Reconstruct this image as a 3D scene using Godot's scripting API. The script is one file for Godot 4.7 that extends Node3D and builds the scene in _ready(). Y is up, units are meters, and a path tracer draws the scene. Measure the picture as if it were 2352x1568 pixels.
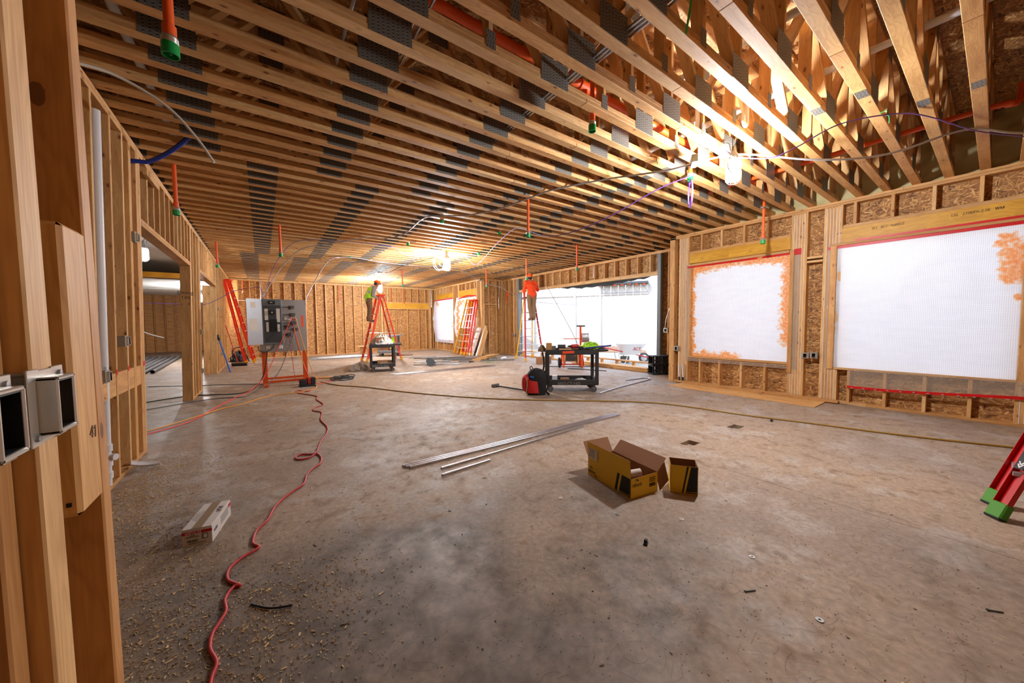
extends Node3D
# A framed building under construction: stud walls, flat trusses, work lights, tools and two electricians.
# Axes: x across the hall (left wall about -1.1, right wall 7.92), -z down its length, y up, metres.

var rng := RandomNumberGenerator.new()
var M := {}
var names := {}
var bars := {}
const CEIL := 3.40        # underside of the trusses
const XR := 7.92          # room face of the right wall
const XA := 9.10          # room face of the bay wall
const ZB := -18.60        # room face of the back wall
const ZJ := -4.58         # near corner of the bay
const ZF := -13.30        # far corner of the bay
const I3 := Transform3D.IDENTITY
const ORD := ["first", "second", "third", "fourth", "fifth", "sixth", "seventh", "eighth", "ninth", "tenth"]

const RED_CORD := [[-0.22, -1.62], [-0.22, -1.78], [-0.21, -1.86], [-0.24, -1.96], [-0.24, -2.05], [-0.22, -2.11], [-0.20, -2.18], [-0.21, -2.28], [-0.18, -2.36], [-0.15, -2.35], [-0.17, -2.38], [-0.21, -2.45], [-0.21, -2.55], [-0.16, -2.63], [-0.10, -2.67], [-0.07, -2.70], [-0.10, -2.76], [-0.10, -2.84], [-0.08, -2.94], [-0.02, -3.05], [0.02, -3.21], [0.08, -3.34], [0.17, -3.46], [0.25, -3.56], [0.29, -3.75], [0.35, -3.88], [0.43, -3.99], [0.46, -4.17], [0.43, -4.31], [0.35, -4.23], [0.26, -4.24], [0.24, -4.34], [0.30, -4.39], [0.39, -4.33], [0.44, -4.38], [0.46, -4.46], [0.52, -4.72], [0.62, -5.01], [0.68, -5.36], [0.66, -5.84], [0.73, -6.33], [0.64, -6.54], [0.68, -6.77], [0.83, -6.94], [0.79, -7.51], [0.82, -7.89], [0.56, -8.48], [0.57, -8.77], [0.76, -8.56], [0.85, -8.87]]
const AIR_HOSE := [[1.14, -9.73], [1.42, -8.90], [1.85, -8.27], [2.48, -6.95], [3.29, -5.68], [4.13, -4.77], [5.00, -4.00], [5.48, -3.45], [5.70, -2.81], [5.80, -2.21], [6.03, -1.49], [6.19, -0.88], [6.37, -0.37], [6.61, 0.18], [6.76, 0.59]]
const YELLOW_CORD := [[0.92, -8.81], [0.53, -8.51], [0.08, -8.48], [-0.32, -7.93], [-0.61, -7.67], [-0.93, -7.17], [-1.29, -6.68], [-1.55, -6.57]]
const BENT_PIPE := [[5.37, -4.54], [6.18, -4.71], [7.15, -4.84], [7.62, -4.90], [7.74, -4.95], [7.78, -5.03], [7.74, -5.11], [7.62, -5.15], [7.1, -5.2]]

# ---------------------------------------------------------------- mesh building
class Geo:
	var v := PackedVector3Array()
	var n := PackedVector3Array()
	var uv := PackedVector2Array()
	var ix := PackedInt32Array()

	func tri(a: Vector3, b: Vector3, c: Vector3, ua := Vector2.ZERO, ub := Vector2.ZERO, uc := Vector2.ZERO) -> void:
		var nn := (b - a).cross(c - a)
		if nn.length_squared() < 1e-16:
			return
		nn = nn.normalized()
		var k := v.size()
		v.append_array([a, b, c])
		n.append_array([nn, nn, nn])
		uv.append_array([ua, ub, uc])
		ix.append_array([k, k + 2, k + 1])

	func quad(a: Vector3, b: Vector3, c: Vector3, d: Vector3, ua := Vector2(0, 0), ub := Vector2(1, 0), uc := Vector2(1, 1), ud := Vector2(0, 1)) -> void:
		tri(a, b, c, ua, ub, uc)
		tri(a, c, d, ua, uc, ud)

	# axis-aligned box in T, chamfered by ch; uv runs along the longest side, in metres
	func box(T: Transform3D, c: Vector3, s: Vector3, ch := 0.0, off := Vector2.ZERO) -> void:
		var h := s * 0.5
		var la := 0
		if s.y >= s.x and s.y >= s.z:
			la = 1
		elif s.z >= s.x and s.z >= s.y:
			la = 2
		var e: float = minf(ch, minf(h.x, minf(h.y, h.z)) * 0.6)
		for ax in 3:
			var b1: int = (ax + 1) % 3
			var b2: int = (ax + 2) % 3
			for sg in [-1.0, 1.0]:
				var p := []
				for q in [[-1, -1], [1, -1], [1, 1], [-1, 1]]:
					var w := Vector3.ZERO
					w[ax] = sg * h[ax]
					w[b1] = q[0] * (h[b1] - e)
					w[b2] = q[1] * (h[b2] - e)
					p.append(w)
				if sg < 0:
					p = [p[0], p[3], p[2], p[1]]
				_face(T, c, p, ax, la, off)
		if e > 0.0:
			for ax in 3:
				var b1: int = (ax + 1) % 3
				var b2: int = (ax + 2) % 3
				for s1 in [-1.0, 1.0]:
					for s2 in [-1.0, 1.0]:
						var a := Vector3.ZERO
						a[ax] = -(h[ax] - e)
						a[b1] = s1 * h[b1]
						a[b2] = s2 * (h[b2] - e)
						var b := a
						b[ax] = h[ax] - e
						var d := Vector3.ZERO
						d[ax] = -(h[ax] - e)
						d[b1] = s1 * (h[b1] - e)
						d[b2] = s2 * h[b2]
						var f := d
						f[ax] = h[ax] - e
						var p := [a, b, f, d]
						if s1 * s2 > 0:
							p = [d, f, b, a]
						p.reverse()
						var nn: Vector3 = (p[1] - p[0]).cross(p[2] - p[0])
						if nn[b1] * s1 < 0:
							p.reverse()
						_face(T, c, p, b1, la, off)

	func _face(T: Transform3D, c: Vector3, p: Array, ax: int, la: int, off: Vector2) -> void:
		var us := []
		for w in p:
			var o: int = 3 - la - ax if ax != la else (la + 1) % 3
			var u: float = w[la] if ax != la else w[(la + 2) % 3]
			us.append(Vector2(u, w[o] + 0.11 * ax) + off)
		quad(T * (c + p[0]), T * (c + p[1]), T * (c + p[2]), T * (c + p[3]), us[0], us[1], us[2], us[3])

	# smooth patch: f(u, v) -> point, counter-clockwise seen from outside
	func patch(f: Callable, nu: int, nv: int, flip := false) -> void:
		var k := v.size()
		var pts := []
		for j in nv + 1:
			for i in nu + 1:
				pts.append(f.call(float(i) / nu, float(j) / nv))
		for j in nv + 1:
			for i in nu + 1:
				var a: Vector3 = pts[j * (nu + 1) + mini(i + 1, nu)] - pts[j * (nu + 1) + maxi(i - 1, 0)]
				var b: Vector3 = pts[mini(j + 1, nv) * (nu + 1) + i] - pts[maxi(j - 1, 0) * (nu + 1) + i]
				if (pts[j * (nu + 1)] as Vector3).distance_to(pts[j * (nu + 1) + nu]) < 1e-5 and (i == 0 or i == nu):
					a = pts[j * (nu + 1) + 1] - pts[j * (nu + 1) + nu - 1]
				var nn := a.cross(b)
				if nn.length_squared() < 1e-18:
					var jj: int = 1 if j == 0 else nv - 1
					a = pts[jj * (nu + 1) + mini(i + 1, nu)] - pts[jj * (nu + 1) + maxi(i - 1, 0)]
					nn = a.cross(b)
				nn = nn.normalized()
				v.append(pts[j * (nu + 1) + i])
				n.append(-nn if flip else nn)
				uv.append(Vector2(float(i) / nu, float(j) / nv))
		for j in nv:
			for i in nu:
				var a := k + j * (nu + 1) + i
				var b := a + 1
				var c := b + nu + 1
				var d := a + nu + 1
				if flip:
					ix.append_array([a, b, c, a, c, d])
				else:
					ix.append_array([a, c, b, a, d, c])

	# profile of (radius, height) turned round T's y axis
	func lathe(T: Transform3D, prof: Array, seg := 16) -> void:
		for s in prof.size() - 1:
			var a: Vector2 = prof[s]
			var b: Vector2 = prof[s + 1]
			if a.is_equal_approx(b):
				continue
			var slope := Vector2(b.y - a.y, a.x - b.x).normalized()
			var k := v.size()
			for i in seg + 1:
				var t := TAU * i / seg
				var d := Vector3(cos(t), 0, sin(t))
				var nn := (T.basis * (d * slope.x + Vector3(0, slope.y, 0))).normalized()
				v.append(T * (d * a.x + Vector3(0, a.y, 0)))
				v.append(T * (d * b.x + Vector3(0, b.y, 0)))
				n.append(nn)
				n.append(nn)
				uv.append(Vector2(float(i) / seg, a.y))
				uv.append(Vector2(float(i) / seg, b.y))
			for i in seg:
				var q := k + i * 2
				ix.append_array([q, q + 3, q + 1, q, q + 2, q + 3])

	func tube(p: Array, r: float, seg := 8, caps := true, r_end := -1.0) -> void:
		var m := p.size()
		var up := Vector3.UP
		var k := v.size()
		var side := Vector3.ZERO
		for i in m:
			var t: Vector3 = ((p[mini(i + 1, m - 1)] as Vector3) - (p[maxi(i - 1, 0)] as Vector3)).normalized()
			if i == 0:
				side = t.cross(up if absf(t.y) < 0.9 else Vector3.RIGHT).normalized()
			else:
				side = (side - t * side.dot(t)).normalized()
			var other := side.cross(t)
			var rr: float = r if r_end < 0 else lerpf(r, r_end, float(i) / (m - 1))
			for j in seg + 1:
				var a := TAU * j / seg
				var d := side * cos(a) + other * sin(a)
				v.append(p[i] + d * rr)
				n.append(d)
				uv.append(Vector2(float(j) / seg, i * 0.1))
		for i in m - 1:
			for j in seg:
				var a := k + i * (seg + 1) + j
				var b := a + 1
				var c := b + seg + 1
				var d := a + seg + 1
				ix.append_array([a, b, c, a, c, d])
		if caps:
			for e in [0, m - 1]:
				var t: Vector3 = ((p[1] - p[0]) if e == 0 else (p[m - 1] - p[m - 2]))
				t = (-t if e == 0 else t).normalized()
				var c0 := v.size()
				v.append(p[e])
				n.append(t)
				uv.append(Vector2.ZERO)
				for j in seg + 1:
					v.append(v[k + e * (seg + 1) + j])
					n.append(t)
					uv.append(Vector2.ZERO)
				for j in seg:
					if e == 0:
						ix.append_array([c0, c0 + j + 2, c0 + j + 1])
					else:
						ix.append_array([c0, c0 + j + 1, c0 + j + 2])

	func rod(a: Vector3, b: Vector3, r: float, seg := 10, r_end := -1.0) -> void:
		tube([a, b], r, seg, true, r_end)

	# flat outline (x, y) pushed from z = 0 to z = -depth in T
	func prism(T: Transform3D, poly: PackedVector2Array, depth: float) -> void:
		var pl := poly
		if Geometry2D.is_polygon_clockwise(pl):
			pl = poly.duplicate()
			pl.reverse()
		var t := Geometry2D.triangulate_polygon(pl)
		for i in range(0, t.size(), 3):
			var a := pl[t[i]]
			var b := pl[t[i + 1]]
			var c := pl[t[i + 2]]
			if (b - a).cross(c - a) < 0:
				var w := b
				b = c
				c = w
			tri(T * Vector3(a.x, a.y, 0), T * Vector3(b.x, b.y, 0), T * Vector3(c.x, c.y, 0), a, b, c)
			tri(T * Vector3(a.x, a.y, -depth), T * Vector3(c.x, c.y, -depth), T * Vector3(b.x, b.y, -depth), a, c, b)
		for i in pl.size():
			var a := pl[i]
			var b := pl[(i + 1) % pl.size()]
			quad(T * Vector3(a.x, a.y, 0), T * Vector3(a.x, a.y, -depth), T * Vector3(b.x, b.y, -depth), T * Vector3(b.x, b.y, 0), a, a + Vector2(0, depth), b + Vector2(0, depth), b)

	func ball(T: Transform3D, r: Vector3, seg := 12, rings := 8) -> void:
		patch(func(a: float, b: float) -> Vector3:
			var t := -a * TAU
			var p := (b - 0.5) * PI
			return T * Vector3(cos(p) * cos(t) * r.x, sin(p) * r.y, cos(p) * sin(t) * r.z), seg, rings)

	func mesh() -> ArrayMesh:
		var arr := []
		arr.resize(Mesh.ARRAY_MAX)
		arr[Mesh.ARRAY_VERTEX] = v
		arr[Mesh.ARRAY_NORMAL] = n
		arr[Mesh.ARRAY_TEX_UV] = uv
		arr[Mesh.ARRAY_INDEX] = ix
		var m := ArrayMesh.new()
		m.add_surface_from_arrays(Mesh.PRIMITIVE_TRIANGLES, arr)
		return m

# ---------------------------------------------------------------- scene helpers
func numbered(called: String) -> String:
	var k: int = names.get(called, 0)
	names[called] = k + 1
	return called if k == 0 else "%s_%03d" % [called, k]

func thing(called: String, label: String, category: String, at := Vector3.ZERO, turn := 0.0, group := "") -> Node3D:
	var o := Node3D.new()
	o.name = numbered(called)
	add_child(o)
	o.position = at
	o.rotation.y = turn
	tag(o, label, category, group)
	return o

func tag(o: Node3D, label: String, category: String, group := "") -> void:
	o.set_meta("label", label)
	o.set_meta("category", category)
	if group:
		o.set_meta("group", group)

func struct(called: String) -> Node3D:
	var o := Node3D.new()
	o.name = numbered(called)
	o.set_meta("kind", "structure")
	add_child(o)
	return o

func part(parent: Node3D, called: String, mesh: Mesh, mat: Material, T := I3, label := "") -> MeshInstance3D:
	var o := MeshInstance3D.new()
	o.mesh = mesh
	o.material_override = mat
	o.transform = T
	if parent == self:
		o.name = numbered(called)
		add_child(o)
	else:
		o.name = called
		parent.add_child(o, true)
	if label:
		o.set_meta("label", label)
	return o

func single(called: String, mesh: Mesh, mat: Material, label: String, category: String, group := "", T := I3) -> MeshInstance3D:
	var o := part(self, called, mesh, mat, T)
	tag(o, label, category, group)
	return o

# a stick, board or panel: a box with eased edges, shared between alike pieces
func bar_mesh(s: Vector3, ch := 0.003, kinds := 5) -> ArrayMesh:
	var k := rng.randi() % kinds
	var key := "%.3f %.3f %.3f %.4f %d" % [s.x, s.y, s.z, ch, k]
	if not bars.has(key):
		var g := Geo.new()
		g.box(I3, Vector3.ZERO, s, ch, Vector2(0.37 * k, 0.171 * k))
		bars[key] = g.mesh()
	return bars[key]

func bar(parent: Node3D, called: String, c: Vector3, s: Vector3, mat: Material, T := I3, ch := 0.003) -> MeshInstance3D:
	return part(parent, called, bar_mesh(s, ch), mat, T * Transform3D(Basis(), c))

# from corner to corner
func span(parent: Node3D, called: String, a: Vector3, b: Vector3, mat: Material, T := I3, ch := 0.003) -> MeshInstance3D:
	return bar(parent, called, (a + b) * 0.5, (b - a).abs(), mat, T, ch)

func pine() -> Material:
	return M.pine[rng.randi() % M.pine.size()]

func spline(p: Array, per := 6) -> Array:
	var out := []
	var m := p.size()
	for i in m - 1:
		var a: Vector3 = p[maxi(i - 1, 0)]
		var b: Vector3 = p[i]
		var c: Vector3 = p[i + 1]
		var d: Vector3 = p[mini(i + 2, m - 1)]
		for k in per:
			var t := float(k) / per
			out.append(0.5 * (2.0 * b + (c - a) * t + (2.0 * a - 5.0 * b + 4.0 * c - d) * t * t + (3.0 * b - a - 3.0 * c + d) * t * t * t))
	out.append(p[m - 1])
	return out

func on_floor(p: Array, y: float) -> Array:
	var out := []
	for q in p:
		out.append(Vector3(q[0], y, q[1]))
	return out

func cord(called: String, pts: Array, r: float, mat: Material, label: String, category := "cord", per := 6, group := "") -> MeshInstance3D:
	var g := Geo.new()
	g.tube(spline(pts, per), r, 7)
	return single(called, g.mesh(), mat, label, category, group)

func look(a: Vector3, b: Vector3, roll_up := Vector3.UP) -> Transform3D:   # y axis from a to b, origin a
	var y := (b - a).normalized()
	var x := y.cross(roll_up)
	if x.length() < 0.01:
		x = y.cross(Vector3.BACK)
	x = x.normalized()
	return Transform3D(Basis(x, y, x.cross(y)), a)

func turned(yaw: float, at := Vector3.ZERO, pitch := 0.0, roll := 0.0) -> Transform3D:
	return Transform3D(Basis(Vector3.UP, yaw) * Basis(Vector3.RIGHT, pitch) * Basis(Vector3.BACK, roll), at)

func write(parent: Node3D, words: String, height: float, mat: Material, T: Transform3D, serif := false, squeeze := 1.0) -> void:
	var t := TextMesh.new()
	var f := SystemFont.new()
	f.font_names = PackedStringArray(["Droid Serif" if serif else "Droid Sans"])
	t.font = f
	t.text = words
	t.font_size = 32
	t.pixel_size = height / 24.0
	t.depth = 0.0012
	part(parent, "lettering", t, mat, T * Transform3D(Basis().scaled(Vector3(squeeze, 1, 1)), Vector3.ZERO))

# ---------------------------------------------------------------- materials
func mat(called: String, c: Color, rough := 0.7, metal := 0.0) -> StandardMaterial3D:
	var m := StandardMaterial3D.new()
	m.resource_name = called
	m.albedo_color = c
	m.roughness = rough
	m.metallic = metal
	return m

func noise(sd: int, freq: float, oct := 4, kind := FastNoiseLite.TYPE_SIMPLEX_SMOOTH) -> FastNoiseLite:
	var f := FastNoiseLite.new()
	f.seed = sd
	f.frequency = freq
	f.noise_type = kind
	f.fractal_octaves = oct
	return f

func as_texture(w: int, h: int, d: PackedByteArray) -> ImageTexture:
	return ImageTexture.create_from_image(Image.create_from_data(w, h, false, Image.FORMAT_RGB8, d))

func wood_texture(sd: int, knots: int, lo: Color, hi: Color, W := 1024, H := 256) -> Array:
	var r := RandomNumberGenerator.new()
	r.seed = sd
	var warp := noise(sd, 0.006, 3)
	var fine := noise(sd + 1, 0.03, 2)
	var ks := []
	for i in knots:
		ks.append([r.randf() * W, r.randf() * H, r.randf_range(2.5, 6.5)])
	var d := PackedByteArray()
	d.resize(W * H * 3)
	var hgt := PackedByteArray()
	hgt.resize(W * H * 3)
	var kc := Color(0.42, 0.25, 0.11)
	for y in H:
		for x in W:
			var fx := minf(x, W - x)          # mirrored lengthwise so that it repeats without a seam
			var w := warp.get_noise_2d(fx * 0.5, y * 2.4)
			var g := 0.5 + 0.5 * sin((y + w * 46.0) * 0.42)
			g = g * g * 0.55 + 0.45 * (0.5 + fine.get_noise_2d(fx * 0.35, y * 9.0))
			var t := clampf(0.5 + w * 0.6 + (g - 0.5) * 0.55, 0, 1)
			var c := hi.lerp(lo, t)
			for k in ks:
				var dx: float = (x - k[0]) * 0.55
				var dy: float = y - k[1]
				var q: float = (dx * dx + dy * dy) / (k[2] * k[2])
				if q < 4.0:
					c = c.lerp(lo, clampf(1.0 - q * 0.25, 0, 0.6))
					if q < 1.0:
						c = c.lerp(kc, clampf((1.0 - q + 1.2 * w) * 1.6, 0, 0.75))
			var i := (y * W + x) * 3
			d[i] = int(c.r * 255)
			d[i + 1] = int(c.g * 255)
			d[i + 2] = int(c.b * 255)
			var hh := int(clampf(170 - g * 90, 0, 255))
			hgt[i] = hh
			hgt[i + 1] = hh
			hgt[i + 2] = hh
	return [as_texture(W, H, d), as_texture(W, H, hgt)]

func strand_texture(sd: int, N := 1024, count := 5200) -> ImageTexture:   # oriented strand board
	var r := RandomNumberGenerator.new()
	r.seed = sd
	var d := PackedByteArray()
	d.resize(N * N * 3)
	for i in N * N:
		d[i * 3] = 150
		d[i * 3 + 1] = 108
		d[i * 3 + 2] = 62
	for s in count:
		var a := r.randf() * PI
		if r.randf() < 0.45:
			a = r.randfn(0.0, 0.35)
		var L := r.randf_range(16, 62)
		var Wd := r.randf_range(3.5, 12)
		var t := r.randf()
		var c := Color(0.60, 0.41, 0.22).lerp(Color(0.87, 0.70, 0.46), t)
		if r.randf() < 0.09:
			c = Color(0.40, 0.26, 0.13)
		elif r.randf() < 0.10:
			c = Color(0.90, 0.77, 0.55)
		var cx := r.randf() * N
		var cy := r.randf() * N
		var ca := cos(a)
		var sa := sin(a)
		for i in int(L):
			var streak := 1.0 + r.randf_range(-0.05, 0.05)
			for j in int(Wd):
				var px := int(cx + (i - L / 2) * ca - (j - Wd / 2) * sa)
				var py := int(cy + (i - L / 2) * sa + (j - Wd / 2) * ca)
				var k := (posmod(py, N) * N + posmod(px, N)) * 3
				var sh := streak * (0.80 if j == 0 or i == 0 else 1.0)
				d[k] = int(minf(c.r * sh, 1) * 255)
				d[k + 1] = int(minf(c.g * sh, 1) * 255)
				d[k + 2] = int(minf(c.b * sh, 1) * 255)
	return as_texture(N, N, d)

func concrete_texture(N := 1024) -> Array:    # covers 16 m, repeats
	var big := noise(3, 0.010, 5).get_seamless_image(N, N)
	var mid := noise(4, 0.075, 4).get_seamless_image(N, N)
	var swirl := noise(9, 0.02, 4, FastNoiseLite.TYPE_SIMPLEX).get_seamless_image(N, N)
	var speck := noise(6, 0.22, 2).get_seamless_image(N, N)
	var a := big.get_data()
	var b := mid.get_data()
	var c := swirl.get_data()
	var e := speck.get_data()
	var d := PackedByteArray()
	d.resize(N * N * 3)
	var rough := PackedByteArray()
	rough.resize(N * N * 3)
	var base := Color(0.675, 0.595, 0.525)
	var dust := Color(0.735, 0.640, 0.545)
	var brown := Color(0.470, 0.365, 0.270)
	var dark := Color(0.335, 0.290, 0.245)
	var pale := Color(0.775, 0.735, 0.700)
	# dark mottled patches where the photograph has them: x, z, radius, strength
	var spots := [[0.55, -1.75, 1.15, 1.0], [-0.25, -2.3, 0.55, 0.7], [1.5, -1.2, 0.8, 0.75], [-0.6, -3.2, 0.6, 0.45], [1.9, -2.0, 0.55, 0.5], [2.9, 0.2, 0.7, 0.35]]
	for y in N:
		for x in N:
			var i := y * N + x
			var wx := 16.0 * x / N
			var wz := 16.0 * y / N
			if wx > 12.0:
				wx -= 16.0
			if wz > 3.0:
				wz -= 16.0
			var f1 := a[i] / 255.0
			var f2 := b[i] / 255.0
			var f3 := c[i] / 255.0
			var f4 := e[i] / 255.0
			var col := base.lerp(dust, clampf(f1 * 1.6 - 0.3, 0, 1))
			col = col.lerp(pale, clampf((f3 - 0.60) * 4.0, 0, 0.6))
			col = col.lerp(brown, clampf((f2 - 0.60) * 2.4 * (0.2 + f1), 0, 0.42))
			if f4 > 0.76:
				col = col.lerp(brown, (f4 - 0.76) * 2.2)
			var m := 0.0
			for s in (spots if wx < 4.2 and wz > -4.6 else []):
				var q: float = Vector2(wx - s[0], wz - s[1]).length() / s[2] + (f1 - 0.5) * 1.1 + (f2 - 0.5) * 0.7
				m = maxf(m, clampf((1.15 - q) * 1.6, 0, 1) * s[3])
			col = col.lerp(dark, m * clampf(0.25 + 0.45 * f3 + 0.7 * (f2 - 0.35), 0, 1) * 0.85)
			d[i * 3] = int(col.r * 255)
			d[i * 3 + 1] = int(col.g * 255)
			d[i * 3 + 2] = int(col.b * 255)
			var rr := int(clampf(0.52 + 0.36 * f1 + 0.25 * (f2 - 0.5), 0.42, 0.95) * 255)
			rough[i * 3] = rr
			rough[i * 3 + 1] = rr
			rough[i * 3 + 2] = rr
	return [as_texture(N, N, d), as_texture(N, N, rough)]

func scuff_texture(N := 512) -> ImageTexture:   # fine trowel marks, grit and scratches, multiplied over the slab
	var r := RandomNumberGenerator.new()
	r.seed = 77
	var f := noise(21, 0.05, 4).get_seamless_image(N, N).get_data()
	var d := PackedByteArray()
	d.resize(N * N * 3)
	for i in N * N:
		var t := 226 + int((f[i] - 128) * 0.2) + r.randi_range(-7, 7)
		d[i * 3] = clampi(t, 0, 255)
		d[i * 3 + 1] = clampi(t, 0, 255)
		d[i * 3 + 2] = clampi(t, 0, 255)
	for s in 420:
		var p := Vector2(r.randf() * N, r.randf() * N)
		var a := r.randfn(0.5, 0.7)
		var bend := r.randfn(0, 0.03)
		var tone := r.randi_range(165, 205) if r.randf() < 0.6 else 250
		for k in r.randi_range(6, 46):
			var q := (posmod(int(p.y), N) * N + posmod(int(p.x), N)) * 3
			d[q] = tone
			d[q + 1] = int(tone * 0.97)
			d[q + 2] = int(tone * 0.93)
			p += Vector2(cos(a), sin(a))
			a += bend
	for s in 300:
		var q := r.randi() % (N * N)
		for o in [0, 1, N, N + 1]:
			var w: int = ((q + o) % (N * N)) * 3
			d[w] = 120
			d[w + 1] = 96
			d[w + 2] = 74
	return as_texture(N, N, d)

func tooth_texture(W := 128, H := 128) -> ImageTexture:    # pressed steel truss plate: rows of slots
	var r := RandomNumberGenerator.new()
	r.seed = 5
	var d := PackedByteArray()
	d.resize(W * H * 3)
	for y in H:
		for x in W:
			var t := 0.50 + r.randf_range(-0.04, 0.04)
			var row := x % 16
			var slot := (y + (8 if (x / 16) % 2 else 0)) % 11
			if row > 4 and row < 10 and slot < 6:
				t = 0.16 if slot < 4 else 0.72
			var i := (y * W + x) * 3
			d[i] = int(t * 250)
			d[i + 1] = int(t * 246)
			d[i + 2] = int(t * 236)
	return as_texture(W, H, d)

func scrim_texture(N := 512, foam := [], sz := Vector2(1.8, 2.1), sd := 1) -> ImageTexture:   # woven poly sheet; foam: [u, v, radius] blots of orange overspray
	var f := noise(sd, 0.015, 4)
	var m := PackedFloat32Array()
	m.resize(N * N)
	for b in foam:
		var rx: float = b[2] / sz.x * N * 1.5
		var ry: float = b[2] / sz.y * N * 1.5
		for y in range(maxi(0, int(b[1] * N - ry)), mini(N, int(b[1] * N + ry))):
			for x in range(maxi(0, int(b[0] * N - rx)), mini(N, int(b[0] * N + rx))):
				var dx: float = (float(x) / N - b[0]) * sz.x
				var dy: float = (float(y) / N - b[1]) * sz.y
				var q: float = sqrt(dx * dx + dy * dy) / b[2] + f.get_noise_2d(x * 2.2, y * 3.0) * 0.55
				m[y * N + x] = maxf(m[y * N + x], clampf((1.0 - q) * 1.9, 0, 1))
	var d := PackedByteArray()
	d.resize(N * N * 3)
	for y in N:
		for x in N:
			var i := y * N + x
			var t := 1.0
			if x % 5 == 0:
				t = 0.86
			if y % 7 == 0:
				t *= 0.93
			if y % 3 == 0:
				t *= 1.0 - 0.06 * clampf(f.get_noise_2d(x * 0.6, y * 2.0) + 0.4, 0, 1)
			var c := Color(0.93 * t, 0.94 * t, 0.97 * t)
			if m[i] > 0.0:
				c = c.lerp(Color(0.91, 0.47, 0.10), m[i] * (0.72 + 0.5 * f.get_noise_2d(x * 5.0, y * 5.0)))
			d[i * 3] = int(c.r * 255)
			d[i * 3 + 1] = int(c.g * 255)
			d[i * 3 + 2] = int(c.b * 255)
	return as_texture(N, N, d)

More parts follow.
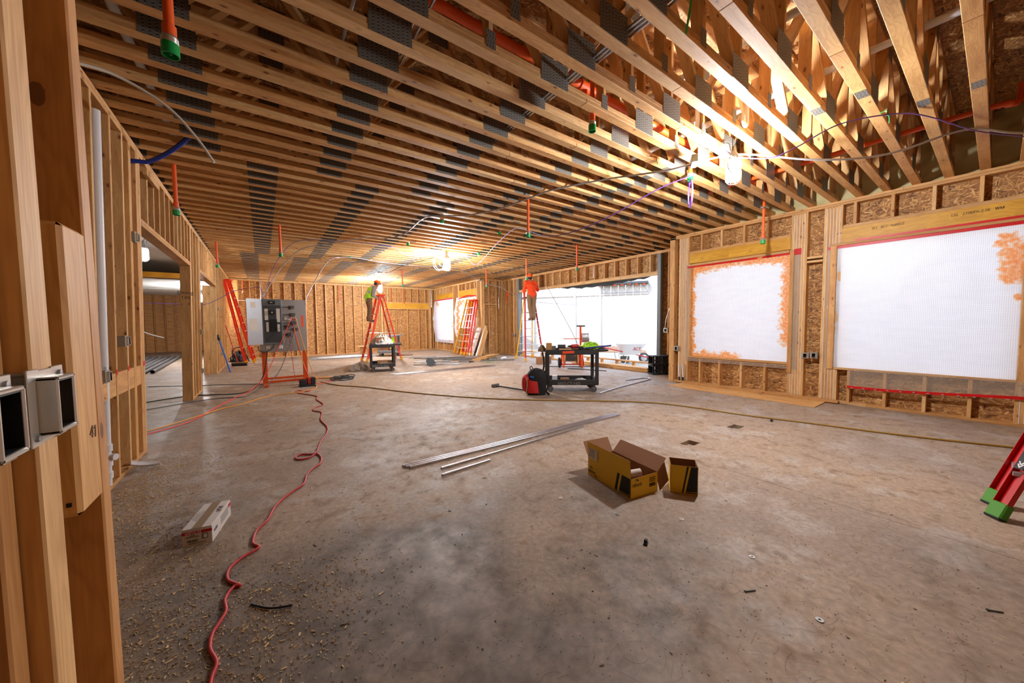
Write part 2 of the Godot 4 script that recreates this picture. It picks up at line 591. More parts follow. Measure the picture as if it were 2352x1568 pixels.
func set_materials() -> void:
	var wa := wood_texture(11, 8, Color(0.76, 0.575, 0.36), Color(0.90, 0.74, 0.51))
	var wb := wood_texture(23, 13, Color(0.73, 0.545, 0.335), Color(0.88, 0.71, 0.48))
	M.pine = []
	for k in 6:
		var m := mat("pine", [Color(1, 1, 1), Color(0.97, 0.92, 0.85), Color(0.93, 0.90, 0.86), Color(1, 0.95, 0.9), Color(0.90, 0.83, 0.74), Color(1, 0.97, 0.90)][k], 0.62)
		var t: Array = wa if k % 2 == 0 else wb
		m.albedo_texture = t[0]
		m.heightmap_enabled = true
		m.heightmap_texture = t[1]
		m.heightmap_scale = 0.06
		m.uv1_scale = Vector3(1 / 1.9, 1 / 0.42, 1)
		m.uv1_offset = Vector3(0.17 * k, 0.31 * k, 0)
		M.pine.append(m)
	M.fir = mat("fir", Color(0.94, 0.86, 0.76), 0.62)       # the darker stud at the front
	M.fir.albedo_texture = wb[0]
	M.fir.uv1_scale = Vector3(1 / 1.9, 1 / 0.42, 1)
	var wl := wood_texture(41, 4, Color(0.72, 0.51, 0.12), Color(0.86, 0.66, 0.22))
	M.lvl = mat("laminated veneer", Color(1, 0.98, 0.85), 0.5)
	M.lvl.albedo_texture = wl[0]
	M.lvl.uv1_scale = Vector3(1 / 2.4, 1 / 0.6, 1)
	M.osb = []
	for k in 2:
		var m := mat("strand board", Color(1, 0.96, 0.90), 0.68)
		m.albedo_texture = strand_texture(7 + k)
		m.uv1_triplanar = true
		m.uv1_world_triplanar = true
		m.uv1_triplanar_sharpness = 8.0
		m.uv1_scale = Vector3.ONE / (1.65 + 0.2 * k)
		M.osb.append(m)
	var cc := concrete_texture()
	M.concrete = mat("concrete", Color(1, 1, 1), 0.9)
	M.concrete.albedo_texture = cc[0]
	M.concrete.roughness_texture = cc[1]
	M.concrete.uv1_triplanar = true
	M.concrete.uv1_world_triplanar = true
	M.concrete.uv1_scale = Vector3.ONE / 16.0
	M.concrete.detail_enabled = true
	M.concrete.detail_blend_mode = BaseMaterial3D.BLEND_MODE_MUL
	M.concrete.detail_albedo = scuff_texture()
	M.concrete.detail_uv_layer = BaseMaterial3D.DETAIL_UV_2
	M.concrete.uv2_triplanar = true
	M.concrete.uv2_world_triplanar = true
	M.concrete.uv2_scale = Vector3.ONE / 1.37
	M.plate = mat("toothed plate", Color(0.95, 0.93, 0.90), 0.45, 0.35)
	M.plate.albedo_texture = tooth_texture()
	M.plate.uv1_scale = Vector3(3.7, 3.7, 1)
	M.foam = mat("spray foam", Color(0.83, 0.77, 0.55), 0.6)
	M.steel = mat("galvanized steel", Color(0.70, 0.72, 0.74), 0.32, 0.9)
	M.emt = mat("conduit steel", Color(0.78, 0.79, 0.83), 0.25, 0.95)
	M.zinc = mat("zinc box", Color(0.62, 0.63, 0.62), 0.42, 0.75)
	M.zinc_ring = mat("zinc ring", Color(0.80, 0.79, 0.76), 0.35, 0.8)
	M.grey_paint = mat("grey paint", Color(0.42, 0.44, 0.45), 0.5, 0.1)
	M.dark_grey = mat("dark grey", Color(0.22, 0.23, 0.24), 0.6)
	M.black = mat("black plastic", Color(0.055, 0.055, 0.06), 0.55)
	M.cart = mat("charcoal plastic", Color(0.16, 0.155, 0.155), 0.6)
	M.rubber = mat("rubber", Color(0.10, 0.10, 0.10), 0.8)
	M.rubber_grey = mat("grey rubber", Color(0.32, 0.31, 0.31), 0.7)
	M.orange_pipe = mat("orange sprinkler pipe", Color(0.93, 0.36, 0.10), 0.45)
	M.green = mat("green cap", Color(0.02, 0.60, 0.28), 0.35)
	M.pvc = mat("white plastic pipe", Color(0.86, 0.86, 0.87), 0.4)
	M.blue = mat("blue plastic", Color(0.02, 0.17, 0.55), 0.4)
	M.blue_pole = mat("blue pole", Color(0.08, 0.40, 0.80), 0.4)
	M.tube_clear = mat("milky tube", Color(0.86, 0.85, 0.82), 0.35)
	M.cable = mat("grey cable", Color(0.40, 0.39, 0.38), 0.5)
	M.cable_alu = mat("armoured cable", Color(0.70, 0.70, 0.72), 0.35, 0.7)
	M.purple = mat("purple cable", Color(0.42, 0.28, 0.62), 0.45)
	M.red_cord = mat("red cord", Color(0.74, 0.15, 0.14), 0.5)
	M.pink_cord = mat("pink cord", Color(0.95, 0.30, 0.28), 0.5)
	M.yellow_cord = mat("yellow cord", Color(0.93, 0.62, 0.12), 0.5)
	M.hose = mat("yellow air hose", Color(0.60, 0.45, 0.12), 0.55)
	M.ladder_orange = mat("orange fibreglass", Color(0.92, 0.20, 0.04), 0.45)
	M.ladder_red = mat("red fibreglass", Color(0.72, 0.02, 0.02), 0.40)
	M.ladder_yellow = mat("yellow fibreglass", Color(0.92, 0.68, 0.05), 0.45)
	M.foot_green = mat("green foot", Color(0.25, 0.52, 0.04), 0.55)
	M.foot_yellow = mat("yellow foot", Color(0.90, 0.62, 0.06), 0.5)
	M.alu = mat("aluminium", Color(0.80, 0.80, 0.82), 0.35, 0.8)
	M.stand = mat("orange steel", Color(0.80, 0.29, 0.03), 0.45)
	M.reel_orange = mat("reel orange", Color(0.93, 0.30, 0.06), 0.45)
	M.tape_red = mat("red tape", Color(0.85, 0.06, 0.07), 0.4)
	M.tape_red.backlight_enabled = true
	M.tape_red.backlight = Color(0.7, 0.05, 0.05)
	M.tape_orange = mat("orange tape", Color(0.93, 0.30, 0.10), 0.5)
	M.white = mat("white", Color(0.88, 0.88, 0.88), 0.6)
	M.paper = mat("paper", Color(0.83, 0.80, 0.76), 0.8)
	M.caulk = mat("white caulk", Color(0.82, 0.80, 0.75), 0.5)
	M.card = mat("brown cardboard", Color(0.55, 0.38, 0.25), 0.85)
	M.card_yellow = mat("yellow print", Color(0.88, 0.72, 0.02), 0.55)
	M.card_white = mat("white print", Color(0.80, 0.77, 0.74), 0.6)
	M.ink = mat("black ink", Color(0.06, 0.065, 0.05), 0.6)
	M.ink_red = mat("red ink", Color(0.72, 0.05, 0.06), 0.55)
	M.ink_yellow = mat("yellow ink", Color(0.85, 0.70, 0.05), 0.6)
	M.chalk = mat("chalk", Color(0.56, 0.54, 0.51), 0.9)
	M.lumber_ink = mat("stamp ink", Color(0.20, 0.15, 0.09), 0.8)
	M.paint_red = mat("red spray paint", Color(0.86, 0.10, 0.08), 0.6)
	M.hi_vis = mat("lime vest", Color(0.66, 0.90, 0.05), 0.6)
	M.hi_vis.rim_enabled = true
	M.hi_vis.rim = 0.3
	M.reflective = mat("silver strip", Color(0.72, 0.72, 0.72), 0.35, 0.3)
	M.skin = mat("skin", Color(0.62, 0.42, 0.32), 0.55)
	M.shirt_orange = mat("orange shirt", Color(0.94, 0.28, 0.06), 0.8)
	M.shirt_grey = mat("grey sweatshirt", Color(0.62, 0.58, 0.55), 0.85)
	M.khaki = mat("khaki trousers", Color(0.50, 0.38, 0.26), 0.85)
	M.boot = mat("tan boot", Color(0.44, 0.32, 0.21), 0.7)
	M.helmet = mat("orange helmet", Color(0.93, 0.38, 0.05), 0.35)
	M.hair = mat("dark hair", Color(0.08, 0.06, 0.05), 0.7)
	M.pack_red = mat("red nylon", Color(0.70, 0.07, 0.05), 0.7)
	M.pack_black = mat("black nylon", Color(0.055, 0.053, 0.057), 0.75)
	M.tan = mat("tan cloth", Color(0.55, 0.45, 0.33), 0.8)
	M.tool_red = mat("tool red", Color(0.66, 0.08, 0.08), 0.45)
	M.membrane = mat("white membrane", Color(0.80, 0.80, 0.78), 0.6)
	M.beam_yellow = mat("yellow beam", Color(0.88, 0.62, 0.05), 0.5)
	M.metal_wall = mat("white metal siding", Color(0.76, 0.74, 0.71), 0.5)
	M.ground = mat("outdoor gravel", Color(0.62, 0.58, 0.53), 0.9)
	M.dirt = mat("earth", Color(0.46, 0.37, 0.29), 0.95)
	M.barrow = mat("white tray", Color(0.82, 0.82, 0.82), 0.4)
	M.lamp_glow = mat("lamp glow", Color(1, 1, 1), 0.4)
	M.lamp_glow.emission_enabled = true
	M.lamp_glow.emission = Color(0.96, 0.98, 1.0)
	M.lamp_glow.emission_energy_multiplier = 14.0
	M.lamp_dim = mat("lamp dim", Color(1, 0.95, 0.85), 0.4)
	M.lamp_dim.emission_enabled = true
	M.lamp_dim.emission = Color(1.0, 0.86, 0.62)
	M.lamp_dim.emission_energy_multiplier = 0.35
	M.bag_clear = mat("milky film", Color(0.92, 0.90, 0.87), 0.4)
	M.bag_clear.backlight_enabled = true
	M.bag_clear.backlight = Color(0.6, 0.58, 0.55)
	M.scrim_edge = mat("woven film", Color(0.75, 0.68, 0.60, 0.42), 0.4)
	M.scrim_edge.transparency = BaseMaterial3D.TRANSPARENCY_ALPHA
	var wire := noise(2, 0.02, 3)
	M.ply = mat("plywood", Color(1, 0.96, 0.9), 0.6)
	M.ply.albedo_texture = wa[0]
	M.ply.uv1_scale = Vector3(0.4, 0.8, 1)
	M.deck = M.osb[1].duplicate()
	M.deck.resource_name = "roof deck"

func sheet_material(foam: Array, sz: Vector2, sd: int) -> StandardMaterial3D:    # woven translucent polyethylene
	var m := mat("poly sheet", Color(1, 1, 1, 0.97), 0.4)
	m.transparency = BaseMaterial3D.TRANSPARENCY_ALPHA
	m.albedo_texture = scrim_texture(512, foam, sz, sd)
	m.backlight_enabled = true
	m.backlight = Color(0.70, 0.70, 0.70)
	return m

# ---------------------------------------------------------------- the setting
func build_floor() -> void:
	var f := struct("floor")
	var xs := [[-9.3, 3.556], [3.56, 9.24]]
	var zs := [[3.0, -4.446], [-4.45, -11.0], [-11.004, -30.0]]
	for ix in 2:
		for iz in 3:
			if ix == 1 and iz == 0:
				continue
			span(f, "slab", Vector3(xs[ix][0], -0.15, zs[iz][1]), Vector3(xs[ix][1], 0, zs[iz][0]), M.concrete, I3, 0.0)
	# the slab with two box-outs for floor outlets
	var holes := [[4.00, -2.04, 0.21, 0.13], [5.11, -2.00, 0.22, 0.13]]
	var g := Geo.new()
	var x := 3.56
	for h in holes:
		var x0: float = h[0] - h[2] / 2
		var x1: float = h[0] + h[2] / 2
		var z0: float = h[1] - h[3] / 2
		var z1: float = h[1] + h[3] / 2
		g.box(I3, Vector3((x + x0) / 2, -0.075, -0.723), Vector3(x0 - x, 0.15, 7.446))
		g.box(I3, Vector3(h[0], -0.075, (z0 - 4.446) / 2), Vector3(h[2], 0.15, z0 + 4.446))
		g.box(I3, Vector3(h[0], -0.075, (z1 + 3.0) / 2), Vector3(h[2], 0.15, 3.0 - z1))
		g.box(I3, Vector3(h[0], -0.10, h[1]), Vector3(h[2], 0.1, h[3]))
		x = x1
	g.box(I3, Vector3((x + 9.24) / 2, -0.075, -0.723), Vector3(9.24 - x, 0.15, 7.446))
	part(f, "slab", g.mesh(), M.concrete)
	span(f, "slab_bed", Vector3(-9.3, -0.3, -30), Vector3(9.24, -0.155, 3.0), M.ground, I3, 0.0)

func build_trusses() -> void:
	var c := struct("ceiling")
	# roof deck in sheets across the trusses
	for i in 14:
		for j in 8:
			var z := 3.0 - i * 2.4
			if z < -29.9:
				continue
			span(c, "deck_panel", Vector3(-9.3 + j * 2.44, 4.16, maxf(z - 2.396, -30.2)), Vector3(minf(-9.3 + j * 2.44 + 2.436, 9.5), 4.18, z), M.deck, I3, 0.0)
	span(c, "roofing", Vector3(-9.4, 4.181, -30.3), Vector3(9.6, 4.26, 3.1), M.dark_grey, I3, 0.0)
	for i in range(-8, 61):
		var zf := -(0.214 + 0.3015 * i)          # far edge of the flat chord
		var zc := zf + 0.0445
		if zc < -18.5:
			break
		var x0 := -1.30
		var x1 := 8.02
		if zc < ZJ and zc > ZF:
			x1 = 9.20
		var kind := 0
		if zc < -5.35:
			kind = 1
		if zc < -12.1:
			kind = 2
		if zc > 0.6 and i < -3:
			pass
		roof_truss(c, zc, x0, x1, kind, i)

func roof_truss(c: Node3D, zc: float, x0: float, x1: float, kind: int, i: int) -> void:
	var t := Node3D.new()
	t.name = "roof_truss"
	t.position = Vector3(0, CEIL, zc)
	c.add_child(t, true)
	var off: float = [-0.605, -0.075, -0.42][kind]
	var pw: float = [0.30, 0.33, 0.42][kind]
	var L := x1 - x0
	var mid := (x0 + x1) / 2
	var cut: float = mid + [0.55, -0.4, 0.2, -0.9][posmod(i, 4)]
	var m1 := pine()
	span(t, "bottom_chord", Vector3(x0, 0, -0.0445), Vector3(cut - 0.001, 0.038, 0.0445), m1)
	span(t, "bottom_chord", Vector3(cut + 0.001, 0, -0.0445), Vector3(x1, 0.038, 0.0445), pine())
	span(t, "bottom_chord", Vector3(x0, 0.0385, -0.0435), Vector3(x1, 0.076, 0.0435), pine())
	span(t, "top_chord", Vector3(x0, 0.72, -0.0445), Vector3(x1, 0.758, 0.0445), pine())
	var k := 0
	while true:
		var xp := off + (k - 1) * 1.265 + pw / 2
		k += 1
		if xp - pw / 2 < x0 - 0.1:
			continue
		if xp + pw / 2 > x1 + 0.02:
			break
		# plates pressed over both faces where the webs meet the chord
		part(t, "connector_plate", plate_mesh(pw, 0.20), M.plate, Transform3D(Basis(), Vector3(xp, 0.102, 0.0452)))
		part(t, "connector_plate", plate_mesh(pw, 0.20), M.plate, Transform3D(Basis(Vector3.UP, PI), Vector3(xp, 0.102, -0.0452)))
		for s in [-1.0, 1.0]:
			var a := Vector3(xp + s * 0.05, 0.08, 0)
			var b := Vector3(xp + s * 0.585, 0.72, 0)
			if b.x < x0 or b.x > x1:
				continue
			web(t, a, b)
		web(t, Vector3(xp, 0.08, 0), Vector3(xp, 0.72, 0))
		if xp + 0.63 < x1:
			part(t, "connector_plate", plate_mesh(0.20, 0.13), M.plate, Transform3D(Basis(), Vector3(xp + 0.632, 0.68, 0.0452)))
			if kind == 0 and i < 8:
				web(t, Vector3(xp + 0.632, 0.08, 0), Vector3(xp + 0.632, 0.72, 0))
				part(t, "connector_plate", plate_mesh(0.08, 0.13), M.plate, Transform3D(Basis(), Vector3(xp + 0.632, 0.09, 0.0452)))
	# splice plate under the chord
	if kind == 0 or i % 3 == 0:
		var sx: float = (5.02 if i < 2 else 4.38) if kind == 0 else cut
		part(t, "connector_plate", plate_mesh(0.15, 0.075), M.plate, Transform3D(Basis(Vector3.RIGHT, PI / 2), Vector3(sx, -0.0008, 0)))

func plate_mesh(w: float, h: float) -> ArrayMesh:
	var key := "plate %.3f %.3f" % [w, h]
	if not bars.has(key):
		var g := Geo.new()
		g.box(I3, Vector3.ZERO, Vector3(w, h, 0.0014))
		bars[key] = g.mesh()
	return bars[key]

func web(t: Node3D, a: Vector3, b: Vector3) -> void:
	var d := b - a
	var B := Basis(Vector3.BACK, atan2(d.y, d.x))
	part(t, "web", bar_mesh(Vector3(snappedf(d.length(), 0.01), 0.038, 0.088), 0.0025, 4), pine(), Transform3D(B, (a + b) / 2))

# studs, plates and sheathing of one wall that runs along z at a face x; into: +1 when the wall lies towards +x
func studs_z(w: Node3D, T: Transform3D, x: float, into: float, zs: Array, y0: float, y1: float, dep := 0.14, wid := 0.038) -> void:
	for z in zs:
		span(w, "stud", Vector3(x, y0, z - wid / 2), Vector3(x + into * dep, y1, z + wid / 2), pine(), T)

func build_left_wall() -> void:
	var w := struct("wall_left")
	var T := Transform3D(Basis(Vector3.BACK, -0.026), Vector3(-1.122, 0, 0))    # it leans a little into the room
	w.transform = T
	var top := 3.385
	# sole plates
	for s in [[-2.4, -4.86], [-4.88, -5.65], [-8.95, -10.25], [-13.45, ZB]]:
		span(w, "sole_plate", Vector3(-0.14, 0, s[1]), Vector3(0, 0.038, s[0]), pine())
	# top plates, doubled, in lengths
	for s in [[-2.4, -5.66], [-5.665, -9.6], [-9.605, -13.9], [-13.905, ZB]]:
		span(w, "top_plate", Vector3(-0.14, top - 0.076, s[1]), Vector3(0, top - 0.0385, s[0]), pine())
	for s in [[-2.4, -7.1], [-7.105, -11.2], [-11.205, -15.7], [-15.705, ZB]]:
		span(w, "top_plate", Vector3(-0.14, top - 0.038, s[1]), Vector3(0, top, s[0]), pine())
	var y1 := top - 0.076
	studs_z(w, I3, 0, -1, [-2.9, -3.45, -3.86, -4.27, -4.70, -5.04, -5.25, -5.29, -5.50, -5.54, -5.58, -5.62], 0.038, y1)
	studs_z(w, I3, 0, -1, [-8.975, -9.015, -9.06, -9.30, -9.70, -10.06, -10.10, -10.20, -10.235], 0.038, y1)
	var z := -13.475
	var far := [-13.475, -13.515, -13.56]
	while z > ZB + 0.5:
		z -= 0.406
		far.append(z)
	far.append(ZB + 0.03)
	studs_z(w, I3, 0, -1, far, 0.038, y1)
	# headers over the two openings with cripple studs above
	for o in [[-5.65, -8.95, 2.56], [-10.25, -13.45, 2.60]]:
		span(w, "header_plate", Vector3(-0.14, o[2], o[1]), Vector3(0, o[2] + 0.038, o[0]), pine())
		span(w, "header_plate", Vector3(-0.14, o[2] + 0.0385, o[1]), Vector3(0, o[2] + 0.076, o[0]), pine())
		var cs := []
		var q: float = o[0] - 0.30
		while q > o[1] + 0.05:
			cs.append(q)
			q -= 0.305
		studs_z(w, I3, 0, -1, cs, o[2] + 0.076, y1)
	# wide planks closing the far jambs, their nail heads showing
	for o in [[-8.955, 2.56], [-13.455, 2.60]]:
		for k in (1 if o[0] > -10.0 else 2):
			span(w, "jamb_plank", Vector3(-0.149 - 0.151 * k, 0, o[0] - 0.02), Vector3(-0.001 - 0.151 * k, o[1], o[0] + 0.02), M.pine[k + 2])
	for k in 26:
		span(w, "nail", Vector3(-0.135 + 0.02 * (k * 7 % 6), 0.12 + 0.094 * k, -8.9352), Vector3(-0.129 + 0.02 * (k * 7 % 6), 0.126 + 0.094 * k, -8.934), M.lumber_ink, I3, 0.0)
	# backing block between the studs, with red spray paint across it
	span(w, "backing_board", Vector3(-0.042, 0.79, -5.48), Vector3(-0.004, 1.0, -5.06), pine())
	span(w, "backing_board", Vector3(-0.042, 0.79, -5.02), Vector3(-0.004, 1.0, -4.72), pine())
	span(w, "backing_board", Vector3(-0.042, 0.79, -4.68), Vector3(-0.004, 1.0, -4.29), pine())
	for k in [[-5.60, 0.08], [-5.04, 0.04], [-4.70, 0.04]]:
		span(w, "paint_mark", Vector3(0.0, 0.985, k[0] - k[1] / 2), Vector3(0.0006, 1.035, k[0] + k[1] / 2), M.paint_red, I3, 0.0)
	# a short double block on the top plate
	span(w, "block", Vector3(0.0, 3.16, -6.35), Vector3(0.04, 3.24, -5.75), pine())
	# pencilled room name on the jamb
	write(w, "Dining", 0.06, M.lumber_ink, Transform3D(Basis(), Vector3(-0.075, 2.05, -8.934)))
	write(w, "149", 0.06, M.lumber_ink, Transform3D(Basis(), Vector3(-0.075, 1.96, -8.934)))

func build_back_wall() -> void:
	var w := struct("wall_back")
	var zi := ZB - 0.14
	for x in range(0, 8):
		var xa := -1.3 + x * 1.22
		span(w, "sheathing_panel", Vector3(xa, 0, zi - 0.012), Vector3(minf(xa + 1.216, 8.1), 2.44, zi), M.osb[x % 2], I3, 0.0)
		span(w, "sheathing_panel", Vector3(xa, 2.443, zi - 0.012), Vector3(minf(xa + 1.216, 8.1), 4.2, zi), M.osb[(x + 1) % 2], I3, 0.0)
	span(w, "house_wrap", Vector3(-1.4, -0.1, zi - 0.03), Vector3(8.2, 4.2, zi - 0.013), M.membrane, I3, 0.0)
	span(w, "sole_plate", Vector3(-1.1, 0, zi), Vector3(XR, 0.038, ZB), pine())
	span(w, "top_plate", Vector3(-1.1, 3.324, zi), Vector3(3.9, 3.362, ZB), pine())
	span(w, "top_plate", Vector3(3.9, 3.324, zi), Vector3(XR, 3.362, ZB), pine())
	span(w, "top_plate", Vector3(-1.1, 3.362, zi), Vector3(XR, 3.40, ZB), pine())
	var x := -0.773
	while x < XR - 0.1:
		var y1 := 3.324
		if x < 5.0:
			span(w, "stud", Vector3(x - 0.019, 0.038, zi), Vector3(x + 0.019, y1, ZB), pine())
		else:
			if x < 7.7:
				span(w, "stud", Vector3(x - 0.019, 2.60, zi), Vector3(x + 0.019, y1, ZB), pine())
		x += 0.410
	for q in [5.04, 5.08, 5.20, 5.24, 7.66, 7.70, 7.74, 7.88]:
		span(w, "stud", Vector3(q - 0.019, 0.038, zi), Vector3(q + 0.019, 3.324, ZB), pine())
	for q in [5.82, 6.41, 7.05, 7.45]:
		span(w, "stud", Vector3(q - 0.019, 0.038, zi), Vector3(q + 0.019, 2.215, ZB), pine())
	span(w, "header_beam", Vector3(5.26, 2.27, zi), Vector3(7.64, 2.54, ZB - 0.002), M.lvl)
	span(w, "header_plate", Vector3(5.26, 2.54, zi), Vector3(7.64, 2.60, ZB), pine())
	span(w, "header_plate", Vector3(5.26, 2.215, zi), Vector3(7.64, 2.27, ZB), pine())

# woven film hung over an opening in a wall along z; bulges into the room a little
func poly(w: Node3D, x: float, z0: float, z1: float, y0: float, y1: float, foam: Array, sd: int, loose := 0.012) -> void:
	var f := noise(sd, 1.3, 3)
	var g := Geo.new()
	g.patch(func(a: float, b: float) -> Vector3:
		var z := lerpf(z0, z1, a)
		var y := lerpf(y1, y0, b)
		return Vector3(x + loose * f.get_noise_2d(z * 2.0, y * 1.2), y, z), 28, 28, true)
	part(w, "poly_sheet", g.mesh(), sheet_material(foam, Vector2(absf(z1 - z0), y1 - y0), sd))

func film_edges(w: Node3D, x: float, o: Array, m: Array) -> void:    # the same film where it laps over the studs; o: opening z0 z1 y0 y1, m: margins
	var q := [[o[0] - m[0], o[0], o[2] - m[2], o[3] + m[3]], [o[1], o[1] + m[1], o[2] - m[2], o[3] + m[3]], [o[0], o[1], o[2] - m[2], o[2]], [o[0], o[1], o[3], o[3] + m[3]]]
	var f := noise(3, 1.1, 3)
	for e in q:
		var g := Geo.new()
		g.patch(func(a: float, b: float) -> Vector3:
			var z := lerpf(e[0], e[1], a)
			var y := lerpf(e[3], e[2], b)
			return Vector3(x + 0.004 * f.get_noise_2d(z * 4.0, y * 3.0), y, z), 10, 24, true)
		part(w, "film_edge", g.mesh(), M.scrim_edge)

func build_right_wall() -> void:
	var w := struct("wall_right")
	var xo := XR + 0.14
	var zn := 2.6
	# sheathing round the two window openings
	var cols := [[ZJ, -4.03, 0.0, 4.2], [-4.03, -2.28, 0.0, 0.63], [-4.03, -2.28, 2.64, 4.2], [-2.28, -1.60, 0.0, 2.44], [-2.28, -1.60, 2.443, 4.2], [-1.60, 0.15, 0.0, 0.61], [-1.60, 0.15, 2.64, 4.2], [0.15, 1.37, 0.0, 2.44], [0.15, 1.37, 2.443, 4.2], [1.373, zn, 0.0, 4.2]]
	for k in cols.size():
		var c: Array = cols[k]
		span(w, "sheathing_panel", Vector3(xo, c[2], c[0]), Vector3(xo + 0.012, c[3], c[1]), M.osb[k % 2], I3, 0.0)
	span(w, "sole_plate", Vector3(XR, 0, ZJ), Vector3(xo, 0.038, -1.2), pine())
	span(w, "sole_plate", Vector3(XR, 0, -1.2), Vector3(xo, 0.038, zn), pine())
	span(w, "top_plate", Vector3(XR, 3.324, ZJ), Vector3(xo, 3.361, -2.4), pine())
	span(w, "top_plate", Vector3(XR, 3.324, -2.398), Vector3(xo, 3.361, zn), pine())
	span(w, "top_plate", Vector3(XR, 3.363, ZJ), Vector3(xo, 3.40, -0.9), pine())
	span(w, "top_plate", Vector3(XR, 3.363, -0.898), Vector3(xo, 3.40, zn), pine())
	span(w, "corner_post", Vector3(XR - 0.01, 0, ZJ), Vector3(xo, 3.324, ZJ + 0.12), M.pine[1])
	# built-up studs each side of the windows, caulked between
	var groups := [[-4.36, 6, 1], [-2.255, 6, 1], [-1.80, 6, 1], [0.165, 6, 1]]
	for gI in groups.size():
		var z: float = groups[gI][0]
		for k in groups[gI][1]:
			span(w, "stud", Vector3(XR, 0.038, z + 0.0395 * k), Vector3(xo, 3.324, z + 0.0395 * k + 0.038), pine())
			if k > 0:
				var q: float = z + 0.0395 * k - 0.0008
				span(w, "caulk_line", Vector3(XR - 0.003, 0.05, q - 0.004), Vector3(XR + 0.004, 3.3, q + 0.004), M.caulk, I3, 0.0)
	# short studs over and under
	studs_z(w, I3, XR, 1, [-3.86, -3.45, -3.03, -2.62], 0.038, 0.575)
	studs_z(w, I3, XR, 1, [-3.86, -3.45, -3.03, -2.62], 2.985, 3.324)
	studs_z(w, I3, XR, 1, [-1.42, -1.003, -0.597, -0.189], 0.038, 0.575)
	studs_z(w, I3, XR, 1, [-1.42, -1.003, -0.597, -0.189], 2.985, 3.324)
	studs_z(w, I3, XR, 1, [0.8, 1.2, 1.6, 2.0, 2.4], 0.038, 3.324)
	for o in [[-4.12, -2.26, 0], [-1.56, 0.165, 1]]:
		span(w, "header_plate", Vector3(XR, 2.935, o[0]), Vector3(xo, 2.985, o[1]), pine())
		span(w, "sill_plate", Vector3(XR, 0.575, o[0]), Vector3(xo, 0.613, o[1]), pine())
	span(w, "header_beam", Vector3(XR + 0.002, 2.72, -4.12), Vector3(xo, 2.935, -3.31), M.lvl, I3, 0.001)
	span(w, "header_beam", Vector3(XR + 0.002, 2.72, -3.308), Vector3(xo, 2.935, -2.26), M.lvl, I3, 0.001)
	span(w, "header_beam", Vector3(XR + 0.002, 2.70, -1.70), Vector3(xo, 2.935, 0.20), M.lvl, I3, 0.001)
	# stamp on the header, printed the right way up and upside down
	var P := Transform3D(Basis(Vector3.UP, -PI / 2), Vector3(XR - 0.0005, 2.86, -0.22))
	write(w, "LVL   2100Fb-2.0E   WM", 0.035, M.lumber_ink, P, false, 0.9)
	write(w, "2100Fb - 2.0E   LVL", 0.035, M.lumber_ink, Transform3D(Basis(Vector3.UP, -PI / 2) * Basis(Vector3.BACK, PI), Vector3(XR - 0.0005, 2.86, -1.05)), false, 0.9)
	write(w, "APA", 0.030, M.lumber_ink, Transform3D(Basis(Vector3.UP, -PI / 2), Vector3(XR - 0.0005, 2.86, -1.60)))
	# board marks printed up the strand board between the windows
	var U := Basis(Vector3.UP, -PI / 2) * Basis(Vector3.BACK, PI / 2)
	for q in [["24/16", 2.22, 0.05], ["SHEATHING SPAN", 1.75, 0.035], ["STC", 1.42, 0.06], ["PS 2  EXPOSURE 1", 1.12, 0.035], ["100", 0.60, 0.07]]:
		write(w, q[0], q[2], M.lumber_ink, Transform3D(U, Vector3(xo - 0.002, q[1], -1.97)))
	# blocking between the built-up studs, a conduit lying in the gap
	span(w, "block", Vector3(XR, 2.50, -2.018), Vector3(xo, 2.538, -1.802), pine())
	span(w, "block", Vector3(XR, 2.43, -2.018), Vector3(xo, 2.468, -1.802), pine())
	# battens holding the film
	for b in [[2.655, 2.70, -4.14, -2.27], [0.60, 0.645, -4.10, -2.26]]:
		span(w, "batten", Vector3(XR - 0.024, b[0], b[2]), Vector3(XR - 0.006, b[1], b[3]), pine())
	span(w, "batten", Vector3(XR - 0.024, 0.45, -2.262), Vector3(XR - 0.006, 2.70, -2.20), M.pine[4])
	span(w, "batten", Vector3(XR - 0.024, 0.645, -4.10), Vector3(XR - 0.006, 2.60, -4.055), M.pine[4])
	span(w, "batten", Vector3(XR - 0.026, 2.655, -1.70), Vector3(XR - 0.008, 2.692, 0.35), M.pine[4])
	span(w, "batten", Vector3(XR - 0.024, 0.578, -1.60), Vector3(XR - 0.006, 0.615, -0.30), pine())
	span(w, "batten", Vector3(XR - 0.024, 0.578, -0.297), Vector3(XR - 0.006, 0.615, 0.17), pine())
	span(w, "batten", Vector3(XR - 0.024, 0.55, 0.17), Vector3(XR - 0.006, 2.655, 0.24), M.pine[1])
	span(w, "batten", Vector3(XR - 0.024, 0.58, -1.70), Vector3(XR - 0.006, 2.66, -1.62), M.pine[3])
	# spray foam against the rim between the truss ends
	var f := noise(8, 2.2, 4)
	var g := Geo.new()
	g.patch(func(a: float, b: float) -> Vector3:
		var z := lerpf(ZJ, zn, a)
		var y := lerpf(3.402, 4.16, b)
		return Vector3(XR + 0.10 + 0.045 * f.get_noise_2d(z * 1.4, y * 1.4) + 0.03 * f.get_noise_2d(z * 5.0, y * 5.0), y, z), 120, 16, true)
	part(w, "spray_foam", g.mesh(), M.foam)

